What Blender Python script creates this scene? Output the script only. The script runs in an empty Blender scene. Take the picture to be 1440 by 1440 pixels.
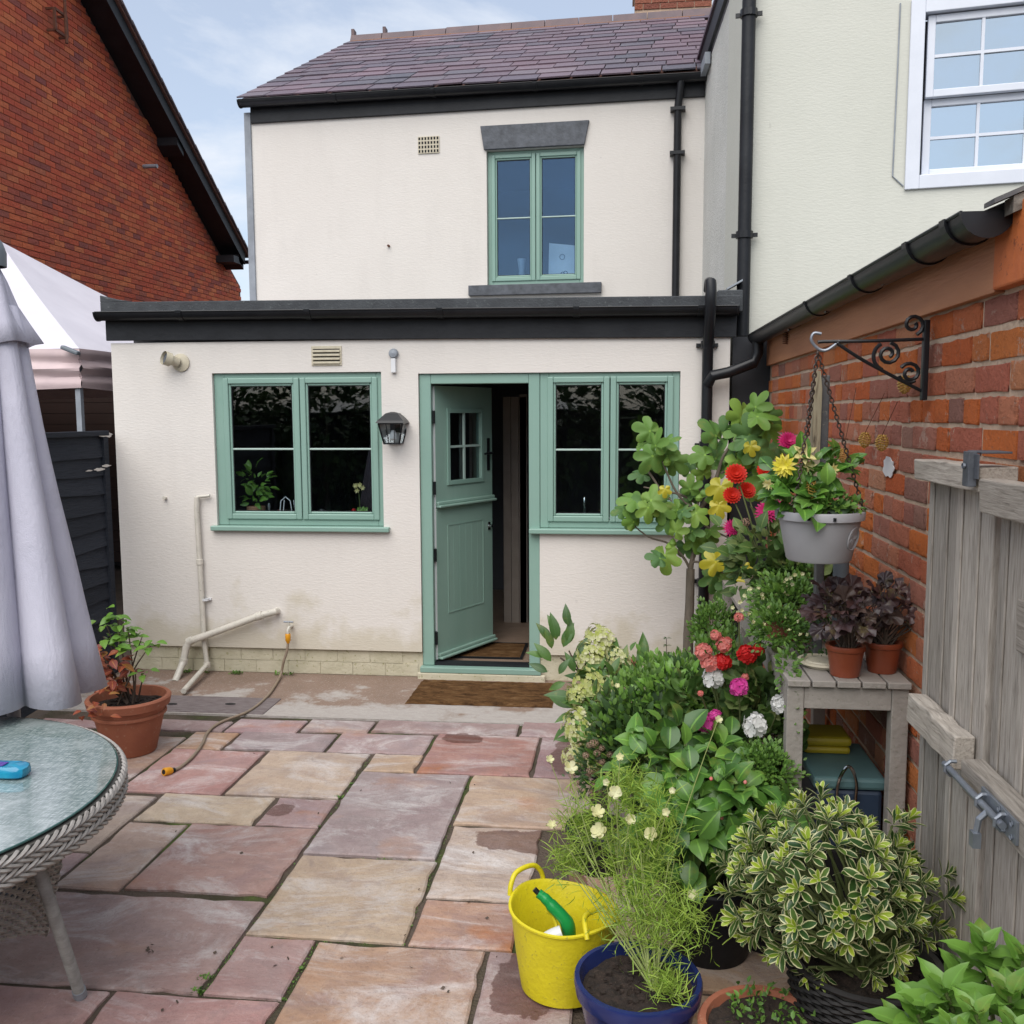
import bpy, math, random
import numpy as np
from mathutils import Vector, Matrix
random.seed(7)
sc = bpy.context.scene
col = sc.collection
# ------------------------------------------------------------ camera
FPX = 1331.0; YAW = math.radians(6.43); PIT = math.radians(5.92); ROL = math.radians(.25); H = 1.84
Fv = Vector((-math.sin(YAW)*math.cos(PIT), math.cos(YAW)*math.cos(PIT), -math.sin(PIT)))
Rv = Vector((math.cos(YAW), math.sin(YAW), 0)); Uv = Rv.cross(Fv)
Rr = Rv*math.cos(ROL) - Uv*math.sin(ROL); Ur = Uv*math.cos(ROL) + Rv*math.sin(ROL)
cam_d = bpy.data.cameras.new('camera'); cam = bpy.data.objects.new('camera', cam_d); col.objects.link(cam)
cam_d.sensor_width = 36; cam_d.lens = FPX/1440*36; cam_d.clip_start = .05; cam_d.clip_end = 400
m = Matrix((Rr, Ur, -Fv)).transposed().to_4x4(); m.translation = (0, 0, H); cam.matrix_world = m
sc.camera = cam
sc.view_settings.view_transform = 'Standard'; sc.view_settings.look = 'None'; sc.view_settings.gamma = 1
sc.view_settings.use_curve_mapping = False
sc.view_settings.exposure = 0.46
# ------------------------------------------------------------ sky and sun
SUN_EL = math.radians(52); SUN_AZ = math.radians(193)      # azimuth from +Y clockwise: behind the camera
w = bpy.data.worlds.new('World'); sc.world = w; w.use_nodes = True
nt = w.node_tree; N = nt.nodes; L = nt.links
bg = N['Background']; bg.inputs['Strength'].default_value = .13
sky = N.new('ShaderNodeTexSky'); sky.sky_type = 'NISHITA'; sky.sun_disc = False
sky.sun_elevation = SUN_EL; sky.sun_rotation = SUN_AZ; sky.altitude = 50; sky.air_density = 1; sky.dust_density = 1.5; sky.ozone_density = 1
tc = N.new('ShaderNodeTexCoord'); mp = N.new('ShaderNodeMapping'); mp.inputs['Scale'].default_value = (1.6, 1.6, 4.2)
mp.inputs['Rotation'].default_value = (.25, .1, 0); mp.inputs['Location'].default_value = (3.1, 1.7, .4)
L.new(tc.outputs['Generated'], mp.inputs['Vector'])
n1 = N.new('ShaderNodeTexNoise'); n1.inputs['Scale'].default_value = 2.1; n1.inputs['Detail'].default_value = 9; n1.inputs['Roughness'].default_value = .60
n1.inputs['Distortion'].default_value = .3
L.new(mp.outputs[0], n1.inputs['Vector'])
cr = N.new('ShaderNodeValToRGB'); cr.color_ramp.elements[0].position = .41; cr.color_ramp.elements[1].position = .60
cr.color_ramp.elements[0].color = (.42, .42, .42, 1); cr.color_ramp.elements[1].color = (.93, .93, .93, 1)
L.new(n1.outputs['Fac'], cr.inputs[0])
mx = N.new('ShaderNodeMix'); mx.data_type = 'RGBA'
L.new(cr.outputs[0], mx.inputs[0]); L.new(sky.outputs[0], mx.inputs[6]); mx.inputs[7].default_value = (4.9, 5.2, 5.7, 1)
L.new(mx.outputs[2], bg.inputs['Color'])
sd = bpy.data.lights.new('sun', 'SUN'); sd.energy = 2.5; sd.angle = math.radians(65); sd.color = (1, .96, .9)
sun = bpy.data.objects.new('sun', sd); col.objects.link(sun)
sdir = Vector((math.sin(SUN_AZ)*math.cos(SUN_EL), math.cos(SUN_AZ)*math.cos(SUN_EL), math.sin(SUN_EL)))
sun.rotation_euler = sdir.to_track_quat('Z', 'Y').to_euler(); sun.location = (0, -5, 12)

# ------------------------------------------------------------ positions read off the photograph onto real planes
CP = Vector((0, 0, H))
def ray(x, y): return Fv*FPX + Rr*(x-720) - Ur*(y-720)
def oz(x, y, z=0.): d = ray(x, y); return CP + d*((z-H)/d.z)
def oy(x, y, Y): d = ray(x, y); return CP + d*(Y/d.y)
def ox(x, y, X): d = ray(x, y); return CP + d*(X/d.x)
def onp(x, y, P, n): d = ray(x, y); return CP + d*((P-CP).dot(n)/d.dot(n))

# ------------------------------------------------------------ object helpers
ORG = {}
def lk(o): col.objects.link(o); return o
def tag(o, label=None, cat=None, group=None, kind=None):
    if label: o['label'] = label
    if cat: o['category'] = cat
    if group: o['group'] = group
    if kind: o['kind'] = kind
    return o
def thing(name, loc, label, cat, group=None):
    o = lk(bpy.data.objects.new(name, None)); o.location = loc; o.empty_display_size = .1
    ORG[o.name] = Vector(loc); return tag(o, label, cat, group)
def org(p): return ORG.get(p.name, Vector((0, 0, 0))) if p else Vector((0, 0, 0))
class MB:
    def __init__(s): s.v = []; s.f = []; s.r = []; s.cr = 0.
    def add(s, vs, fs, r=None):
        b = len(s.v); s.v += [tuple(v) for v in vs]; s.f += [tuple(i+b for i in f) for f in fs]
        s.r += [s.cr if r is None else r]*len(fs); return s
    def box(s, x0, x1, y0, y1, z0, z1, r=None, T=None):
        vs = [(x, y, z) for x in (x0, x1) for y in (y0, y1) for z in (z0, z1)]
        if T: vs = [T(*v) for v in vs]
        return s.add(vs, [(0, 1, 3, 2), (4, 6, 7, 5), (0, 4, 5, 1), (2, 3, 7, 6), (0, 2, 6, 4), (1, 5, 7, 3)], r)
    def hexa(s, c, r=None): return s.add(c, [(0, 1, 3, 2), (4, 6, 7, 5), (0, 4, 5, 1), (2, 3, 7, 6), (0, 2, 6, 4), (1, 5, 7, 3)], r)
    def beam(s, a, b, wd, th, up=(0, 0, 1), r=None):
        a = Vector(a); b = Vector(b); d = (b-a).normalized(); u = Vector(up)
        x = d.cross(u).normalized(); z = x.cross(d).normalized()
        c = [p + x*sx*wd/2 + z*sz*th/2 for p in (a, b) for sx in (-1, 1) for sz in (-1, 1)]
        return s.hexa(c, r)
    def tube(s, pts, rad, n=8, cap=True, r=None, half=False):
        pts = [Vector(p) for p in pts]; k = len(pts)
        if not hasattr(rad, '__len__'): rad = [rad]*k
        up = None; vs = []
        for i, p in enumerate(pts):
            t = (pts[min(i+1, k-1)]-pts[max(i-1, 0)]).normalized()
            if up is None:
                up = Vector((0, 0, 1)) if abs(t.z) < .9 else Vector((1, 0, 0))
            x = t.cross(up)
            if x.length < 1e-5: x = t.cross(Vector((0, 1, .1)))
            x.normalize(); up = x.cross(t).normalized()
            for j in range(n):
                a = 2*math.pi*j/n; vs.append(p + x*math.cos(a)*rad[i] + up*math.sin(a)*rad[i])
        fs = [(i*n+j, i*n+(j+1) % n, (i+1)*n+(j+1) % n, (i+1)*n+j) for i in range(k-1) for j in range(n)]
        if cap: fs += [tuple(range(n))[::-1], tuple((k-1)*n+j for j in range(n))]
        return s.add(vs, fs, r)
    def lathe(s, prof, c=(0, 0, 0), n=32, r=None, a0=0, a1=2*math.pi, sx=1, sy=1):
        c = Vector(c); full = abs(a1-a0-2*math.pi) < 1e-6; m_ = n if full else n+1; vs = []
        for (rr, z) in prof:
            for j in range(m_):
                a = a0+(a1-a0)*j/n; vs.append(c+Vector((rr*math.cos(a)*sx, rr*math.sin(a)*sy, z)))
        fs = []
        for i in range(len(prof)-1):
            for j in range(n):
                j2 = (j+1) % m_; fs.append((i*m_+j, i*m_+j2, (i+1)*m_+j2, (i+1)*m_+j))
        return s.add(vs, fs, r)
    def prism(s, poly, ext, r=None):
        n = len(poly); p = [Vector(q) for q in poly]; e = Vector(ext)
        return s.add(p+[q+e for q in p], [tuple(range(n))[::-1], tuple(range(n, 2*n))] + [(i, (i+1) % n, (i+1) % n+n, i+n) for i in range(n)], r)
    def mesh(s, name, o=Vector((0, 0, 0)), smooth=False):
        me = bpy.data.meshes.new(name)
        me.from_pydata([(a-o.x, b-o.y, c-o.z) for a, b, c in s.v], [], s.f); me.update()
        at = me.attributes.new('rnd', 'FLOAT', 'FACE'); at.data.foreach_set('value', s.r)
        if smooth: me.polygons.foreach_set('use_smooth', [True]*len(s.f))
        return me
    def build(s, name, mat, parent=None, smooth=False, bev=0, fix=True, loc=None):
        o_ = org(parent) if parent else (Vector(loc) if loc is not None else Vector((0, 0, 0)))
        me = s.mesh(name, o_, smooth)
        if fix:
            import bmesh
            b = bmesh.new(); b.from_mesh(me); bmesh.ops.recalc_face_normals(b, faces=b.faces); b.to_mesh(me); b.free()
        me.materials.append(mat)
        o = lk(bpy.data.objects.new(name, me))
        if parent: o.parent = parent; ORG[o.name] = org(parent)
        else: o.location = o_; ORG[o.name] = o_
        if bev:
            md = o.modifiers.new('bevel', 'BEVEL'); md.width = bev; md.segments = 2; md.limit_method = 'ANGLE'; md.angle_limit = math.radians(50)
        if smooth == 'auto' or (smooth and bev == 0): 
            try: me.set_sharp_from_angle(angle=math.radians(40))
            except Exception: pass
        return o
def inst(name, me, parent, M):
    o = lk(bpy.data.objects.new(name, me)); o.parent = parent
    o.matrix_local = Matrix.Translation(-org(parent)) @ M; return o
def frame(pos, d, n, s=1.):
    """matrix whose Y axis runs along d and whose Z axis leans to n"""
    d = Vector(d).normalized(); x = d.cross(Vector(n))
    if x.length < 1e-4: x = d.cross(Vector((.3, .9, .2)))
    x.normalize(); z = x.cross(d)
    m_ = Matrix((x*s, d*s, z*s)).transposed().to_4x4(); m_.translation = Vector(pos); return m_

# ------------------------------------------------------------ materials
def ramp(nt_, fac, stops):
    r = nt_.nodes.new('ShaderNodeValToRGB'); e = r.color_ramp.elements
    while len(e) < len(stops): e.new(.5)
    for i, (p, c) in enumerate(stops): e[i].position = p; e[i].color = (*c, 1)
    nt_.links.new(fac, r.inputs[0]); return r.outputs[0]
def newmat(name):
    m_ = bpy.data.materials.new(name); m_.use_nodes = True; t = m_.node_tree
    return m_, t, t.nodes['Principled BSDF']
def pos(t, sc_=(1, 1, 1)):
    g = t.nodes.new('ShaderNodeNewGeometry'); mp_ = t.nodes.new('ShaderNodeMapping'); mp_.inputs['Scale'].default_value = sc_
    t.links.new(g.outputs['Position'], mp_.inputs[0]); return mp_.outputs[0]
def noise(t, v, s_, d=4, rough=.55, dist=0):
    n_ = t.nodes.new('ShaderNodeTexNoise'); n_.inputs['Scale'].default_value = s_; n_.inputs['Detail'].default_value = d
    n_.inputs['Roughness'].default_value = rough; n_.inputs['Distortion'].default_value = dist
    t.links.new(v, n_.inputs['Vector']); return n_.outputs['Fac']
def mixc(t, f, a, b, mode='MIX'):
    x = t.nodes.new('ShaderNodeMix'); x.data_type = 'RGBA'; x.blend_type = mode
    for k, v in ((0, f), (6, a), (7, b)):
        if isinstance(v, (tuple, list)): x.inputs[k].default_value = (*v[:3], 1)
        elif isinstance(v, (int, float)): x.inputs[k].default_value = v
        else: t.links.new(v, x.inputs[k])
    return x.outputs[2]
def mth(t, op, a, b=0., c=0.):
    x = t.nodes.new('ShaderNodeMath'); x.operation = op
    for k, v in enumerate((a, b, c)):
        if isinstance(v, (int, float)): x.inputs[k].default_value = v
        else: t.links.new(v, x.inputs[k])
    return x.outputs[0]
def bump(t, bs, h, st=.3, dist=.01):
    b = t.nodes.new('ShaderNodeBump'); b.inputs['Strength'].default_value = st; b.inputs['Distance'].default_value = dist
    t.links.new(h, b.inputs['Height']); t.links.new(b.outputs[0], bs.inputs['Normal']); return b
def rnd(t):
    a = t.nodes.new('ShaderNodeAttribute'); a.attribute_name = 'rnd'
    o = t.nodes.new('ShaderNodeObjectInfo')
    return mth(t, 'FRACT', mth(t, 'ADD', a.outputs['Fac'], o.outputs['Random']))
def simple(name, c1, c2=None, s_=8, rough=.6, b=0, bs=60, metal=0, spec=.5, st=(1, 1, 1), dirt=None):
    m_, t, p = newmat(name); v = pos(t, st); f = noise(t, v, s_)
    c2 = c2 or tuple(x*.82 for x in c1)
    c = ramp(t, f, [(.3, c1), (.7, c2)])
    if dirt: c = mixc(t, mth(t, 'MULTIPLY', mth(t, 'GREATER_THAN', noise(t, v, s_*5, 6, .7), .62), .7), c, dirt)
    t.links.new(c, p.inputs['Base Color']); p.inputs['Roughness'].default_value = rough
    p.inputs['Metallic'].default_value = metal; p.inputs['Specular IOR Level'].default_value = spec
    if b: bump(t, p, noise(t, v, bs, 5), b, .01)
    return m_
def render_mat(name, c1, c2, fine=(1, 1, 3.2), bst=.5, stain=None):
    m_, t, p = newmat(name); v = pos(t)
    c = ramp(t, noise(t, v, 1.3, 5), [(.3, c1), (.72, c2)])
    v3 = pos(t, (1.2, 1.2, .25)); c = mixc(t, mth(t, 'MULTIPLY', mth(t, 'MAXIMUM', mth(t, 'SUBTRACT', noise(t, v3, 4, 7, .65), .52), 0), .9), c, tuple(x*.8 for x in c2))
    spots = mth(t, 'GREATER_THAN', noise(t, v, 9, 2), .77); c = mixc(t, mth(t, 'MULTIPLY', spots, .5), c, tuple(x*.75 for x in c1))
    if stain: 
        sx = t.nodes.new('ShaderNodeSeparateXYZ'); t.links.new(v, sx.inputs[0])
        low = mth(t, 'SUBTRACT', mth(t, 'MULTIPLY', noise(t, v, 4, 5), 1.0), sx.outputs[2])
        low = mth(t, 'MINIMUM', mth(t, 'MAXIMUM', mth(t, 'MULTIPLY', low, 3.), 0), .6)
        c = mixc(t, low, c, stain)
    t.links.new(c, p.inputs['Base Color']); p.inputs['Roughness'].default_value = .85; p.inputs['Specular IOR Level'].default_value = .2
    v2 = pos(t, fine)
    h = mth(t, 'ADD', mth(t, 'MULTIPLY', noise(t, v2, 26, 5, .62), 1), mth(t, 'MULTIPLY', noise(t, v, 5, 3), .6))
    bump(t, p, h, bst, .02)
    return m_
M = {}
M['render'] = render_mat('render', (.70, .665, .625), (.665, .63, .59), bst=.15, stain=(.5, .45, .33))
M['old_render'] = render_mat('old_render', (.60, .60, .54), (.555, .56, .50), bst=.14)
M['grey_render'] = render_mat('grey_render', (.66, .66, .63), (.55, .555, .52), bst=.4)
M['plinth'] = simple('plinth', (.55, .51, .39), (.44, .41, .29), 7, .8, .5, 50, dirt=(.25, .24, .1))
M['green'] = simple('green_frame', (.235, .37, .315), (.215, .35, .295), 3, .38, .05, 300)
M['green_door'] = simple('green_door', (.265, .40, .34), (.235, .37, .31), 5, .5, .12, 90, st=(1, 1, .15))
M['bar'] = simple('glazing_bar', (.42, .55, .50), None, 3, .35)
M['black'] = simple('black_paint', (.008, .009, .012), (.016, .018, .022), 5, .5, .2, 25, spec=.3)
M['felt'] = simple('roof_felt', (.06, .066, .072), (.035, .038, .043), 9, .8, .4, 90, dirt=(.11, .12, .12))
M['blackp'] = simple('black_plastic', (.008, .009, .011), (.014, .015, .018), 6, .36, spec=.35)
M['white_pvc'] = simple('white_plastic', (.72, .73, .74), (.66, .67, .69), 6, .35)
M['white_paint'] = simple('white_painted_frame', (.66, .69, .76), (.6, .63, .70), 6, .4)
M['pipe'] = simple('white_pipe', (.64, .60, .53), (.5, .48, .42), 12, .4, dirt=(.3, .28, .22))
M['lead'] = simple('grey_lead', (.2, .22, .25), (.3, .33, .37), 6, .5)
M['stone'] = simple('dark_stone', (.05, .056, .066), (.10, .11, .13), 14, .6, .35, 40)
M['cream'] = simple('cream_metal', (.60, .55, .42), (.5, .45, .34), 20, .5)
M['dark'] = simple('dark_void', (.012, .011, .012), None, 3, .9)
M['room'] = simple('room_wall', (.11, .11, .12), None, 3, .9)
M['room_floor'] = simple('room_floor', (.28, .20, .15), (.22, .16, .12), 14, .5)
M['oakd'] = simple('painted_boards', (.33, .28, .24), (.26, .22, .19), 6, .6)
M['steel'] = simple('steel', (.45, .46, .48), None, 8, .35, metal=.9)
M['galv'] = simple('galvanised', (.28, .31, .35), (.2, .22, .26), 20, .45, metal=.6)
M['rust'] = simple('rust', (.17, .06, .03), (.09, .035, .02), 20, .8, .3, 60)
M['terra'] = simple('terracotta', (.33, .115, .06), (.27, .09, .05), 9, .75, .2, 60, dirt=(.36, .2, .13))
M['brownpot'] = simple('brown_plastic', (.23, .055, .025), (.19, .045, .02), 9, .35)
M['soil'] = simple('soil', (.035, .022, .016), (.012, .008, .006), 40, .95, 1, 60, dirt=(.1, .07, .05))
M['yellow'] = simple('yellow_plastic', (.66, .57, .012), (.58, .49, .012), 12, .5, .25, 60, dirt=(.36, .30, .04))
M['orange'] = simple('orange_plastic', (.75, .33, .01), None, 6, .4)
M['gunmetal'] = simple('sprayer_green', (.01, .33, .08), (.008, .26, .06), 6, .35)
M['blue'] = simple('blue_glaze', (.018, .028, .12), (.012, .02, .085), 8, .18)
M['wicker_black'] = simple('black_wicker', (.010, .009, .009), (.02, .018, .017), 30, .6, spec=.3)
M['paper'] = simple('white_card', (.65, .65, .66), None, 5, .7)
M['dkpaper'] = simple('grey_print', (.2, .2, .22), None, 5, .7)
M['chrome'] = simple('chrome', (.6, .6, .6), None, 5, .15, metal=1)
M['gold'] = simple('gold_wire', (.45, .25, .05), (.6, .4, .12), 60, .4, metal=.4)
M['chain'] = simple('chain_black', (.03, .022, .018), (.06, .035, .025), 60, .5)
M['hose'] = simple('hose', (.28, .21, .15), (.2, .16, .12), 15, .5)
M['canvas'] = simple('canopy_fabric', (.62, .60, .66), (.56, .54, .60), 3, .85)
M['pinkfab'] = simple('canopy_valance', (.60, .47, .47), (.5, .39, .40), 5, .6)
M['greycap'] = simple('grey_plastic_cap', (.15, .175, .20), None, 5, .5)
M['bench'] = simple('grey_painted_wood', (.33, .30, .27), (.27, .245, .22), 10, .65, .3, 60, st=(1, 1, 1), dirt=(.2, .19, .15))
M['basket'] = simple('grey_basket', (.36, .36, .38), (.33, .33, .35), 10, .55)
M['coolbox'] = simple('teal_lid', (.10, .19, .19), (.08, .15, .16), 8, .5)
M['coolbase'] = simple('blue_box', (.03, .05, .09), None, 8, .5)
M['mud_box'] = simple('mustard_plastic', (.42, .33, .015), (.33, .26, .02), 8, .5)
M['bluepack'] = simple('blue_wrap', (.02, .27, .42), (.01, .18, .34), 20, .15)
M['purple'] = simple('purple_print', (.08, .04, .3), None, 5, .3)
M['bark'] = simple('bark', (.16, .13, .10), (.10, .085, .065), 20, .85, .5, 60, st=(1, 1, .3))
M['twig'] = simple('green_stem', (.10, .14, .04), (.14, .16, .06), 20, .7)
M['twigbrown'] = simple('brown_stem', (.10, .07, .05), (.06, .045, .035), 20, .8)
M['palestem'] = simple('pale_stem', (.30, .34, .12), (.22, .28, .08), 20, .7)
M['fasciawood'] = simple('stained_wood', (.48, .21, .10), (.36, .145, .07), 5, .6, .3, 40, st=(1, .3, 3))
M['orangewood'] = simple('orange_painted_block', (.58, .16, .04), (.46, .115, .035), 6, .65, .4, 30, dirt=(.15, .04, .02))
M['mortar_r'] = simple('mortar_old', (.56, .42, .31), (.43, .32, .23), 8, .95, .8, 60)
M['mortar_d'] = simple('mortar_dark', (.20, .09, .065), (.15, .075, .06), 8, .95, .5, 60)
M['lichen'] = simple('lichen_mortar', (.22, .20, .17), (.06, .055, .05), 30, .95, .8, 50)
M['gap_tone'] = simple('gap_shade_board', (.02, .022, .028), None, 5, .7)  # darkness of the gap by the outhouse, put into the colour
M['backdrop'] = simple('shade_board', (.035, .018, .014), None, 5, .8)  # shade under the canopy, put into a near-black brown
M['dkslate'] = simple('dark_slate', (.06, .06, .065), (.10, .10, .10), 12, .7, .3, 40, dirt=(.2, .19, .15))
def glass_mat(name, fac=.1, tint=(.85, .9, .92), gc=(1, 1, 1)):
    m_, t, p = newmat(name); t.nodes.remove(p); out = t.nodes['Material Output']
    tr = t.nodes.new('ShaderNodeBsdfTransparent'); tr.inputs[0].default_value = (*tint, 1)
    gl = t.nodes.new('ShaderNodeBsdfGlossy'); gl.inputs['Roughness'].default_value = .012; gl.inputs[0].default_value = (*gc, 1)
    lw = t.nodes.new('ShaderNodeLayerWeight'); lw.inputs['Blend'].default_value = .12
    fc = mth(t, 'MINIMUM', mth(t, 'ADD', mth(t, 'MULTIPLY', lw.outputs['Fresnel'], .9), fac), 1)
    ms = t.nodes.new('ShaderNodeMixShader'); t.links.new(fc, ms.inputs[0]); t.links.new(tr.outputs[0], ms.inputs[1]); t.links.new(gl.outputs[0], ms.inputs[2])
    b = t.nodes.new('ShaderNodeBump'); b.inputs['Strength'].default_value = .04; b.inputs['Distance'].default_value = .02
    t.links.new(noise(t, pos(t), 3, 1), b.inputs['Height']); t.links.new(b.outputs[0], gl.inputs['Normal'])
    t.links.new(ms.outputs[0], out.inputs[0]); return m_
M['glass'] = glass_mat('window_glass', .05)
M['glass_up'] = glass_mat('upper_glass', .09, (.78, .88, .95), (.5, .72, 1.))
M['glass_sash'] = glass_mat('sash_glass', .6, (.3, .35, .4), (.85, .95, 1.))
M['glass_lamp'] = glass_mat('lamp_glass', .12)
def brick_mat(name, stops, rough=.85, extra=None):
    m_, t, p = newmat(name); r = rnd(t); v = pos(t)
    c = ramp(t, r, stops); c = mixc(t, mth(t, 'MULTIPLY', noise(t, v, 22, 5, .65), .3), c, (.14, .045, .03))
    c = mixc(t, mth(t, 'MULTIPLY', mth(t, 'GREATER_THAN', noise(t, v, 70, 4, .7), .63), .5), c, (.30, .14, .09))
    if extra:
        k = mth(t, 'MULTIPLY', mth(t, 'GREATER_THAN', noise(t, v, 7, 8, .78), .60), extra[0]); c = mixc(t, k, c, extra[1])
    t.links.new(c, p.inputs['Base Color']); p.inputs['Roughness'].default_value = rough; p.inputs['Specular IOR Level'].default_value = .25
    bump(t, p, mth(t, 'ADD', mth(t, 'MULTIPLY', noise(t, v, 90, 6, .75), .8), mth(t, 'MULTIPLY', noise(t, v, 20, 6, .65), 1.5)), 1., .02); return m_
M['brick_old'] = brick_mat('old_brick', [(0, (.66, .15, .05)), (.2, (.76, .21, .05)), (.38, (.56, .17, .11)), (.52, (.66, .25, .14)), (.70, (.44, .18, .14)), (.86, (.78, .24, .055)), (.95, (.56, .33, .24)), (1, (.30, .13, .11))], extra=(.5, (.58, .45, .37)))
M['brick_new'] = brick_mat('gable_brick', [(0, (.74, .15, .075)), (.2, (.60, .12, .07)), (.4, (.80, .20, .085)), (.6, (.42, .11, .085)), (.75, (.66, .15, .075)), (.9, (.80, .24, .10)), (1, (.32, .10, .095))])
M['brick_ch'] = brick_mat('chimney_brick', [(0, (.30, .10, .06)), (.5, (.36, .14, .09)), (1, (.22, .08, .06))])
def slate_mat():
    m_, t, p = newmat('roof_slate'); r = rnd(t); v = pos(t)
    c = ramp(t, r, [(0, (.115, .075, .098)), (.25, (.165, .11, .14)), (.5, (.10, .08, .11)), (.7, (.14, .085, .11)), (.85, (.07, .07, .095)), (1, (.20, .145, .17))])
    big = noise(t, pos(t, (1, .6, .6)), 1.1, 4); c = mixc(t, mth(t, 'MULTIPLY', mth(t, 'SUBTRACT', big, .35), 1.1), c, (.055, .055, .07))
    c = mixc(t, mth(t, 'MULTIPLY', mth(t, 'GREATER_THAN', noise(t, v, 30, 5, .7), .6), .35), c, (.28, .24, .24))
    t.links.new(c, p.inputs['Base Color']); p.inputs['Roughness'].default_value = .55
    bump(t, p, noise(t, v, 25, 5), .4, .01); return m_
M['slate'] = slate_mat()
M['rtile'] = simple('ridge_tile', (.17, .12, .12), (.11, .09, .10), 4, .8, .3, 40)
M['orange_mortar'] = simple('orange_mortar', (.36, .19, .11), None, 9, .9)
M['white_band'] = simple('white_band', (.62, .58, .54), None, 9, .9)
def wood_mat(name, c1, c2, c3, st, b=.5):
    m_, t, p = newmat(name); v = pos(t, st); f = noise(t, v, 14, 6, .6, .6); g = noise(t, pos(t), 2.5, 4)
    r = rnd(t); c = ramp(t, f, [(.3, c1), (.55, c2), (.75, c3)])
    c = mixc(t, mth(t, 'MULTIPLY', g, .45), c, c3); hsv = t.nodes.new('ShaderNodeHueSaturation'); t.links.new(c, hsv.inputs['Color'])
    t.links.new(mth(t, 'ADD', mth(t, 'MULTIPLY', r, .4), .8), hsv.inputs['Value']); 
    t.links.new(hsv.outputs[0], p.inputs['Base Color']); p.inputs['Roughness'].default_value = .85; p.inputs['Specular IOR Level'].default_value = .2
    bump(t, p, f, b, .006); return m_
M['oldwood'] = wood_mat('weathered_board', (.50, .46, .415), (.37, .335, .295), (.17, .15, .13), (9, 9, .7))
M['oldrail'] = wood_mat('weathered_rail', (.52, .475, .415), (.38, .34, .295), (.16, .14, .12), (9, .7, 9))
M['fence'] = wood_mat('dark_fence_board', (.035, .040, .052), (.028, .032, .042), (.015, .018, .025), (3, .5, 9), .8)
M['post'] = wood_mat('old_post', (.46, .42, .30), (.34, .29, .2), (.07, .055, .04), (6, 6, .5))
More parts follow.
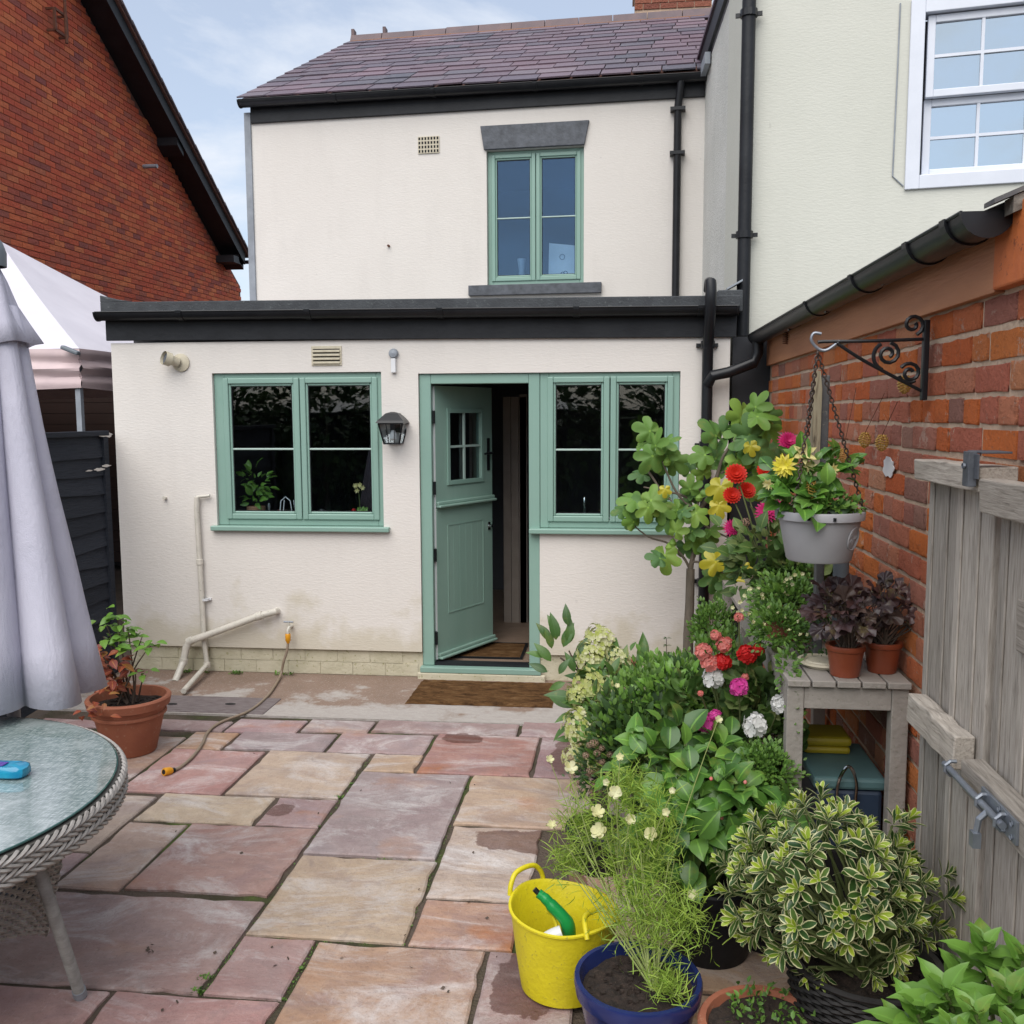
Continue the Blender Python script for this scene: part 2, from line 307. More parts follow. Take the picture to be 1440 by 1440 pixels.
def slab_mat(name, c1, c2, c3):
    m_, t, p = newmat(name); v = pos(t); r = rnd(t)
    v2 = pos(t, (1, 1.35, 1)); a = noise(t, v2, 2.4, 9, .66, .9)
    c = ramp(t, a, [(.36, c1), (.5, c2), (.62, c3)])
    c = mixc(t, mth(t, 'MULTIPLY', mth(t, 'MAXIMUM', mth(t, 'SUBTRACT', noise(t, pos(t, (1, 1.6, 1)), 2.6, 7, .7, .8), .48), 0), 3.2), c, (.235, .19, .185))
    c = mixc(t, mth(t, 'MULTIPLY', mth(t, 'SUBTRACT', noise(t, v, 9, 8, .72, .4), .3), 1.5), c, tuple(x*.66 for x in c1))
    # white lime bloom
    wv = pos(t, (.9, 1.7, 1)); k = mth(t, 'MULTIPLY', mth(t, 'MAXIMUM', mth(t, 'SUBTRACT', noise(t, wv, 2.1, 10, .74, .9), .49), 0), 5.)
    c = mixc(t, mth(t, 'MINIMUM', mth(t, 'MULTIPLY', k, mth(t, 'ADD', noise(t, v, 40, 4, .7), .3)), .8), c, (.58, .55, .54))
    sc1 = noise(t, pos(t, (1, 9, 1)), 16, 6, .8, .5); sc2 = noise(t, pos(t, (10, 1, 1)), 14, 6, .8, .5); k = mth(t, 'MULTIPLY', mth(t, 'MAXIMUM', mth(t, 'SUBTRACT', mth(t, 'MAXIMUM', sc1, sc2), .60), 0), 4.5); c = mixc(t, mth(t, 'MINIMUM', k, .5), c, (.58, .55, .53))
    k = mth(t, 'MULTIPLY', mth(t, 'GREATER_THAN', noise(t, v, 42, 8, .85), .66), .45); c = mixc(t, k, c, (.6, .57, .55))
    k = mth(t, 'MULTIPLY', mth(t, 'MAXIMUM', mth(t, 'SUBTRACT', noise(t, v2, 1.6, 4), .6), 0), 5); c = mixc(t, mth(t, 'MINIMUM', k, .55), c, (.42, .22, .10))
    c = mixc(t, mth(t, 'MULTIPLY', mth(t, 'GREATER_THAN', noise(t, v, 75, 6, .75), .60), .35), c, (.15, .11, .10))
    c = mixc(t, mth(t, 'MULTIPLY', mth(t, 'MAXIMUM', mth(t, 'SUBTRACT', noise(t, pos(t, (1.5, 1, 1)), 4.2, 9, .75, 1.2), .55), 0), 4.), c, (.24, .19, .175))
    hsv = t.nodes.new('ShaderNodeHueSaturation'); t.links.new(c, hsv.inputs['Color']); t.links.new(mth(t, 'ADD', mth(t, 'MULTIPLY', r, .22), .93), hsv.inputs['Value'])
    r2 = mth(t, 'FRACT', mth(t, 'MULTIPLY', r, 7.31)); t.links.new(mth(t, 'ADD', mth(t, 'MULTIPLY', r2, .02), .479), hsv.inputs['Hue']); t.links.new(mth(t, 'ADD', mth(t, 'MULTIPLY', mth(t, 'FRACT', mth(t, 'MULTIPLY', r, 13.7)), .6), .85), hsv.inputs['Saturation'])
    c = hsv.outputs[0]
    # damp patches left by water
    wet = None; nz = noise(t, v, 6, 6, .6); sx = t.nodes.new('ShaderNodeSeparateXYZ'); t.links.new(v, sx.inputs[0])
    for (x, y, rx, ry) in WET:
        dx = mth(t, 'DIVIDE', mth(t, 'SUBTRACT', sx.outputs[0], x), rx); dy = mth(t, 'DIVIDE', mth(t, 'SUBTRACT', sx.outputs[1], y), ry)
        d = mth(t, 'ADD', mth(t, 'POWER', mth(t, 'ABSOLUTE', dx), 2.4), mth(t, 'POWER', mth(t, 'ABSOLUTE', dy), 2.4))
        d = mth(t, 'ADD', d, mth(t, 'MULTIPLY', mth(t, 'SUBTRACT', nz, .5), 3.2))
        k = mth(t, 'MINIMUM', mth(t, 'MAXIMUM', mth(t, 'MULTIPLY', mth(t, 'SUBTRACT', 1., d), 9), 0), 1)
        wet = k if wet is None else mth(t, 'MAXIMUM', wet, k)
    c = mixc(t, mth(t, 'MULTIPLY', wet, .8), c, mixc(t, 1., c, (.36, .24, .22), 'MULTIPLY'))
    t.links.new(c, p.inputs['Base Color'])
    t.links.new(mth(t, 'SUBTRACT', .75, mth(t, 'MULTIPLY', wet, .4)), p.inputs['Roughness']); p.inputs['Specular IOR Level'].default_value = .3
    bump(t, p, mth(t, 'ADD', mth(t, 'MULTIPLY', noise(t, v, 34, 8, .7), .9), noise(t, pos(t, (1, 2, 1)), 5, 5)), .6, .014); return m_
def gw(x, y): p = oz(x, y); return p.x, p.y
WET = []
for (x0, y0, x1, y1) in ((672, 1166, 850, 1202), (378, 1130, 414, 1148), (622, 1032, 680, 1046), (770, 1040, 840, 1090), (760, 1225, 830, 1262), (690, 1340, 790, 1432)):
    a = oz(x0, (y0+y1)/2); b = oz(x1, (y0+y1)/2); c_ = oz((x0+x1)/2, y0); d_ = oz((x0+x1)/2, y1)
    WET.append(((a.x+b.x)/2, (c_.y+d_.y)/2, (b.x-a.x)/2, (c_.y-d_.y)/2))
M['slab_pink'] = slab_mat('pink_sandstone', (.37, .245, .215), (.42, .305, .27), (.34, .25, .24))
M['slab_plum'] = slab_mat('plum_sandstone', (.31, .225, .22), (.38, .30, .285), (.33, .27, .27))
M['slab_tan'] = slab_mat('tan_sandstone', (.46, .345, .23), (.51, .405, .285), (.42, .32, .235))
M['slab_buff'] = slab_mat('buff_sandstone', (.40, .295, .225), (.44, .345, .275), (.36, .28, .25))
def bed_mat():
    m_, t, p = newmat('joint_bed'); v = pos(t); f = noise(t, v, 2.2, 5)
    c = ramp(t, f, [(.45, (.11, .08, .06)), (.58, (.05, .045, .02)), (.70, (.09, .13, .02))])
    t.links.new(c, p.inputs['Base Color']); p.inputs['Roughness'].default_value = .95
    bump(t, p, noise(t, v, 90, 5), 1, .02); return m_
M['bed'] = bed_mat()
def conc_mat():
    m_, t, p = newmat('concrete_strip'); v = pos(t); sx = t.nodes.new('ShaderNodeSeparateXYZ'); t.links.new(v, sx.inputs[0])
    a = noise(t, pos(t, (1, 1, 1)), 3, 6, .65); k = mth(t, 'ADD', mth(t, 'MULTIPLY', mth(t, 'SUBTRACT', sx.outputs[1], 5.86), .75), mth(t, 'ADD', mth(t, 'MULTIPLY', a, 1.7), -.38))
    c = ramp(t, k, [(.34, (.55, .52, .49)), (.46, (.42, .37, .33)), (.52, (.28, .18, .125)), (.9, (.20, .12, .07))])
    c = mixc(t, mth(t, 'MULTIPLY', noise(t, pos(t, (1, 2.2, 1)), 16, 10, .85, .5), .95), c, (.20, .16, .14))
    c = mixc(t, mth(t, 'MULTIPLY', mth(t, 'GREATER_THAN', noise(t, pos(t, (1, 2, 1)), 50, 6, .8), .60), .5), c, (.60, .57, .54))
    t.links.new(c, p.inputs['Base Color']); p.inputs['Roughness'].default_value = .9
    bump(t, p, noise(t, pos(t, (1, 3, 1)), 40, 5), .6, .01); return m_
M['conc'] = conc_mat()
M['ground'] = simple('garden_soil', (.07, .05, .035), (.045, .033, .025), 5, .95, .6, 30)
M['drain'] = simple('drain_cover', (.12, .09, .09), (.22, .19, .19), 25, .7, .7, 60, st=(.5, 3, 1))
def coir():
    m_, t, p = newmat('coir'); v = pos(t)
    c = ramp(t, noise(t, pos(t, (1, 2.5, 1)), 7, 10, .78), [(.36, (.055, .030, .017)), (.52, (.18, .095, .042)), (.68, (.30, .18, .09))])
    t.links.new(c, p.inputs['Base Color']); p.inputs['Roughness'].default_value = 1; p.inputs['Specular IOR Level'].default_value = .05
    bump(t, p, noise(t, v, 220, 3), 1, .02); return m_
M['coir'] = coir()
def fabric():
    m_, t, p = newmat('parasol_fabric'); v = pos(t, (1, 1, 1))
    c = ramp(t, noise(t, v, 2.5, 4), [(.3, (.45, .44, .52)), (.7, (.51, .495, .575))])
    t.links.new(c, p.inputs['Base Color']); p.inputs['Roughness'].default_value = .9; p.inputs['Specular IOR Level'].default_value = .1
    bump(t, p, mth(t, 'ADD', mth(t, 'MULTIPLY', noise(t, v, 260, 2), .25), mth(t, 'MULTIPLY', noise(t, pos(t, (1, 1, .35)), 9, 5, .6, .6), 2.5)), .5, .012); return m_
M['fabric'] = fabric()
def tabletop():
    m_, t, p = newmat('mottled_table_glass'); v = pos(t)
    n_ = noise(t, pos(t, (6, 1, 1)), 30, 5, .7); n2 = noise(t, pos(t, (1, 6, 1)), 30, 5, .7); big = noise(t, v, 4, 5)
    k = mth(t, 'MULTIPLY', mth(t, 'ADD', n_, n2), .5); c = ramp(t, k, [(.4, (.12, .17, .165)), (.5, (.20, .26, .25)), (.62, (.42, .47, .47))])
    c = mixc(t, mth(t, 'MULTIPLY', mth(t, 'MAXIMUM', mth(t, 'SUBTRACT', big, .5), 0), 3.), c, (.45, .5, .5))
    t.links.new(c, p.inputs['Base Color']); p.inputs['Roughness'].default_value = .07; p.inputs['Specular IOR Level'].default_value = .9
    p.inputs['Coat Weight'].default_value = .6; p.inputs['Coat Roughness'].default_value = .03
    return m_
M['tabletop'] = tabletop()
M['edgeglass'] = simple('glass_edge', (.03, .10, .09), None, 5, .1)
M['wicker'] = simple('grey_wicker', (.36, .34, .32), (.22, .20, .185), 26, .6)
M['wicker_in'] = simple('wicker_core', (.10, .095, .085), None, 26, .8)
def leaf_mat(name, stops, edge=None, rough=.42, trans=.25, vein=True):
    m_, t, p = newmat(name); r = rnd(t); c = ramp(t, r, stops); v = pos(t)
    a = t.nodes.new('ShaderNodeAttribute'); a.attribute_name = 'edge'
    if edge:
        f = mth(t, 'MINIMUM', mth(t, 'MAXIMUM', mth(t, 'MULTIPLY', mth(t, 'SUBTRACT', mth(t, 'ADD', a.outputs['Fac'], mth(t, 'MULTIPLY', mth(t, 'SUBTRACT', noise(t, v, 60, 2), .5), .5)), .64), 7), 0), 1)
        c = mixc(t, f, c, edge)
    elif vein:
        f = mth(t, 'MULTIPLY', mth(t, 'LESS_THAN', a.outputs['Fac'], .09), .35); c = mixc(t, f, c, tuple(min(1, x*2.2) for x in stops[-1][1]))
    c = mixc(t, mth(t, 'MULTIPLY', noise(t, v, 30, 4), .35), c, tuple(x*.55 for x in stops[0][1]))
    if vein and not edge: c = mixc(t, mth(t, 'MULTIPLY', mth(t, 'MAXIMUM', mth(t, 'SUBTRACT', noise(t, v, 11, 5, .7), .56), 0), 3.), c, (.30, .27, .06))
    t.links.new(c, p.inputs['Base Color']); p.inputs['Roughness'].default_value = rough
    tr = t.nodes.new('ShaderNodeBsdfTranslucent'); t.links.new(c, tr.inputs[0])
    ms = t.nodes.new('ShaderNodeMixShader'); ms.inputs[0].default_value = trans
    t.links.new(p.outputs[0], ms.inputs[1]); t.links.new(tr.outputs[0], ms.inputs[2]); t.links.new(ms.outputs[0], t.nodes['Material Output'].inputs[0])
    return m_
g_ = lambda s_, *cs: [(i/(len(cs)-1), tuple(x*s_ for x in c)) for i, c in enumerate(cs)]
M['l_fig'] = leaf_mat('fig_leaf', g_(1.3, (.07, .155, .035), (.13, .25, .035), (.055, .13, .045), (.19, .31, .045)), rough=.6)
M['l_yellow'] = leaf_mat('yellow_leaf', g_(1, (.45, .42, .03), (.55, .48, .04)))
M['l_broad'] = leaf_mat('broad_leaf', g_(1.15, (.065, .17, .028), (.11, .25, .035), (.045, .115, .028), (.16, .31, .05)), rough=.35)
M['l_bright'] = leaf_mat('bright_leaf', g_(1.25, (.10, .22, .03), (.15, .29, .045), (.09, .19, .03)), rough=.38)
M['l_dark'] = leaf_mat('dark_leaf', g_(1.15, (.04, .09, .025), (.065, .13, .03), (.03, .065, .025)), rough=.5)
M['l_small'] = leaf_mat('small_leaf', g_(1.25, (.06, .135, .025), (.10, .21, .03), (.15, .27, .045), (.045, .095, .025)), rough=.5, vein=False)
M['l_feather'] = leaf_mat('feathery_leaf', g_(1.6, (.13, .22, .025), (.19, .29, .035), (.26, .34, .06), (.10, .17, .025)), rough=.6, vein=False)
M['l_euo'] = leaf_mat('variegated_leaf', g_(1.0, (.025, .075, .022), (.06, .13, .02), (.035, .09, .028), (.13, .22, .03)), edge=(.80, .78, .44), rough=.35)
M['l_euon'] = leaf_mat('new_variegated_leaf', g_(1.1, (.24, .36, .03), (.38, .48, .04), (.16, .27, .03)), edge=(.82, .80, .40), rough=.35)
M['l_heu'] = leaf_mat('purple_leaf', g_(1, (.07, .045, .05), (.12, .06, .055), (.05, .035, .04), (.15, .10, .08)), rough=.4)
M['l_hyd'] = leaf_mat('hydrangea_leaf', g_(1.15, (.06, .135, .035), (.09, .18, .04), (.045, .10, .03)), rough=.45)
M['l_red'] = leaf_mat('red_leaf', g_(1, (.28, .05, .03), (.40, .10, .04), (.20, .04, .04), (.42, .20, .05)), rough=.5)
M['l_ger'] = leaf_mat('geranium_leaf', g_(1.1, (.06, .135, .03), (.095, .18, .035), (.06, .115, .035), (.16, .19, .06)), rough=.6)
def flower_mat(name, *cs): return leaf_mat(name, g_(1, *cs), rough=.6, trans=.3, vein=False)
M['f_red'] = flower_mat('red_petal', (.62, .012, .012), (.50, .01, .01))
M['f_orred'] = flower_mat('orange_red_petal', (.70, .035, .01), (.6, .02, .01))
M['f_coral'] = flower_mat('coral_petal', (.75, .20, .17), (.70, .28, .25))
M['f_pink'] = flower_mat('pink_petal', (.66, .04, .32), (.72, .10, .42))
M['f_magenta'] = flower_mat('magenta_petal', (.60, .02, .16), (.66, .04, .24))
M['f_white'] = flower_mat('white_petal', (.80, .80, .78), (.72, .72, .70))
M['f_yellow'] = flower_mat('yellow_petal', (.82, .74, .06), (.80, .70, .22))
M['f_pale'] = flower_mat('pale_yellow_petal', (.80, .70, .28), (.8, .74, .4))
M['f_cream'] = flower_mat('cream_petal', (.74, .72, .38), (.76, .76, .52))
M['f_hyd'] = flower_mat('hydrangea_petal', (.66, .66, .28), (.46, .53, .12), (.76, .75, .50), (.38, .46, .10))
M['f_dry'] = flower_mat('dried_petal', (.30, .19, .13), (.40, .28, .20))
M['f_eye'] = flower_mat('flower_eye', (.5, .35, .02), (.4, .3, .02))
# ============================================================ THE SETTING
D = 6.38          # front face of the extension
FL = .07          # floor level inside
mb = MB(); mb.add([(-60, -60, -.06), (60, -60, -.06), (60, 60, -.06), (-60, 60, -.06)], [(0, 1, 2, 3)])
tag(mb.build('ground', M['ground']), kind='structure')
patio = tag(MB().box(-3.55, 1.0, 1.0, 5.46, -.05, -.014).build('patio', M['bed'], loc=(0, 0, 0)), kind='structure')
# every slab read off as the top-left and bottom-right corner on the ground
PK, PL, TA, BU = 'slab_pink', 'slab_plum', 'slab_tan', 'slab_buff'
SL = [  # (x_left,y_top) (x_right,y_bottom) in world metres come from image corners TL, BR
 ((208,1010),(322,1028),PL), ((327,1010),(427,1029),PL), ((430,1011),(524,1029),PL), ((527,1012),(729,1033),PL), ((733,1014),(812,1035),PL),
 ((266,1031),(308,1053),BU), ((341,1031),(456,1054),PL), ((479,1032),(590,1057),PL), ((619,1032),(749,1089),PK), ((760,1035),(850,1093),PL),
 ((236,1055),(312,1115),PK), ((377,1057),(480,1117),TA), ((527,1058),(587,1085),TA), ((110,1030),(165,1115),BU),
 ((132,1119),(126,1194),BU), ((229,1119),(358,1157),TA), ((390,1120),(448,1159),PL),
 ((510,1087),(607,1205),PL), ((665,1092),(830,1164),TA),
 ((181,1157),(169,1247),BU), ((269,1159),(374,1256),PK), ((50,1196),(70,1243),PL),
 ((426,1204),(566,1320),TA), ((640,1163),(745,1268),BU), ((604,1263),(722,1336),BU),
 ((-130,1248),(283,1390),PK), ((342,1317),(399,1401),PK), ((447,1324),(640,1500),BU), ((690,1337),(800,1520),PL),
 ((-120,1382),(90,1480),PK), ((151,1393),(352,1480),PK),
 ((-200,1120),(50,1193),PK), ((-260,1200),(-60,1243),BU)]
rects = []
for (a, b, mt) in SL:
    A = oz(*a); B = oz(*b); rects.append([A.x, B.x, B.y, A.y, mt])
for r_ in rects:
    r_[0], r_[1] = min(r_[0], r_[1]), max(r_[0], r_[1])
def snap():
    for i in range(len(rects)):
        for j in range(len(rects)):
            if i == j: continue
            a, b = rects[i], rects[j]
            if min(a[3], b[3])-max(a[2], b[2]) > .06 and abs(a[1]-b[0]) < .075: m_ = (a[1]+b[0])/2; a[1] = m_-.0035; b[0] = m_+.0035
            if min(a[1], b[1])-max(a[0], b[0]) > .06 and abs(a[2]-b[3]) < .085: m_ = (a[2]+b[3])/2; a[2] = m_+.0045; b[3] = m_-.0045
snap(); snap()
G_ = .3; X0, X1, Y0, Y1 = -3.5, .96, 1.1, 5.44
nx = int((X1-X0)/.15); ny = int((Y1-Y0)/.15); occ = np.zeros((nx, ny), bool)
for i in range(nx):
    for j in range(ny):
        cx, cy = X0+(i+.5)*.15, Y0+(j+.5)*.15
        occ[i, j] = any(a-.085 < cx < b+.085 and c-.085 < cy < d+.085 for a, b, c, d, _ in rects)
rng = random.Random(3)
for j in range(ny-1, -1, -1):
    for i in range(nx):
        if occ[i, j]: continue
        wmax = rng.choice([4, 4, 6]); hmax = rng.choice([2, 4, 4]); w_ = 1
        while w_ < wmax and i+w_ < nx and not occ[i+w_, j]: w_ += 1
        h_ = 1
        while h_ < hmax and j-h_ >= 0 and not occ[i:i+w_, j-h_].any(): h_ += 1
        occ[i:i+w_, j-h_+1:j+1] = True
        rects.append([X0+i*.15+.006, X0+(i+w_)*.15-.006, Y0+(j-h_+1)*.15+.006, Y0+(j+1)*.15-.006, rng.choice([PK, PL, BU, TA])])
def slab(x0, x1, y0, y1, mt):
    """riven flag with a wandering edge and a slightly uneven top"""
    mb = MB(); pts = []
    x0 += .004; x1 -= .004; y0 += .004; y1 -= .004
    def edge(a, b):
        n = max(2, int((Vector(b)-Vector(a)).length/.06)); nrm = Vector((b[1]-a[1], a[0]-b[0])).normalized()
        for k in range(n):
            t = k/n; o_ = (rng.uniform(-.005, .004) if rng.random() > .12 else .012)*(1 if k else .6); pts.append((a[0]+(b[0]-a[0])*t - nrm.x*abs(o_), a[1]+(b[1]-a[1])*t - nrm.y*abs(o_)))
    edge((x0, y0), (x1, y0)); edge((x1, y0), (x1, y1)); edge((x1, y1), (x0, y1)); edge((x0, y1), (x0, y0))
    cx, cy = (x0+x1)/2, (y0+y1)/2; n = len(pts); dz = rng.uniform(-.003, .002); tx, ty = rng.uniform(-.003, .003), rng.uniform(-.003, .003)
    def z(x, y): return dz + (x-cx)*tx + (y-cy)*ty
    def ins(p, d): 
        v = Vector((cx-p[0], cy-p[1])); v.normalize(); return (p[0]+v.x*d, p[1]+v.y*d)
    r0 = [(p[0], p[1], -.03) for p in pts]; r1 = [(p[0], p[1], z(*p)-.006) for p in pts]
    r2 = [(*ins(p, .008), z(*p)) for p in pts]
    mb.add(r0+r1+r2, [(k+o_, (k+1) % n+o_, (k+1) % n+n+o_, k+n+o_) for o_ in (0, n) for k in range(n)] + [tuple(range(2*n, 3*n))], rng.random()*.999)
    o = mb.build('slab', M[mt], patio); return o
for a, b, c, d, mt in rects:
    if b-a > .05 and d-c > .05: slab(a, b, c, d, mt)
# strip of old concrete along the house
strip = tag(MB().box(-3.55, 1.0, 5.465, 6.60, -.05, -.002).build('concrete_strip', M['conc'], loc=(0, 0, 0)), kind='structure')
a = oz(222, 975); b = oz(375, 1007)
MB().box(-2.98, -2.17, 5.48, 5.80, -.03, .004).build('drain_cover', M['drain'], strip, bev=.004)
for px_ in (242, 324):
    q = oz(px_, 991); MB().lathe([(.001, .0065), (.035, .0065), (.035, .002)], (q.x, q.y, 0), 16, sy=.5).build('lifting_hole', M['dark'], strip)
# small mossy weeds in the joints and along the foot of the wall
mb = MB(); rw = random.Random(5)
def tuft(x, y, z, s, n):
    for k in range(n):
        a = rw.uniform(0, 6.28); l = s*rw.uniform(.5, 1); q = Vector((x+rw.uniform(-s, s), y+rw.uniform(-s, s)*.6, z))
        t = q+Vector((math.cos(a)*l*.7, math.sin(a)*l*.7, l*rw.uniform(.3, 1))); s_ = Vector((-math.sin(a), math.cos(a), 0))*l*.25
        mid = (q+t)/2+Vector((0, 0, l*.15)); mb.add([q, mid-s_, t, mid+s_], [(0, 1, 2, 3)], rw.random())
for (x, y, s, n) in [(860/3, 960+1240/3, .018, 40), (835/3, 960+1295/3, .02, 60), (960/3, 960+1300/3, .012, 50), (1090/3, 960+1308/3, .012, 50), (1270/3, 960+1195/3, .012, 30), (515/3, 960+410/3, .02, 40),
                     (1430/3, 960+480/3, .02, 40), (1340/3, 960+600/3, .012, 30), (495, 1100, .012, 30), (575, 1300, .01, 30), (600, 1225, .01, 25), (640, 1125, .01, 20), (655, 1105, .01, 20)]:
    q = oz(x, y); tuft(q.x, q.y, -.01, s, n)
for (x0, y0, x1, y1, n) in [(283, 1390, 400, 1402, 110), (425, 1202, 345, 1314, 25), (660, 1092, 566, 1320, 80), (525, 1058, 425, 1200, 50), (345, 1314, 285, 1390, 50), (610, 1206, 500, 1204, 30), (400, 1400, 445, 1322, 40), (345, 1316, 680, 1330, 30)]:
    for k in range(n):
        t = rw.random(); q = oz(x0+(x1-x0)*t, y0+(y1-y0)*t); tuft(q.x+rw.uniform(-.005, .005), q.y, -.012, .009, 3)
for x in (925, 815, 820, 1090, 1110, 1340, 1390, 1100):
    q = oy(60+x/4, 953, D); tuft(q.x, D-.03, .0, .035, 14)
md = MB()
for k in range(46):
    if k < 5: q = oz(212+rw.uniform(-8, 8), 1335+rw.uniform(-6, 8))
    else: q = oz(rw.uniform(200, 1000), rw.uniform(1010, 1435))
    a = rw.uniform(0, 6.28); l = rw.uniform(.004, .011); d_ = Vector((math.cos(a)*l, math.sin(a)*l, .002)); e_ = Vector((-math.sin(a)*l*.5, math.cos(a)*l*.5, .004)); q = Vector((q.x, q.y, .004)); md.add([q-d_, q+e_, q+d_, q-e_], [(0, 1, 2, 3)])
tag(md.build('leaf_litter', M['twigbrown'], loc=(0, 0, 0)), kind='stuff')
tag(mb.build('weeds', M['l_small'], loc=(0, 0, 0)), kind='stuff')

# ============================================================ wall with openings
def wall_holes(mb, T, u0, u1, v0, v1, holes, th):
    us = sorted({u0, u1, *[h[0] for h in holes], *[h[1] for h in holes]}); vs = sorted({v0, v1, *[h[2] for h in holes], *[h[3] for h in holes]})
    nu, nv = len(us)-1, len(vs)-1
    def solid(i, j):
        if i < 0 or j < 0 or i >= nu or j >= nv: return False
        cu, cv = (us[i]+us[i+1])/2, (vs[j]+vs[j+1])/2
        return not any(h[0] < cu < h[1] and h[2] < cv < h[3] for h in holes)
    for i in range(nu):
        for j in range(nv):
            if not solid(i, j): continue
            a, b, c, d = us[i], us[i+1], vs[j], vs[j+1]
            mb.add([T(a, c, 0), T(b, c, 0), T(b, d, 0), T(a, d, 0)], [(0, 1, 2, 3)]); mb.add([T(a, c, -th), T(b, c, -th), T(b, d, -th), T(a, d, -th)], [(3, 2, 1, 0)])
            if not solid(i-1, j): mb.add([T(a, c, 0), T(a, d, 0), T(a, d, -th), T(a, c, -th)], [(0, 1, 2, 3)])
            if not solid(i+1, j): mb.add([T(b, c, 0), T(b, d, 0), T(b, d, -th), T(b, c, -th)], [(3, 2, 1, 0)])
            if not solid(i, j-1): mb.add([T(a, c, 0), T(b, c, 0), T(b, c, -th), T(a, c, -th)], [(3, 2, 1, 0)])
            if not solid(i, j+1): mb.add([T(a, d, 0), T(b, d, 0), T(b, d, -th), T(a, d, -th)], [(0, 1, 2, 3)])
def TE(u, v, w_): return (u, D-w_, v)       # extension front: u=X, v=Z, w towards the viewer
def bx(mb, T, u0, u1, v0, v1, w0, w1, r=None): return mb.box(u0, u1, v0, v1, w0, w1, r, T)

cot = thing('cottage', (-1.4, D, 0), 'cream rendered cottage with slate roof, flat roofed extension and sage green windows', 'house')
WL = (-2.818, -1.614, 1.045, 2.13)      # left window opening
DO = (-1.357, .402, 1.045, 2.115)      # right window + door opening
DR = (-1.357, -.53, .06, 1.045)
mb = MB(); EL, ER = -3.55, .72
wall_holes(mb, TE, EL, ER, 185e-3, 2.345, [WL, DO, (DR[0], DR[1], .1849, 1.045)], .28)
mb.build('wall', M['render'], cot)
# painted brick plinth set back under the render
mb = MB()
for (a, b) in ((EL+.02, DR[0]-.002), (DR[1]+.002, ER-.02)): mb.box(a, b, D+.03, D+.26, -.05, .184)
pl = mb.build('plinth', M['plinth'], cot)
rb = random.Random(2)
pb = [MB().box(0, .231, .011, .03, 0, .086, rb.random()).mesh('plinth_brick') for _ in range(1)]
for me in pb: me.materials.append(M['plinth'])
for row in range(2):
    x = EL+.03-(.11 if row else 0)
    while x < DR[0]-.24:
        if x > EL:
            o = inst('brick', pb[0], pl, Matrix.Translation((x, D+.012+rb.uniform(0, .003), .003+row*.09)))
        x += .237
MB().box(DR[0]-.03, DR[1]+.04, D-.03, D+.0, -.04, .045).build('doorstep', M['plinth'], cot, bev=.01)
# inside of the kitchen
mb = MB(); mb.box(EL+.02, ER-.02, D+.281, D+3.1, -.05, FL); mb.build('floor', M['room_floor'], cot)
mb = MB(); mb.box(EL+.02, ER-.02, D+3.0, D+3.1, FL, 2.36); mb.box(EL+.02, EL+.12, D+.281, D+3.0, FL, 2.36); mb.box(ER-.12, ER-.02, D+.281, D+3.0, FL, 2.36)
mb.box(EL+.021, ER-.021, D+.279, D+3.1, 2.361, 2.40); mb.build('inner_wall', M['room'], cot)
mb = MB()       # painted matchboard partition standing inside to the left of the doorway
for k in range(6): mb.box(-1.16+.0, -1.14, D+.95+k*.1, D+1.045+k*.1, FL, 1.95)
mb.box(-.82, -.76, D+1.5, D+1.56, FL, 2.0)
for k in range(3): mb.box(-.96+k*.066, -.898+k*.066, D+1.5, D+1.53, FL, 1.98)
mb.build('partition_board', M['oakd'], cot)

# ---------------------------------------------------------- windows
def casement(parent, T, u0, u1, v0, v1, w_, mg, bars=1, fw=.055, bw=.013):
    """sash with moulded frame, pane and one glazing bar, front face at w_"""
    mb = MB(); s1, s2 = fw, fw-.016
    bx(mb, T, u0, u0+s2, v0, v1, w_-.05, w_); bx(mb, T, u1-s2, u1, v0, v1, w_-.05, w_); bx(mb, T, u0+s2, u1-s2, v0, v0+s2, w_-.05, w_); bx(mb, T, u0+s2, u1-s2, v1-s2, v1, w_-.05, w_)
    for (a, b, c, d) in ((u0+s2, u0+s1, v0+s2, v1-s2), (u1-s1, u1-s2, v0+s2, v1-s2), (u0+s1, u1-s1, v0+s2, v0+s1), (u0+s1, u1-s1, v1-s1, v1-s2)): bx(mb, T, a, b, c, d, w_-.045, w_-.012)
    sash = mb.build('sash', M['green'], parent, bev=.006)
    a, b, c, d = u0+s1-.004, u1-s1+.004, v0+s1-.004, v1-s1+.004
    p = bx(MB(), T, a, b, c, d, w_-.034, w_-.029).build('pane', M[mg], parent)
    m_ = (c+d)/2
    bx(MB(), T, a, b, m_-bw/2, m_+bw/2, w_-.0285, w_-.018).build('glazing_bar', M['bar'], parent, bev=.003)
    mb = MB()
    for (p_, q_, r_, s_) in ((a+.004, a+.009, c, d), (b-.009, b-.004, c, d), (a+.009, b-.009, c+.004, c+.009), (a+.009, b-.009, d-.009, d-.004)): bx(mb, T, p_, q_, r_, s_, w_-.028, w_-.020)
    mb.build('gasket', M['blackp'], parent)
def window(parent, T, u0, u1, v0, v1, mg, w_=-.025, fr=(.045, .045, .045, .05), mull=0):
    mb = MB(); l, r_, t, b = fr
    bx(mb, T, u0, u0+l, v0, v1, w_-.07, w_); bx(mb, T, u1-r_, u1, v0, v1, w_-.07, w_)
    bx(mb, T, u0+l, u1-r_, v1-t, v1, w_-.07, w_); bx(mb, T, u0+l, u1-r_, v0, v0+b, w_-.07, w_)
    wn = mb.build('window', M['green'], parent, bev=.004)
    m_ = (u0+l+u1-r_)/2; g = .003
    for (a, c) in ((u0+l+g-.012, m_-g), (m_+g, u1-r_-g+.012)): casement(wn, T, a, c, v0+b-.012, v1-t+.012, w_+.014, mg)
    return wn
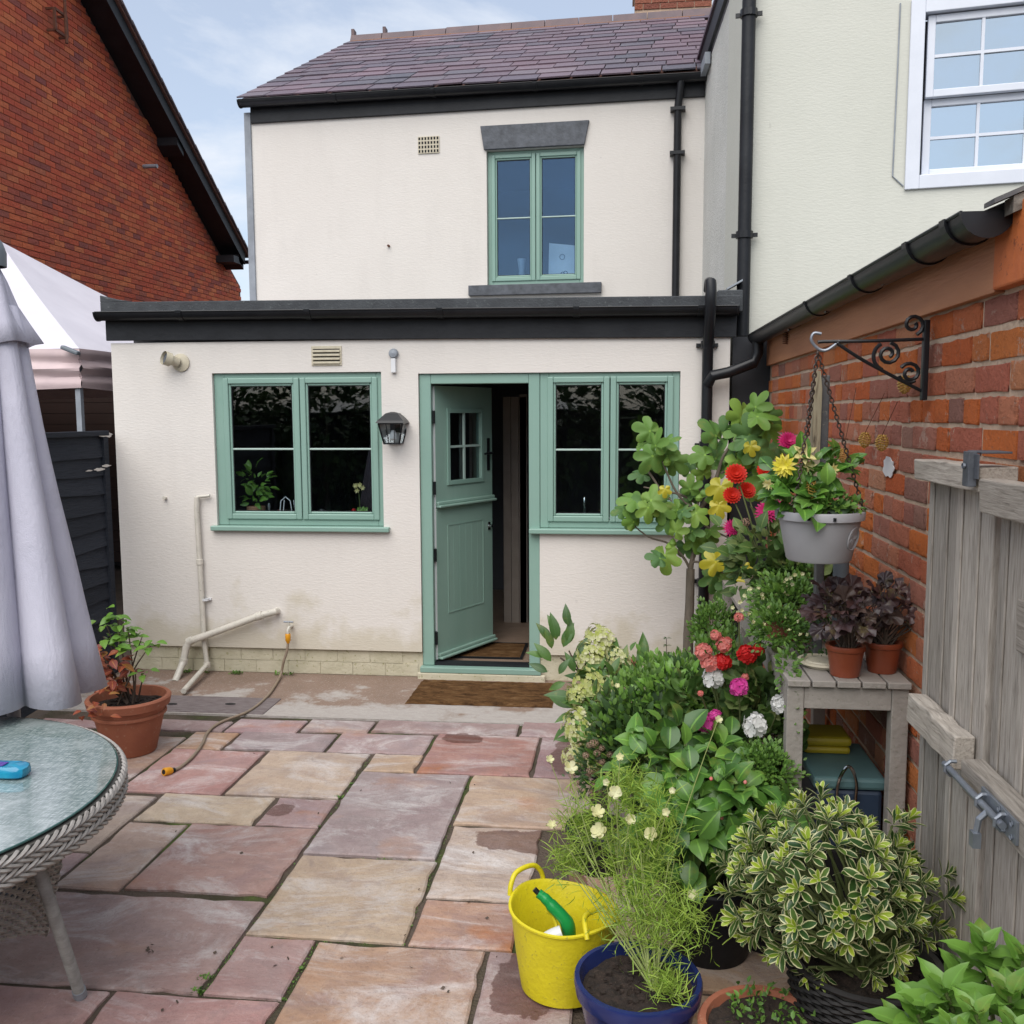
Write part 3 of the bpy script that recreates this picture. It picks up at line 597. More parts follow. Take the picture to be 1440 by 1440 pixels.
wl = window(cot, TE, WL[0]+.002, WL[1]-.002, 1.066, WL[3]-.002, 'glass', fr=(.075, .04, .045, .055))
bx(MB(), TE, WL[0]-.035, WL[1]+.045, 1.03, 1.064, -.09, .045).build('sill', M['green'], wl, bev=.006)
wr = window(cot, TE, -.528, DO[1]-.002, 1.066, DO[3]-.002, 'glass', fr=(.06, .05, .04, .055))
bx(MB(), TE, -.60, .41, 1.03, 1.064, -.09, .045).build('sill', M['green'], wr, bev=.006)
# door frame
mb = MB()
bx(mb, TE, DO[0]+.002, -1.275, .085, 2.113, -.11, -.02); bx(mb, TE, -.605, -.53, .085, 2.113, -.11, -.02); bx(mb, TE, -1.275, -.605, 2.045, 2.113, -.11, -.02)
dframe = mb.build('door_frame', M['green'], cot, bev=.005)
bx(MB(), TE, DO[0]-.01, -.52, .045, .083, -.12, .03).build('threshold', M['green'], dframe, bev=.004)
bx(MB(), TE, -1.274, -.606, .084, .10, -.115, -.03).build('weather_strip', M['black'], dframe)
# stable door, hinged at the left and standing open into the kitchen
hx, hy = -1.262, D+.085
free = Vector((-.985, 7.02)); dv = (free-Vector((hx, hy))); ang = math.atan2(dv.y, dv.x); DWd = .70
cd, sn = math.cos(ang), math.sin(ang)
def TD(u, v, w_): return (hx+u*cd+w_*sn, hy+u*sn-w_*cd, v)     # u from hinge, w towards the outside face
door = bx(MB(), TD, .004, DWd, .105, 1.185, -.045, 0).build('door', M['green_door'], cot, bev=.003)
# upper leaf with a glazed opening
mb = MB(); U0, U1, V0, V1 = .15, .56, 1.36, 1.86
wall_holes(mb, TD, .004, DWd, 1.20, 2.035, [(U0, U1, V0, V1)], .045)
mb.build('upper_leaf', M['green_door'], door)
mb = MB()
for (a, b, c, d) in ((U0-.02, U0+.012, V0-.02, V1+.02), (U1-.012, U1+.02, V0-.02, V1+.02), (U0+.012, U1-.012, V0-.02, V0+.012), (U0+.012, U1-.012, V1-.012, V1+.02)): bx(mb, TD, a, b, c, d, .0005, .012)
mb.build('glazing_frame', M['green'], door, bev=.003)
mb = MB(); um, vm = (U0+U1)/2, (V0+V1)/2
bx(mb, TD, um-.008, um+.008, V0, V1, -.018, -.004); bx(mb, TD, U0, um-.008, vm-.008, vm+.008, -.018, -.004); bx(mb, TD, um+.008, U1, vm-.008, vm+.008, -.018, -.004)
mb.build('glazing_bar', M['bar'], door)
bx(MB(), TD, U0, U1, V0, V1, -.026, -.021).build('pane', M['glass'], door)
for v in (1.19, .112):
    mb = MB(); bx(mb, TD, .0, DWd+.004, v, v+.018, .0, .042); bx(mb, TD, .0, DWd+.004, v+.018, v+.042, .0, .024); mb.build('weather_bar', M['green_door'], door, bev=.006)
mb = MB()
for (a, b, c, d) in ((.13, .138, .42, 1.06), (.57, .578, .42, 1.06), (.138, .57, .42, .428), (.138, .57, 1.052, 1.06)): bx(mb, TD, a, b, c, d, .0005, .004)
for k in range(5): bx(mb, TD, .20+k*.075, .203+k*.075, .428, 1.052, .0001, .0009)
mb.build('panel_moulding', M['green_door'], door)
bx(MB(), TD, -.004, .0035, .11, 2.03, -.044, -.002).build('door_edge', M['white_pvc'], door)
for v in (.27, .86, 1.23+.1, 1.82):
    mb = MB(); p0 = TD(-.008, v, .004); mb.tube([(p0[0]-.004, p0[1]-.014, v-.045), (p0[0]-.004, p0[1]-.014, v+.045)], .011, 10)
    bx(mb, TD, -.008, -.0045, v-.045, v+.045, -.04, .0); mb.build('hinge', M['blackp'], door)
mb = MB(); bx(mb, TD, .63, .662, 1.42, 1.66, .0, .007); p0 = Vector(TD(.646, 1.55, .0)); p1 = Vector(TD(.646, 1.55, .05)); p2 = Vector(TD(.53, 1.548, .055)); mb.tube([p0, p1, p2], .009, 8)
mb.build('handle', M['blackp'], door)
mb = MB(); bx(mb, TD, .635, .665, 1.0-.03, 1.0+.03, .0, .006); p0 = Vector(TD(.65, 1.0, .0)); p1 = Vector(TD(.65, 1.0, .03)); mb.tube([p0, p1], .012, 10); mb.build('lock', M['chrome'], door)

# ---------------------------------------------------------- flat roof edge of the extension
RL, RR = -3.63, .775
tz = lambda x, z: z-.032*(x-RL)/(RR-RL)      # the roof edge falls a little to the right
mb = MB(); mb.hexa([(x, y, tz(x, z)) for x in (RL+.03, RR) for y in (D-.03, D+3.0) for z in (2.555, 2.628)])
mb.add([(RL+.03, D-.03, 2.628), (RL+.26, D-.03, 2.628), (RL+.09, D-.03, 2.655), (RL+.03, D-.03, 2.675), (RL+.03, D+2.9, 2.628), (RL+.26, D+2.9, 2.628), (RL+.09, D+2.9, 2.655), (RL+.03, D+2.9, 2.675)],
       [(0, 1, 2, 3), (4, 7, 6, 5), (0, 3, 7, 4), (1, 5, 6, 2), (2, 6, 7, 3)])
fr_ = mb.build('flat_roof', M['felt'], cot, bev=.006)
MB().hexa([(x, y, tz(x, z)) for x in (RL+.06, RR-.02) for y in (D-.026, D-.002) for z in (2.362, 2.553)]).build('fascia', M['black'], fr_, bev=.003)
def gutter(a, b, r_, mat, parent, caps=True, name='gutter', sink=.4, clips=(), start=math.pi):
    """half-round gutter from a to b, open at the top"""
    a = Vector(a); b = Vector(b); t = (b-a).normalized(); x = t.cross(Vector((0, 0, 1))).normalized(); mb = MB(); n = 12; vs = []
    for p in (a, b):
        for rr in (r_, r_-.004):
            for j in range(n+1):
                an = math.pi+math.pi*j/n; vs.append(p+x*math.cos(an)*rr+Vector((0, 0, math.sin(an)*rr)))
    k = n+1
    fs = [(j, j+1, 2*k+j+1, 2*k+j) for j in range(n)] + [(k+j, 3*k+j, 3*k+j+1, k+j+1) for j in range(n)] + [(0, 2*k, 3*k, k), (n, k+n, 3*k+n, 2*k+n)]
    mb.add(vs, fs)
    if caps:
        for p, s_ in ((a, -1), (b, 1)):
            c = [p+t*s_*.001+x*math.cos(math.pi+math.pi*j/n)*(r_+.005)+Vector((0, 0, math.sin(math.pi+math.pi*j/n)*(r_+.005))) for j in range(n+1)]
            mb.prism([c_ + Vector((0, 0, 0)) for c_ in c], t*s_*.012)
    # rolled lips
    for s_ in (-1, 1): mb.tube([a+x*s_*r_, b+x*s_*r_], .005, 6)
    g = mb.build(name, mat, parent, smooth='auto')
    for c in clips:
        p = a+t*c; mb = MB(); vs = []
        for q in (p-t*.02, p+t*.02):
            for rr in (r_+.009, r_+.001):
                for j in range(n+1):
                    an = math.pi+math.pi*j/n; vs.append(q+x*math.cos(an)*rr+Vector((0, 0, math.sin(an)*rr+.004)))
        mb.add(vs, fs+[(j, k+j, k+j+1, j+1) for j in range(n)]+[(2*k+j, 2*k+j+1, 3*k+j+1, 3*k+j) for j in range(n)]); mb.build('gutter_clip', mat, g)
    return g
gutter((RL+.05, D-.085, 2.547), (RR-.03, D-.085, 2.518), .055, M['blackp'], fr_, clips=(.6, 1.5, 2.4, 3.3, 4.1))
# rain pipe in front of the extension, right-hand end
q = oy(999, 400, D-.13)
mb = MB(); X_ = .57
mb.tube([(X_, D-.09, 2.62), (X_, D-.13, 2.67), (X_, D-.19, 2.66), (X_+.002, D-.20, 2.60), (X_+.002, D-.19, 2.5), (X_, D-.12, 2.36), (X_, D-.075, 2.26), (X_, D-.065, 2.0), (X_, D-.065, .05)], .036, 12)
dp = mb.build('rain_pipe', M['blackp'], cot, smooth='auto')
for z in (2.28, 1.63, .72):
    mb = MB(); mb.lathe([(.038, -.025), (.046, -.025), (.046, .025), (.038, .025)], (X_, D-.065, z), 14); mb.box(X_-.07, X_+.07, D-.03, D-.001, z-.012, z+.012); mb.build('pipe_clip', M['blackp'], dp)

# ---------------------------------------------------------- upper storey, seen a little askew
UA = Vector((-3.76, 9.65, 0)); UB = Vector((.80, 9.39, 0)); ud = (UB-UA).normalized(); un = Vector((ud.y, -ud.x, 0)); ULEN = (UB-UA).length
def TU(u, v, w_): p = UA+ud*u+un*w_; return (p.x, p.y, v)
def upx(x, y): p = onp(x, y, UA, un); return (p-UA).dot(ud), p.z
u0, vt = upx(684, 212); u1, _ = upx(821, 300); _, vb = upx(750, 402)
eL = upx(352, 170); eb = upx(660, 148)[1]
ZE = 4.80
mb = MB(); wall_holes(mb, TU, 0, ULEN, 2.4, ZE, [(u0, u1, vb, vt)], .25); mb.build('upper_wall', M['render'], cot)
bx(MB(), TU, .0, ULEN, 2.4, ZE, -3.9, -.251).build('upper_block', M['dark'], cot) if False else None
uw = window(cot, TU, u0+.003, u1-.003, vb+.02, vt-.003, 'glass_up', fr=(.045, .04, .04, .05), w_=-.05)
a_ = upx(660, 410)[0]; b_ = upx(846, 405)[0]
bx(MB(), TU, a_, b_, vb-.085, vb+.015, -.12, .05).build('sill', M['stone'], uw, bev=.004)
# wedge shaped lintel
q = [upx(676, 178), upx(829, 170), upx(822, 208), upx(681, 215)]
zt = (q[0][1]+q[1][1])/2; zb = vt+.004
mb = MB(); mb.prism([TU(q[0][0], zt, .03), TU(q[1][0], zt, .03), TU(q[2][0]-.0, zb, .03), TU(q[3][0]+.0, zb, .03)], Vector(TU(0, 0, -.08))-Vector(TU(0, 0, .03)))
mb.build('lintel', M['stone'], uw, bev=.006)
# room behind the upper window: back wall, sill board and things on it
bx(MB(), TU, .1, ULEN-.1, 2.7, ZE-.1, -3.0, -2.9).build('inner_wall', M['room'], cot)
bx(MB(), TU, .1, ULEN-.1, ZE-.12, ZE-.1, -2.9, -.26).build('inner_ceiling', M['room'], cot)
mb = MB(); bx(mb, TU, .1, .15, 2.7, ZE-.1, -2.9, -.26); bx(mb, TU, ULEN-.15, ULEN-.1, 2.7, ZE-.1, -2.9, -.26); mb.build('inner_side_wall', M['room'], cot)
ws = bx(MB(), TU, u0, u1, vb-.02, vb+.06, -.42, -.125).build('window_board', M['orange_mortar'], uw)
# fascia + gutter under the slates; a black corner strip at the left
bx(MB(), TU, .02, ULEN-.02, ZE-.01, ZE+.17, -.02, .03).build('upper_fascia', M['black'], cot, bev=.004)
gutter(TU(-.045, ZE+.185, .10), TU(ULEN+.02, ZE+.165, .10), .062, M['blackp'], cot, name='upper_gutter', clips=(1, 2, 3, 4))
mb = MB(); bx(mb, TU, -.055, .015, 2.4, ZE+.1, -.05, .02); mb.build('corner_strip', M['lead'], cot, bev=.004)
mb = MB(); uq = upx(952, 250)[0]
mb.tube([TU(uq+.03, ZE+.14, .10), TU(uq+.02, ZE+.05, .09), TU(uq, ZE-.10, .05), TU(uq, 2.6, .05)], .036, 12)
dp2 = mb.build('rain_pipe', M['blackp'], cot, smooth='auto')
for z in (ZE-.52, ZE-.12): bx(MB(), TU, uq-.07, uq+.07, z-.015, z+.015, .0, .095).build('pipe_clip', M['blackp'], dp2)
# slate roof
ridge_l = Vector((-3.72, 13.3)); RDZ = 1.86; RDY = 3.55
def TR(u, s, h=0.):     # u along the eaves, s up the slope in metres of run, h above the slope
    k = RDZ/RDY; nl = math.hypot(1, k); p = UA+ud*u+un*(.10-s); return Vector((p.x, p.y, ZE+.20+s*k)) + (un*(k/nl)+Vector((0, 0, 1/nl)))*h
mb = MB(); mb.add([TR(-.06, 0), TR(ULEN+.1, 0), TR(ULEN+.1, RDY), TR(-.06, RDY), TR(-.06, 0, -.03), TR(ULEN+.1, 0, -.03), TR(ULEN+.1, RDY, -.03), TR(-.06, RDY, -.03)], [(0, 1, 2, 3), (7, 6, 5, 4), (0, 4, 5, 1), (0, 3, 7, 4)])
# back slope so that the roof is closed
p3 = TR(-.06, RDY); p4 = TR(ULEN+.1, RDY); mb.add([p3, p4, p4+Vector((0, 3.6, -2.1)), p3+Vector((0, 3.6, -2.1))], [(0, 1, 2, 3)])
roof = mb.build('roof', M['mortar_d'], cot, fix=False)
rs = random.Random(11); gauge = .25; rows = int(RDY/gauge*1.0); cnt = 0
stuff = MB()
def slate_c(u, w_, s, dz, tilt, tl):
    k0 = .006; return [TR(u+a*w_, s+b*.36 + (tl*a if not b else 0), (.018 if not b else .004)+c*.014+dz) for a in (0, 1) for b in (0, 1) for c in (0, 1)]
for r_ in range(rows+1):
    s = r_*gauge-.03; u = -.05 - (rs.uniform(0, .1) if r_ % 2 else 0.14)
    while u < ULEN+.02:
        w_ = rs.choice([.28, .32, .36, .40])*rs.uniform(.95, 1.05)
        uu = max(u, -.07); ww = u+w_-.011-uu
        if ww > .04:
            c = slate_c(uu, ww, s+rs.uniform(-.008, .008), rs.uniform(0, .006), 0, rs.uniform(-.012, .012)); rv = rs.random()*.999
            if cnt < 296 and s < RDY-.3:
                MB().hexa([p for p in c], rv).build('slate', M['slate'], roof, fix=False); cnt += 1
            elif s < RDY-.1: stuff.hexa(c, rv)
        u += w_
tag(stuff.build('slates', M['slate'], roof, fix=False), kind='stuff')
# ridge tiles
u = -.06; k = 0
while u < ULEN+.05:
    l = .44; mb = MB(); a = TR(u, RDY, 0); b = TR(u+l-.01, RDY, 0)
    hh = (.02 if k < 3 else .03)
    vs = []
    for p in (a, b):
        for (dy, dz) in ((-.13, -.035), (-.07, .045+hh), (0, .07+hh), (.07, .045+hh), (.13, -.035)): vs.append(p+Vector((0, dy, dz)))
    mb.add(vs, [(j, j+1, j+6, j+5) for j in range(4)]+[(0, 5, 9, 4), (0, 1, 2, 3, 4), (9, 8, 7, 6, 5)])
    if k < 2: mb.box(a.x, a.x+.04, a.y-.06, a.y+.06, a.z+.05, a.z+.15)
    mb.build('ridge_tile', M['rtile'], roof); u += l; k += 1
mb = MB(); mb.beam(TR(-.05, RDY-.10, .01), TR(ULEN+.05, RDY-.10, .01), .05, .03); mb.build('ridge_mortar', M['orange_mortar'], roof)
# chimney behind the ridge
cq = TR(0, RDY+.6).y; cA = oy(893, 20, 13.6); cB = oy(1000, 20, 13.6)
chm = MB().box(cA.x, cB.x, 13.5, 14.3, 6.0, 8.3).build('chimney', M['mortar_r'], cot)
for r_ in range(12):
    z = 7.55-.30+r_*.078; x = cA.x-.004+(0 if r_ % 2 else -.11)
    while x < cB.x:
        a = max(x, cA.x-.006); b = min(x+.215, cB.x+.006)
        if b-a > .03: MB().box(a, b, 13.485, 13.52, z, z+.066, rs.random()*.999).build('brick', M['brick_ch'], chm)
        x += .226
for z in (7.56+.07, 7.56+.31): MB().box(cA.x-.03, cB.x+.03, 13.46, 14.33, z, z+.03).build('band', M['white_band'], chm)
# grilles and air bricks
def at(T, x, y): return None
q0 = oy(438, 487, D); q1 = oy(481, 514, D)
v_ = bx(MB(), TE, q0.x, q1.x, q1.z, q0.z, .0, .008).build('air_vent', M['cream'], cot, bev=.002)
for k in range(4):
    z = q1.z+.014+k*.026; bx(MB(), TE, q0.x+.01, q1.x-.01, z, z+.014, .0085, .020).build('louvre', M['cream'], v_)
    bx(MB(), TE, q0.x+.012, q1.x-.012, z+.0145, z+.022, .0082, .0095).build('gap', M['dark'], v_)
a0 = upx(588, 193); a1 = upx(618, 215)
v_ = bx(MB(), TU, a0[0], a1[0], a1[1], a0[1], .0, .012).build('air_brick', M['cream'], cot)
for i in range(7):
    for j in range(4):
        u = a0[0]+(a1[0]-a0[0])*(i+.5)/7; v = a1[1]+(a0[1]-a1[1])*(j+.5)/4; bx(MB(), TU, u-.009, u+.009, v-.013, v+.013, .0125, .0135).build('hole', M['dark'], v_)
# ============================================================ right-hand neighbour (pale green render, sash window)
nb = thing('neighbour_house', (2.5, 6.6, 0), 'tall pale green rendered house at the right with a white sash window', 'house')
NA = Vector((.865, 6.62, 0)); ndir = Vector((math.cos(math.radians(-9)), math.sin(math.radians(-9)), 0)); nn = Vector((ndir.y, -ndir.x, 0))
def TN(u, v, w_): p = NA+ndir*u+nn*w_; return (p.x, p.y, v)
def npx(x, y): p = onp(x, y, NA, nn); return (p-NA).dot(ndir), p.z
s0 = npx(1272, 267); s1 = npx(1440, 100); s2 = npx(1287, 8)
NU1, NV0, NV1, NU0 = s0[0]+1.40, s0[1], s2[1]+.03, s0[0]
mb = MB(); wall_holes(mb, TN, 0, 3.2, -.05, 8.2, [(NU0, NU1, NV0, NV1)], .3); mb.build('wall', M['old_render'], nb)
# side wall towards the cottage with its black eaves board and gutter
sB = Vector((.785, 9.35, 0)); sdv = (sB-NA); sl = sdv.length; sdv.normalize(); sn_ = Vector((-sdv.y, sdv.x, 0))
def TS(u, v, w_): p = NA+sdv*u+sn_*w_; return (p.x, p.y, v)
bx(MB(), TS, 1.15, sl+4.5, -.05, 5.02, -.2, .0).build('side_wall', M['grey_render'], nb)
bx(MB(), TS, .001, 1.149, -.05, 5.02, -.2, .012).build('side_wall', M['old_render'], nb, bev=.01)
ev = bx(MB(), TS, -.1, sl+3.5, 5.06, 5.24, -.0, .03).build('eaves_board', M['black'], nb)
bx(MB(), TS, -.12, sl+3.5, 5.24, 5.27, -.02, .05).build('roof_edge', M['slate'], nb)
mb = MB(); mb.add([TS(-.1, 5.26, .05), TS(sl+3.5, 5.26, .05), (4.5, sl+9.5, 8.4), (4.5, 6.2, 8.4)], [(0, 1, 2, 3)]); mb.build('roof', M['slate'], nb, fix=False)
# flashing at the join of slates and side wall
bx(MB(), TS, 2.3, sl+.1, 4.93, 5.03, .012, .06).build('flashing', M['lead'], nb)
# black soil pipe down the corner
def vpipe(T, u, z0, z1, off, r_, parent, clips, name='rain_pipe', mat='black'):
    mb = MB(); mb.tube([T(u, z1, off), T(u, z0, off)], r_, 14, r=0.); p = mb.build(name, M[mat], parent, smooth='auto')
    for z in clips:
        c = Vector(T(u, z, off)); mb = MB(); mb.lathe([(r_+.001, -.022), (r_+.012, -.022), (r_+.012, .022), (r_+.001, .022)], c, 14); mb.beam(c-ndir*.085-nn*.02, c+ndir*.085-nn*.02, .02, .025)
        mb.build('pipe_clip', M['blackp'], p)
    return p
uP = npx(1050, 200)[0]
pp = vpipe(TN, uP, 2.35, 8., .07, .044, nb, (npx(1048, 333)[1], npx(1054, 25)[1], 6.5), 'soil_pipe')
# lead roll and little black hopper where the flat roof meets the neighbour
mb = MB(); a = oy(1012, 408, 6.5); mb.box(a.x-.02, .80, 6.42, 6.6, 2.50, 2.64); mb.build('lead_upstand', M['felt'], nb, bev=.008)
mb = MB(); mb.prism([(.70, 6.45, 2.645), (.80, 6.45, 2.70), (.80, 6.60, 2.70), (.70, 6.60, 2.645)], (0, 0, .012)); mb.build('flashing', M['lead'], nb)
# sash window
mb = MB(); fw = .075
def ring(mb, T, a, b, c, d, t, w0, w1): bx(mb, T, a, a+t, c, d, w0, w1); bx(mb, T, b-t, b, c, d, w0, w1); bx(mb, T, a+t, b-t, c, c+t, w0, w1); bx(mb, T, a+t, b-t, d-t, d, w0, w1)
ring(mb, TN, NU0-.002, NU1+.002, NV0-.002, NV1+.002, .085, -.12, .02)
sw = mb.build('window', M['white_paint'], nb, bev=.004)
mid = npx(1300, 136)[1]; a, b = NU0+.105, NU1-.105
def sash(v0, v1, w0, name, nr):
    mb = MB(); ring(mb, TN, a, b, v0, v1, .045, w0-.045, w0); s_ = mb.build(name, M['white_paint'], sw, bev=.004)
    i0, i1, j0, j1 = a+.045, b-.045, v0+.045, v1-.045
    nc = 4; cw = (i1-i0)/nc; rh = (j1-j0)/nr
    if nc:
        for k in range(1, nc): bx(MB(), TN, i0+k*cw-.009, i0+k*cw+.009, j0, j1, w0-.03, w0-.004).build('glazing_bar', M['white_paint'], sw)
        for k in range(nc):
            for r_ in range(1, nr): bx(MB(), TN, i0+k*cw+(.009 if k else 0), i0+(k+1)*cw-(.009 if k < nc-1 else 0), j0+r_*rh-.009, j0+r_*rh+.009, w0-.03, w0-.004).build('glazing_bar', M['white_paint'], sw)
    for k in range(nc):
        for r_ in range(nr):
            mb = MB(); e = random.Random(k*7+r_).uniform(-.004, .004)
            x0, x1, z0, z1 = i0+k*cw, i0+(k+1)*cw, j0+r_*rh, j0+(r_+1)*rh
            mb.hexa([TN(x_, z_, w0-.018-d_+(e if x_ == x0 else 0)) for x_ in (x0, x1) for d_ in (0, .004) for z_ in (z0, z1)]); mb.build('pane', M['glass_sash'], sw)
# small panes about 0.16 m wide as in the photograph
sash(mid, NV1-.09, -.02, 'upper_sash', 2)
sash(NV0+.088, mid+.0, -.068, 'lower_sash', 2)
bx(MB(), TN, NU0+.04, NU1-.04, NV0+.03, NV1-.03, -.30, -.28).build('blind', M['dkpaper'], sw)
mb = MB(); p0 = npx(1266, 5); p1 = npx(1255, 248); p2 = npx(1270, 262); mb.tube([TN(*p0, .006), TN(npx(1262, 100)[0], npx(1262, 100)[1], .006), TN(*p1, .006), TN(*p2, .006)], .0045, 5); mb.build('cable', M['lead'], nb)
# added black panel for the shade in the gap between cottage and brick outhouse
gp = tag(MB().box(.745, 1.15, 6.46, 6.50, 0, 2.34).build('gap_shade', M['gap_tone'], loc=(.9, 6.48, 0)), 'added black panel standing in for the shaded narrow gap beside the brick outhouse', 'panel')

# ============================================================ old brick outhouse along the right
WX = .985
oh = thing('brick_outhouse', (WX, 4.3, 0), 'low old brick outhouse with a brown fascia and black gutter along the right side', 'outbuilding')
Yn, Yf = 1.2, 6.42
MB().box(WX, WX+.12, Yn, Yf, -.05, 2.20).build('wall', M['mortar_r'], oh)
ro = random.Random(21); bl = []
course, y = .086, 0
for r_ in range(0, 26):
    z = .0+r_*course
    if z+.066 > 2.19: continue
    y = Yf-.01-(0 if r_ % 2 else .11)
    fl = (r_ % 4 == 1)
    while y > Yn:
        L_ = (.112 if (fl or ro.random() < .16) else .226)*ro.uniform(.93, 1.05)
        if z > .0: bl.append((y-L_, y, z+ro.uniform(-.003, .003), ro.random()*.999, ro.uniform(0, .010)))
        y -= L_+ro.uniform(.012, .019)
def bshow(b):   # how large the brick shows
    yc, zc_ = (b[0]+b[1])/2, b[2]
    v = Vector((WX, yc, zc_))-CP; dz_ = v.dot(Fv); px_ = 720+FPX*v.dot(Rr)/dz_; py_ = 720-FPX*v.dot(Ur)/dz_
    if not (1060 < px_ < 1460 and 280 < py_ < 1440): return -1
    if px_ > 1325 and py_ > 640: return -.5
    return (b[1]-b[0])/dz_**2
bl.sort(key=bshow, reverse=True)
bvar = []
for i in range(14):
    mb = MB(); v_ = [(x_, y_*.5, z_*.5) for x_ in (0, 1) for y_ in (-1, 1) for z_ in (-1, 1)]
    rr = random.Random(i); jit = lambda a: rr.uniform(-a, a)
    # brick with worn, rounded arrises: back ring, front ring inset
    ring0 = [(.0, -.5, -.5), (.0, .5, -.5), (.0, .5, .5), (.0, -.5, .5)]
    r1 = [(-.6, -.5, -.5), (-.6, .5, -.5), (-.6, .5, .5), (-.6, -.5, .5)]
    f_ = []; m_ = 8
    pts = []
    for k in range(16):
        t = k/16*4; s_ = int(t); fr = t-s_; c0 = ring0[s_]; c1 = ring0[(s_+1) % 4]; pts.append((c0[1]+(c1[1]-c0[1])*fr, c0[2]+(c1[2]-c0[2])*fr))
    A = [(.0, p[0]*1.0, p[1]) for p in pts]; B = [(-.6+jit(.1), p[0]*(1+jit(.018)), p[1]*(1+jit(.09))) for p in pts]; C = [(-1+jit(.1), p[0]*(.965+jit(.016)), p[1]*(.86+jit(.09))) for p in pts]
    mb.add(A+B+C+[(-1.02, 0, 0)], [(k+o_, (k+1) % 16+o_, (k+1) % 16+16+o_, k+16+o_) for o_ in (0, 16) for k in range(16)]+[(32+k, 32+(k+1) % 16, 48) for k in range(16)], (i+.5)/14)
    me = mb.mesh('brick', smooth=True); me.materials.append(M['brick_old']); bvar.append(me)
st_ = MB()
for i, (a, b, z, rv, pr_) in enumerate(bl):
    if i < 298 and bshow((a, b, z)) > 0:
        S = Matrix.Translation((WX+.001, (a+b)/2, z+.036)) @ Matrix.Diagonal((.005+pr_*.6, b-a, .071, 1)); inst('brick', bvar[ro.randrange(14)], oh, S)
    else: st_.box(WX-.004-pr_*.5, WX+.001, a, b, z, z+.071, rv)
tag(st_.build('bricks', M['brick_old'], oh), kind='stuff')
# bricks splashed with old white paint
for (x, y, w_, h_) in ((1250, 657, .11, .075), (1198, 757, .06, .085)):
    q = ox(x, y, WX-.0095); mb = MB(); n_ = 22; ra = random.Random(x); mb.prism([(q.x, q.y+math.cos(6.283*k/n_)*w_*.5*ra.uniform(.75, 1.1)*1.3, q.z+math.sin(6.283*k/n_)*h_*.5*ra.uniform(.8, 1.15)) for k in range(n_)], (-.003, 0, 0)); mb.build('paint_patch', M['white_band'] if x < 1230 else M['paper'], oh)
fa = MB().box(WX-.028, WX+.0, 2.605, Yf-.02, 2.145, 2.335).build('fascia', M['fasciawood'], oh, bev=.003)
MB().box(WX-.035, WX+.3, 1.9, 2.60, 2.15, 2.345).build('eaves_box', M['orangewood'], oh, bev=.006)
g_o = gutter((WX-.092, Yf-.05, 2.342), (WX-.092, 2.50, 2.328), .060, M['blackp'], oh, clips=(1.9, 2.75, 3.42, 3.75))
for yk in (5.2, 4.3, 3.4): MB().beam((WX-.04, yk, 2.30), (WX-.10, yk, 2.275), .03, .012).build('gutter_bracket', M['blackp'], oh)
# roof with verge seen from below at its near end
mb = MB(); mb.hexa([(x_, y_, z_+(x_-WX)*.42) for x_ in (WX-.10, WX+2.2) for y_ in (2.50, Yf-.0) for z_ in (2.352, 2.372)]); rf_ = mb.build('roof', M['dkslate'], oh, fix=False)
mb = MB()
for k in range(7): 
    x_ = WX-.10+k*.3; mb.hexa([(xx, y_, z_+(xx-WX)*.42) for xx in (x_, x_+.29) for y_ in (2.43, 2.497) for z_ in (2.376, 2.388)], k/7.)
mb.build('verge_slate', M['dkslate'], rf_)
mb = MB(); mb.hexa([(x_, y_, z_+(x_-WX)*.42) for x_ in (WX-.055, WX+2) for y_ in (2.435, 2.49) for z_ in (2.335, 2.374)]); mb.build('verge_mortar', M['lichen'], oh)
# black swan-neck from the gutter back to the wall pipe
mb = MB(); q = [ox(1050, 455, .86), ]; mb.tube([(.885, 6.30, 2.30), (.885, 6.30, 2.22), (.86, 6.30, 2.16), (.70, 6.27, 2.10), (.60, 6.26, 2.08), (.575, 6.3, 2.03)], .036, 12); mb.build('swan_neck', M['blackp'], oh, smooth='auto')
# spring hanging from the fascia
q = ox(1105, 470, WX-.04); mb = MB(); mb.tube([(q.x+math.cos(k*.9)*.016, q.y+math.sin(k*.9)*.016, q.z+.05-k*.0017) for k in range(64)], .003, 5)
tag(mb.build('coil_spring', M['rust'], loc=q), 'rusty coil spring hanging from the brown fascia', 'spring')

# ============================================================ weathered gates folded back against the outhouse
GX = .925
def gate(Y0, Y1, boards, label):
    g = thing('garden_gate', (GX, (Y0+Y1)/2, 0), label, 'gate', None)
    rg = random.Random(int(Y0*100)); y = Y1; 
    for k in range(boards):
        w_ = (Y1-Y0)/boards; y1 = Y1-k*w_; xo = rg.uniform(-.004, .004); top = 1.66+rg.uniform(-.012, .004)
        mb = MB(); mb.box(GX-.010+xo, GX+.012+xo, y1-w_+.004, y1-.002, .03, top, rg.random()*.999)
        mb.box(GX-.016+xo, GX-.0101+xo, y1-w_*.34, y1-.004, .03, top-.003, rg.random()*.999)
        mb.build('board', M['oldwood'], g, bev=.003)
    return g
ga = gate(2.41, 2.90, 4, 'weathered grey board gate leaf nearest the bench, its lower rail sticking out')
gb = gate(1.25, 2.375, 8, 'weathered grey board gate leaf at the right edge carrying the bolt')
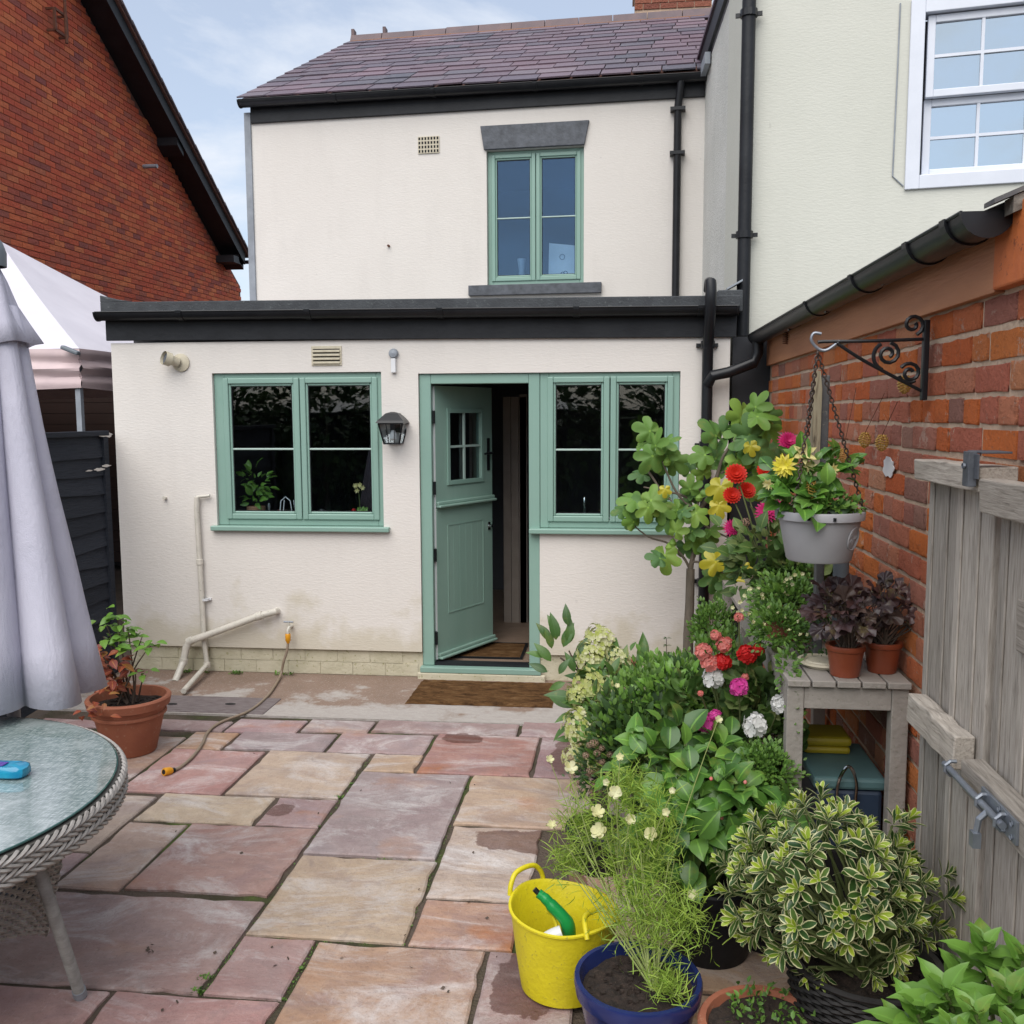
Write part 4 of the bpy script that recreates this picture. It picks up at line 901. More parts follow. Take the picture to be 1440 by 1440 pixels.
def rail(g, y0, y1, z, h, x0=.845, x1=None, name='rail', tilt=0):
    x1 = GX-.018 if x1 is None else x1; r_ = random.Random(int(z*1000+y0*10)); mb = MB()
    n = 7; vs = []
    for i in range(n+1):
        y = y0+(y1-y0)*i/n; e = [r_.uniform(-.004, .004) for _ in range(4)]; zz = z+tilt*(y-y0)
        vs += [(x0+e[0], y, zz), (x1, y, zz+e[1]), (x1, y, zz+h+e[2]), (x0+e[3], y, zz+h+e[3])]
    fs = [(4*i+j, 4*i+(j+1) % 4, 4*i+4+(j+1) % 4, 4*i+4+j) for i in range(n) for j in range(4)]+[(0, 1, 2, 3), (4*n+3, 4*n+2, 4*n+1, 4*n)]
    mb.add(vs, fs, r_.random()*.999); return mb.build(name, M['oldrail'], g, bev=.004)
rail(ga, 2.45, 2.84, .93, .085, .855)
rail(gb, 1.25, 2.39, .90, .085, .855)
rail(ga, 2.39, 2.90, 1.645, .06, .865, WX-.03, 'top_rail')
rail(gb, 1.25, 2.37, 1.60, .085, .86, None, 'top_rail')
rail(gb, 1.25, 2.22, 1.30, .12, .895, None, 'middle_rail')
# hinge plate on top and sliding bolt on the lower rail
q = ox(1370, 655, .86)
mb = MB(); mb.box(.852, .8545, q.y-.05, q.y+.045, q.z-.03, q.z+.03); mb.box(.84, .86, q.y-.02, q.y+.02, q.z-.05, q.z+.035); mb.box(.86, .93, q.y-.045, q.y+.05, q.z+.031, q.z+.036)
h_ = mb.build('hinge_plate', M['stone'], gb, bev=.002)
mb = MB(); mb.lathe([(.001, .0), (.007, .0), (.007, .006)], (0, 0, 0), 10); mb.v = [(.838-a_[2], q.y+a_[0], q.z+a_[1]) for a_ in mb.v]; mb.build('bolt_head', M['galv'], h_)
a = ox(1362, 1128, .848); b = ox(1428, 1200, .848)
zb_ = .945
mb = MB(); mb.box(.847, .8535, 2.04, 2.24, zb_-.026, zb_+.026); bo = mb.build('gate_bolt', M['galv'], gb, bev=.001)
MB().tube([(.835, 2.08, zb_), (.835, 2.45, zb_)], .0085, 10).build('bolt_bar', M['galv'], bo, smooth='auto')
for y in (2.10, 2.21, 2.42):
    mb = MB(); mb.tube([(.853, y, zb_-.018), (.838, y, zb_-.018), (.826, y, zb_-.008), (.826, y, zb_+.008), (.838, y, zb_+.018), (.853, y, zb_+.018)], .005, 6); mb.build('staple', M['galv'], bo)
mb = MB(); mb.tube([(.835, 2.16, zb_), (.815, 2.16, zb_-.02), (.81, 2.16, zb_-.055)], .0075, 8); mb.box(.80, .818, 2.148, 2.172, zb_-.085, zb_-.05); mb.build('bolt_handle', M['galv'], bo)
for (y, z) in ((2.06, .015), (2.06, -.015), (2.13, .018), (2.225, -.018)):
    mb = MB(); mb.lathe([(.001, 0), (.006, 0), (.0065, .003)], (0, 0, 0), 8); mb.v = [(.846-a_[2], y+a_[0], zb_+z+a_[1]) for a_ in mb.v]; mb.build('screw', M['galv'], bo)

# ============================================================ left side: brick gable house, fence, gazebo
lh = thing('brick_house', (-7.2, 14, 0), 'modern red brick house with a dark bargeboard, filling the upper left', 'house')
BX = -7.2
E_ = ox(345, 372, BX+.36); R_ = ox(150, 0, BX+.36)     # bottom outer line of the verge
slope = (R_.z-E_.z)/(R_.y-E_.y)
def vz(y): return E_.z+slope*(y-E_.y)
yE = ox(339, 400, BX).y; YN = 7.6
yR = 8.2
mb = MB(); mb.prism([(BX-.02, YN, 0), (BX-.02, yE, 0), (BX-.02, yE, vz(yE)+.1), (BX-.02, yR, vz(yR)+.1), (BX-.02, YN, vz(yR))], (-.2, 0, 0)); mb.build('wall', M['mortar_d'], lh)
rl = random.Random(31); lst = []
for r_ in range(0, 125):
    z = .8+r_*.075
    y = yE-(0 if r_ % 2 else .112)
    while y > YN:
        if z+.1 < vz(y)+.12 or y < yR: lst.append((y-.215, y, z))
        y -= .225
# lower part hidden behind gazebo and roofs still there; nearest-looking bricks one by one
def sz(b):
    v = Vector((BX, b[1]-.1, b[2]))-CP; dz_ = v.dot(Fv); px_ = 720+FPX*v.dot(Rr)/dz_; py_ = 720-FPX*v.dot(Ur)/dz_
    if px_ < 0 or py_ < 0 or (px_ < 150 and py_ > 340+px_*.6) or py_ > 420: return -dz_
    return 1000-dz_
lst.sort(key=sz, reverse=True)
st_ = MB(); nbv = []
for i in range(10):
    me = MB().box(0, .012, -.1075, .1075, 0, .065, (i+.5)/10).mesh('brick'); me.materials.append(M['brick_new']); nbv.append(me)
for i, (a, b, z) in enumerate(lst):
    if i < 298: inst('brick', nbv[rl.randrange(10)], lh, Matrix.Translation((BX-.018+rl.uniform(0, .003), (a+b)/2, z)))
    else:
        x = BX-.007+rl.uniform(0, .003); rv = rl.random()*.999
        st_.add([(x, a, z), (x, b, z), (x, b, z+.065), (x, a, z+.065), (x-.012, a, z), (x-.012, b, z), (x-.012, b, z+.065), (x-.012, a, z+.065)], [(0, 1, 2, 3), (0, 4, 5, 1), (3, 2, 6, 7), (0, 3, 7, 4), (1, 5, 6, 2)], rv)
tag(st_.build('bricks', M['brick_new'], lh, fix=False), kind='stuff')
def vbx(mb, x0, x1, o0, o1, ya, yb, r=None):
    return mb.hexa([(x_, y_, vz(y_)+o_) for x_ in (x0, x1) for y_ in (ya, yb) for o_ in (o0, o1)], r)
yTop = 7.9; yEnd = E_.y+.0
vbx(MB(), BX+.335, BX+.36, .0, .21, yTop, yEnd).build('bargeboard', M['black'], lh)
vbx(MB(), BX-.05, BX+.334, .02, .04, yTop, yEnd).build('soffit', M['black'], lh)
MB().box(BX-.02, BX+.33, yEnd-.45, yEnd-.01, vz(yEnd)-.02, vz(yEnd)+.10).build('verge_box', M['black'], lh)
for yy in (12.2, 14.6, 16.9):
    mb = MB(); mb.hexa([(x_, y_, vz(y_)+o_) for x_ in (BX-.01, BX+.33) for y_ in (yy, yy+.2) for o_ in (-.10, .02)]); mb.build('purlin_end', M['black'], lh)
rfp = vbx(MB(), BX-4, BX+.40, .21, .235, yTop, yEnd+.12).build('roof', M['mortar_d'], lh)
y = yEnd+.10; k = 0
while y > yTop+.3:
    mb = MB(); mb.hexa([(x_, yy, vz(yy)+o_+(.022 if yy != y else .0)) for x_ in (BX+.10, BX+.435) for yy in (y, y-.29) for o_ in (.236, .268)], rl.random()*.999); mb.build('verge_tile', M['rtile'], rfp); y -= .27; k += 1
mb = MB(); vbx(mb, BX-4, BX+.10, .236, .29, yTop, yEnd+.1); mb.build('tiles', M['rtile'], rfp)
gutter((BX+.42, yEnd+.10, vz(yEnd)+.08), (BX-1.6, yEnd+.10, vz(yEnd)+.08), .055, M['blackp'], lh)
# rusty steel frame and small vent on the brickwork
q = ox(75, 33, BX+.012); mb = MB(); s_ = .13
for (a, b) in (((-s_, -s_), (s_, -s_)), ((s_, -s_), (s_, s_)), ((s_, s_), (-s_, s_)), ((-s_, s_), (-s_, -s_))): mb.beam((q.x+.10, q.y+a[0], q.z+a[1]), (q.x+.10, q.y+b[0], q.z+b[1]), .03, .03, up=(1, 0, 0))
for a in ((-s_, -s_), (s_, -s_), (s_, s_), (-s_, s_)): mb.beam((q.x-.01, q.y+a[0], q.z+a[1]), (q.x+.10, q.y+a[0], q.z+a[1]), .025, .025)
mb.tube([(q.x+.12, q.y+.08, q.z-.22), (q.x+.12, q.y+.08, q.z+.5)], .02, 8)
tag(mb.build('wall_bracket', M['rust'], loc=q), 'rusty square steel bracket with a short pole high on the red brick gable', 'bracket')
q = ox(203, 234, BX+.01); tag(MB().tube([(q.x-.02, q.y, q.z), (q.x+.22, q.y-.03, q.z-.01)], .03, 10).build('overflow_pipe', M['lead'], loc=q, smooth='auto'), 'short grey overflow pipe sticking out of the red brick gable', 'pipe')

# waney-edged fence panel, painted dark
FX = -3.60
fe = thing('garden_fence', (FX, 5, 0), 'dark painted waney board fence panel left of the cottage extension', 'fence')
rf = random.Random(8)
for k in range(13):
    z = .02+k*.128; n = 16; vs = []
    ph = rf.uniform(0, 6); am = rf.uniform(.006, .014)
    for i in range(n+1):
        y = 3.2+(6.34-3.2)*i/n; lo = z+am*math.sin(ph+y*3.1)+am*.6*math.sin(ph*2+y*8); hi = z+.165
        vs += [(FX+.014, y, lo), (FX+.004, y, lo), (FX-.012, y, hi), (FX-.006, y, hi)]
    fs = [(4*i+j, 4*i+(j+1) % 4, 4*i+4+(j+1) % 4, 4*i+4+j) for i in range(n) for j in range(4)]+[(0, 1, 2, 3), (4*n+3, 4*n+2, 4*n+1, 4*n)]
    MB().add(vs, fs, rf.random()*.999).build('board', M['fence'], fe)
MB().box(FX-.03, FX+.03, 3.2, 6.34, 1.70, 1.735).build('capping', M['fence'], fe, bev=.004)
for y in (3.3, 4.9, 6.30): MB().box(FX-.02, FX+.025, y-.03, y+.03, 0, 1.70).build('batten', M['fence'], fe)
for (x, y, s_) in ((148, 612, .05), (140, 660, .035), (150, 655, .03), (125, 662, .02)):
    q = ox(x, y, FX+.026); mb = MB(); rr = random.Random(x); n_ = 12; mb.prism([(q.x, q.y+math.cos(6.283*k/n_)*s_*2*rr.uniform(.5, 1.2), q.z+math.sin(6.283*k/n_)*s_*.35*rr.uniform(.5, 1.2)) for k in range(n_)], (.002, 0, 0)); mb.build('paint_patch', M['white_band'], fe)

# pop-up gazebo beyond the fence
C0 = Vector((-3.93, 6.62)); A_ = 3.6
gz = thing('gazebo', (C0.x-A_/2, C0.y+A_/2, 0), 'white pop-up gazebo with pinkish valance behind the dark fence', 'gazebo')
zt_, zv, zp = 2.33, 2.045, 3.46
cs = [(C0.x, C0.y), (C0.x, C0.y+A_), (C0.x-A_, C0.y+A_), (C0.x-A_, C0.y)]; ctr = Vector((C0.x-A_/2, C0.y+A_/2, zp))
mb = MB()
for i in range(4):
    a = Vector((*cs[i], zt_)); b = Vector((*cs[(i+1) % 4], zt_)); n = 10; vs = []; fs = []
    for r_ in range(n+1):
        for c_ in range(n+1):
            t = r_/n; e = a.lerp(b, c_/n); p = e.lerp(ctr, t); sag = math.sin(math.pi*t)*.10*(1-.6*abs(2*c_/n-1)); p = p-Vector((0, 0, sag*.8)); vs.append(p)
    for r_ in range(n):
        for c_ in range(n): fs.append((r_*(n+1)+c_, r_*(n+1)+c_+1, (r_+1)*(n+1)+c_+1, (r_+1)*(n+1)+c_))
    mb.add(vs, fs)
mb.build('canopy', M['canvas'], gz, smooth='auto', fix=False)
for i in range(4):
    a = Vector((*cs[i], 0)); b = Vector((*cs[(i+1) % 4], 0)); d = (b-a); nrm = Vector((d.y, -d.x, 0)).normalized(); vs = []; fs = []; n, m_ = 40, 14
    for r_ in range(m_+1):
        for c_ in range(n+1):
            p = a.lerp(b, c_/n); t = r_/m_; e = min(c_, n-c_)/n
            p = p+nrm*(.004+.02*math.sin(t*16+math.sin(c_*.35+i)*.8)*(1-e*1.2)*math.sin(math.pi*t)+.008*math.sin(c_*.6)); p.z = zt_-(zt_-zv)*t - .02*math.sin(math.pi*min(1, e*2))*t; vs.append(p)
    for r_ in range(m_):
        for c_ in range(n): fs.append((r_*(n+1)+c_, r_*(n+1)+c_+1, (r_+1)*(n+1)+c_+1, (r_+1)*(n+1)+c_))
    MB().add(vs, fs).build('valance', M['pinkfab'], gz, smooth=True, fix=False)
for i, c_ in enumerate(cs):
    s_ = Vector((ctr.x-c_[0], ctr.y-c_[1], 0)).normalized()*.06; MB().box(c_[0]+s_.x-.02, c_[0]+s_.x+.02, c_[1]+s_.y-.02, c_[1]+s_.y+.02, 0, 2.3).build('leg', M['lead'], gz)
q = oy(105, 492, C0.y-.02); mb = MB(); mb.beam((q.x-.08, q.y-.03, q.z+.02), (q.x+.05, q.y-.03, q.z-.03), .05, .03); mb.build('corner_cap', M['greycap'], gz, bev=.01)
# added dark boards standing in for the shade under the gazebo
sh = thing('gazebo_shade', (-6.0, 11, 0), 'added dark brown boards standing in for the darkness under the gazebo', 'backdrop')
for k in range(18): MB().box(-9.4+.0, -4.0, 10.9, 10.93, .05+k*.13, .175+k*.13, rf.random()).build('board', M['backdrop'], sh)
mb = MB(); mb.box(-9.4, -4.02, 10.95, 12.5, 0, 2.45); mb.build('shell', M['dark'], sh)

# evergreen hedge and fence behind the photographer: what the windows mirror
hb = thing('boundary_fence', (0, -4.6, 0), 'dark board fence behind the viewer closing the garden', 'fence')
for k in range(70): MB().box(-9.0+k*.2, -8.801+k*.2, -4.6-(k % 2)*.012, -4.58-(k % 2)*.012, 0, 1.9, rf.random()).build('board', M['fence'], hb)
# ============================================================ things on the cottage wall
def wpt(x, y, off=0.): p = oy(x, y, D-off); return p
# lantern
q = wpt(553, 607, .07); ln = thing('wall_lantern', (q.x, D, q.z), 'black four sided wall lantern between the left window and the door', 'lantern')
mb = MB(); w1, w2, h_ = .052, .082, .13; z0, z1 = q.z-.08, q.z+.055
def fr4(mb, z, w_, t): ring_ = [(q.x-w_, q.y-w_), (q.x+w_, q.y-w_), (q.x+w_, q.y+w_), (q.x-w_, q.y+w_)]; [mb.beam((*ring_[i], z), (*ring_[(i+1) % 4], z), t, t) for i in range(4)]
fr4(mb, z0, w1, .009); fr4(mb, z1, w2, .009)
for sx in (-1, 1):
    for sy in (-1, 1): mb.beam((q.x+sx*w1, q.y+sy*w1, z0), (q.x+sx*w2, q.y+sy*w2, z1), .008, .008)
    mb.beam((q.x+sx*w1*.33, q.y-w1, z0), (q.x+sx*w2*.38, q.y-w2, z1), .004, .004)
mb.build('cage', M['blackp'], ln)
mb = MB(); mb.add([(q.x+sx*w_, q.y+sy*w_, z) for (w_, z) in ((w2+.016, z1+.004), (w2+.006, z1+.02), (.042, z1+.068), (.012, z1+.078)) for (sx, sy) in ((-1, -1), (1, -1), (1, 1), (-1, 1))],
    [(4*i+j, 4*i+(j+1) % 4, 4*i+4+(j+1) % 4, 4*i+4+j) for i in range(3) for j in range(4)]+[(0, 1, 2, 3), (12, 13, 14, 15)]); mb.build('roof', M['blackp'], ln)
mb = MB(); c4 = [(-1, -1), (1, -1), (1, 1), (-1, 1)]
for i in range(4):
    a, b = c4[i], c4[(i+1) % 4]; mb.add([(q.x+a[0]*(w1-.003), q.y+a[1]*(w1-.003), z0), (q.x+b[0]*(w1-.003), q.y+b[1]*(w1-.003), z0), (q.x+b[0]*(w2-.003), q.y+b[1]*(w2-.003), z1), (q.x+a[0]*(w2-.003), q.y+a[1]*(w2-.003), z1)], [(0, 1, 2, 3)])
mb.build('pane', M['glass_lamp'], ln)
mb = MB(); mb.lathe([(.001, .02), (.022, .03), (.026, .06), (.012, .09)], (q.x, q.y, z0), 12); mb.build('bulb', M['white_pvc'], ln, smooth=True)
mb = MB(); mb.tube([(q.x, D-.005, z1+.05), (q.x, q.y, z1+.06)], .012, 8); mb.box(q.x-.035, q.x+.035, D-.012, D-.001, z1-.06, z1+.07); mb.build('back_plate', M['blackp'], ln)
# security sensor above the door
q = wpt(553, 497, .02); se = MB(); se.lathe([(.001, .0), (.03, .0), (.034, .012), (.026, .03), (.001, .036)], (0, 0, 0), 20); se.v = [(q.x+a[0], D-.001-a[2], q.z+a[1]) for a in se.v]
sen = tag(se.build('movement_sensor', M['lead'], loc=(q.x, D, q.z), smooth='auto'), 'small round grey sensor with a white stem on the wall above the lantern', 'sensor')
MB().box(q.x-.016, q.x+.016, D-.03, D-.001, q.z-.13, q.z-.034).build('stem', M['white_pvc'], sen, bev=.004)
# spotlight
q = wpt(255, 510, .0); sp = MB(); sp.lathe([(.001, 0), (.062, 0), (.062, .012), (.03, .022), (.001, .024)], (0, 0, 0), 20); sp.v = [(q.x+a[0], D-.001-a[2], q.z+a[1]) for a in sp.v]
spo = tag(sp.build('spotlight', M['cream'], loc=(q.x, D, q.z), smooth='auto'), 'small cream spotlight on the wall above the left window', 'light')
mb = MB(); a = Vector((q.x-.01, D-.03, q.z+.0)); b = Vector((q.x-.075, D-.11, q.z+.03)); mb.tube([a, a.lerp(b, .5), a.lerp(b, .55), b], [.032, .036, .048, .048], 16, cap=False); mb.build('shade', M['cream'], spo, smooth='auto', fix=False)
mb = MB(); c_ = a.lerp(b, .8); mb.tube([c_, c_+(b-a)*.02], .044, 16); mb.build('lens', M['stone'], spo)
# nails, stub and screw
for (x, y, lb) in ((233, 700, 'small white pipe stub on the wall left of the white waste pipe'),):
    q = wpt(x, y); mb = MB(); mb.tube([(q.x, D-.001, q.z), (q.x, D-.03, q.z)], .012, 10); tag(mb.build('pipe_stub', M['pipe'], loc=(q.x, D, q.z)), lb, 'pipe')
uq_ = upx(547, 346); q = Vector(TU(*uq_, 0)); mb = MB(); mb.tube([q, Vector(TU(*uq_, .03))], .012, 8); tag(mb.build('wall_plug', M['rust'], loc=q), 'small rusty plug in the upper wall left of the upstairs window', 'plug')
# white waste pipes
def wp(pts, r_): return [oy(x, y, D-o) for x, y, o in pts]
P1 = wp([(295, 697, .03), (277, 699, .03), (276.5, 715, .03), (281, 790, .03), (287, 900, .04), (291, 935, .05)], 0)
e1 = oz(292, 938, .05); e2 = oz(258, 972, .03)
e1 = P1[-1]; mb = MB(); mb.tube(P1[:2], .011, 10); mb.tube(P1[1:]+[Vector((e2.x, e2.y, .03))], .0185, 12)
wpa = tag(mb.build('overflow_pipe', M['pipe'], loc=(P1[0].x, D, 0), smooth='auto'), 'thin white pipe running straight down the wall below the left window', 'pipe')
for p in (P1[3], P1[5]): mb = MB(); mb.lathe([(.019, -.02), (.024, -.018), (.024, .018), (.019, .02)], p, 14); mb.build('coupling', M['pipe'], wpa)
q = oy(289, 843, D-.03); mb = MB(); mb.lathe([(.0195, -.008), (.025, -.008), (.025, .008), (.0195, .008)], q, 12); mb.box(q.x-.01, q.x+.035, D-.02, D-.001, q.z-.007, q.z+.007); mb.build('pipe_clip', M['white_pvc'], wpa)
P2 = [oy(390, 859, D), oy(388, 860, D-.05), oy(365, 866, D-.06), oy(300, 890, D-.075), oy(268, 901, D-.085), oy(262, 910, D-.09), oy(258, 930, D-.10)]; g_ = oz(246, 957, .0)
mb = MB(); mb.tube(P2+[Vector((g_.x, g_.y, -.01))], [.024, .024, .024, .024, .026, .026, .024, .024], 14)
wpb = tag(mb.build('waste_pipe', M['pipe'], loc=(P2[0].x, D, 0), smooth='auto'), 'thick grey white waste pipe sloping across the wall beside the garden tap', 'pipe')
for i in (2, 4, 6):
    a = P2[i]; d = (P2[min(i+1, 6)]-P2[i-1]).normalized(); MB().tube([a-d*.022, a+d*.022], .030, 14).build('coupling', M['pipe'], wpb, smooth='auto')
# tap with hose
q = oy(406, 884, D-.05); tp = thing('garden_tap', (q.x, D, q.z), 'brass garden tap with an orange hose connector on the cottage wall', 'tap')
mb = MB(); mb.tube([(q.x+.005, D, q.z+.01), (q.x+.005, q.y-.01, q.z+.01), (q.x, q.y-.02, q.z-.01), (q.x, q.y-.02, q.z-.035)], .011, 10); mb.tube([(q.x, q.y, q.z+.01), (q.x, q.y, q.z+.045)], .007, 8); mb.build('body', M['pipe'], tp, smooth='auto')
mb = MB(); mb.tube([(q.x-.035, q.y, q.z+.048), (q.x+.035, q.y, q.z+.048)], .006, 8); mb.build('tap_handle', M['galv'], tp)
mb = MB(); mb.lathe([(.015, .0), (.019, -.005), (.019, -.05), (.015, -.055), (.010, -.07)], (q.x, q.y-.02, q.z-.03), 14); mb.build('connector', M['orange'], tp, smooth='auto')
hp = [Vector((q.x, q.y-.02, q.z-.095)), Vector((q.x-.008, q.y-.03, q.z-.16)), oy(399, 930, D-.09), oy(395, 948, D-.10)]+[oz(*p, z) for p, z in (((388, 962), .012), ((375, 980), .01), ((350, 1000), .01), ((310, 1016), .01), ((292, 1030), .01), ((285, 1045), .01), ((272, 1063), .01), ((255, 1078), .01), ((245, 1083), .01))]
def smooth_path(P, k=5):
    P = [Vector(p) for p in P]; out = []
    for i in range(len(P)-1):
        p0 = P[max(i-1, 0)]; p1 = P[i]; p2 = P[i+1]; p3 = P[min(i+2, len(P)-1)]
        for j in range(k):
            t = j/k; out.append(.5*((2*p1)+(p2-p0)*t+(2*p0-5*p1+4*p2-p3)*t*t+(3*p1-p0-3*p2+p3)*t**3))
    return out+[P[-1]]
hs = tag(MB().tube(smooth_path(hp), .0088, 10).build('garden_hose', M['hose'], loc=(q.x, D-.2, 0), smooth=True), 'brown garden hose running from the tap across the paving', 'hose')
a, b = hp[-1], oz(229, 1086, .022); d = (b-a).normalized()
MB().tube([a, a+d*.018], .014, 12).build('collar', M['blackp'], hs); mb = MB(); mb.tube([a+d*.018, a+d*.03, a+d*.06, a+d*.066], [.017, .021, .021, .018], 14); mb.build('connector', M['orange'], hs, smooth='auto')
MB().tube([a+d*.0662, a+d*.0668], .013, 12).build('opening', M['blackp'], hs)
# mats
a = oz(578, 992); b = oz(782, 992); fy = oz(610, 957).y; by = a.y
mb = MB(); x0, x1 = -1.345, -.40; y0, y1 = 5.78, 6.30
n, m_ = 40, 22; vs = []; rr = random.Random(4)
for j in range(m_+1):
    for i in range(n+1):
        e = (rr.uniform(-.004, .004)); vs.append((x0+(x1-x0)*i/n+(e if i in (0, n) else 0), y0+(y1-y0)*j/m_+(e if j in (0, m_) else 0), .016+rr.uniform(-.003, .003) if 0 < i < n and 0 < j < m_ else .0))
mb.add(vs, [(j*(n+1)+i, j*(n+1)+i+1, (j+1)*(n+1)+i+1, (j+1)*(n+1)+i) for j in range(m_) for i in range(n)])
tag(mb.build('doormat', M['coir'], loc=((x0+x1)/2, 6, 0), fix=False), 'worn brown coir doormat on the ground outside the door', 'doormat')
mb = MB(); mb.box(-1.15, -.70, D+.30, D+.72, FL+.001, FL+.012); o = tag(mb.build('indoor_mat', M['coir'], loc=(-.9, D+.5, FL)), 'small brown mat with a dark border just inside the doorway', 'doormat')
mb = MB(); [bx(mb, lambda u, v, w_: (u, v, w_), a, b, c, d, FL+.001, FL+.014) for a, b, c, d in ((-1.17, -.68, D+.285, D+.299), (-1.17, -.68, D+.721, D+.74), (-1.17, -1.151, D+.3, D+.72), (-.699, -.68, D+.3, D+.72))]; mb.build('border', M['blackp'], o)

# things on the kitchen sill, seen through the left window
MB().box(-2.80, -1.63, D+.10, D+.278, 1.05, 1.105).build('window_board', M['white_pvc'], wl)
def pot_lathe(mb, c, r0, r1, h, t=.012, lip=.012, seg=28):
    mb.lathe([(r0*.98, 0), (r0, .004), (r1, h-lip*1.6), (r1+lip*.7, h-lip*1.4), (r1+lip*.7, h-.003), (r1+lip*.4, h), (r1-t, h), (r1-t, h-.02), (r0-t, t), (.001, t)], c, seg); mb.lathe([(.001, 0), (r0*.98, 0)], c, seg)
# ============================================================ leaf, flower and plant tools
def leaf_tpl(name, mat, prof, fold=.25, droop=.3, cup=0., cols=2, wave=0.):
    """leaf of length 1 along +Y: prof = [(t, half width)]; attribute 'edge' = distance from the midrib (0..1)"""
    vs, eg, fs = [], [], []; n = len(prof)
    cc = [-1, -.5, 0, .5, 1] if cols == 4 else [-1, 0, 1]; k = len(cc)
    for i, (t, h_) in enumerate(prof):
        for c_ in cc:
            x = c_*h_; z = abs(c_)*h_*fold - droop*t*t + cup*t*(1-t)+wave*math.sin(t*17+c_)*abs(c_)*.05; y = t*(1-.15*droop*t); vs.append((x, y, z)); eg.append(abs(c_) if h_ > 1e-3 else 1.)
    for i in range(n-1):
        for j in range(k-1): fs.append((i*k+j, i*k+j+1, (i+1)*k+j+1, (i+1)*k+j))
    return mk_tpl(name, mat, vs, fs, eg)
def mk_tpl(name, mat, vs, fs, eg=None, grp=0):
    me = bpy.data.meshes.new(name); me.from_pydata(vs, [], fs); me.update(); me.materials.append(mat)
    a = me.attributes.new('edge', 'FLOAT', 'POINT'); a.data.foreach_set('value', eg or [1.]*len(vs))
    b = me.attributes.new('rnd', 'FLOAT', 'FACE'); rg_ = random.Random(len(fs)); tab = [rg_.random()*.6 for _ in range(len(fs)//max(1, grp)+1)]; b.data.foreach_set('value', [tab[i//grp] if grp else 0. for i in range(len(fs))])
    me.polygons.foreach_set('use_smooth', [True]*len(fs)); return (me, np.array(vs, float), fs, np.array(eg or [1.]*len(vs)), mat)
def lobed_tpl(name, mat, fn, n=36, bend=.2, dish=.12, off=.0):
    """palmate leaf: fn(angle)->radius, petiole at the origin, grows towards +Y; rings give curvature"""
    vs, eg, fs = [(0, 0, 0)], [0.], []
    for ring_ in (.4, .75, 1.):
        for k in range(n+1):
            a = -math.pi*.93+2*math.pi*.93*k/n; r_ = fn(a)*ring_; x = math.sin(a)*r_; y = math.cos(a)*r_+off
            vs.append((x, y, -bend*(x*x+y*y)*.9+dish*math.sin(a*5)*ring_*.12)); eg.append(ring_)
    m_ = n+1
    for k in range(n): fs.append((0, 1+k+1, 1+k))
    for q_ in range(2):
        for k in range(n): b = 1+q_*m_; fs.append((b+k, b+k+1, b+m_+k+1, b+m_+k))
    return mk_tpl(name, mat, vs, fs, eg)
def joined(name, tpl, mats, parent, rn, loc=None):
    """many copies of one template baked into a single mesh"""
    me0, V, F, EG, mat = tpl; nV = len(V); A = np.array([[list(r_) for r_ in m_] for m_ in mats]); k = len(A)
    P = np.einsum('kij,vj->kvi', A[:, :3, :3], V)+A[:, None, :3, 3]; P = P.reshape(-1, 3)
    o_ = org(parent) if parent else Vector(loc); P = P-np.array(o_)
    ls = [len(f) for f in F]; fl = np.array([i for f in F for i in f]); me = bpy.data.meshes.new(name)
    me.vertices.add(len(P)); me.vertices.foreach_set('co', P.ravel())
    loops = (fl[None, :]+(np.arange(k)*nV)[:, None]).ravel(); me.loops.add(len(loops)); me.loops.foreach_set('vertex_index', loops.astype(np.int32))
    tot = np.tile(ls, k); st = np.concatenate([[0], np.cumsum(tot)[:-1]]); me.polygons.add(len(tot)); me.polygons.foreach_set('loop_start', st.astype(np.int32))
    try: me.polygons.foreach_set('loop_total', tot.astype(np.int32))
    except Exception: pass
    me.update(calc_edges=True)
    a = me.attributes.new('edge', 'FLOAT', 'POINT'); a.data.foreach_set('value', np.tile(EG, k))
    b = me.attributes.new('rnd', 'FLOAT', 'FACE'); b.data.foreach_set('value', np.repeat([rn.random()*.999 for _ in range(k)], len(F)))
    me.polygons.foreach_set('use_smooth', [True]*len(tot)); me.materials.append(mat)
    o = lk(bpy.data.objects.new(name, me))
    if parent: o.parent = parent
    else: o.location = o_
    return o
def leaves(name, tpl, mats, parent, rn, cap=0, cam_first=True):
    """the largest-showing ones as single leaves, the rest joined"""
    if cap:
        mats = sorted(mats, key=lambda m_: ((m_.translation-CP).length/ max(1e-3, m_.col[1].length)))
        for m_ in mats[:cap]: inst(name, tpl[0], parent, m_)
    rest = mats[cap:]
    if rest: tag(joined({'leaf': 'foliage', 'flower': 'flowers', 'petal': 'petals'}.get(name, name+'s'), tpl, rest, parent, rn), kind='stuff')
ov = lambda w_, n=7, p=.9: [(i/n, w_*math.sin(math.pi*(i/n)**p)*(1 if 0 < i < n else 0.)+(.004 if i in (0,) else 0)) for i in range(n+1)]
T_broad = leaf_tpl('leaf', M['l_broad'], [(0, .02), (.12, .16), (.3, .31), (.5, .36), (.7, .30), (.86, .17), (.95, .07), (1, 0)], .28, .4, .05, cols=4, wave=.5)
T_bright = leaf_tpl('leaf', M['l_bright'], ov(.24, 8, .9), .35, .35, .05, wave=.6)
T_hyd = leaf_tpl('leaf', M['l_hyd'], ov(.20, 7, .85), .35, .35)
T_dark = leaf_tpl('leaf', M['l_dark'], ov(.25, 5, .9), .3, .25)
T_small = leaf_tpl('leaf', M['l_small'], ov(.28, 3, .9), .3, .2)
EP = [(0, .03), (.2, .09), (.4, .16), (.6, .19), (.8, .16), (.93, .09), (1, .01)]
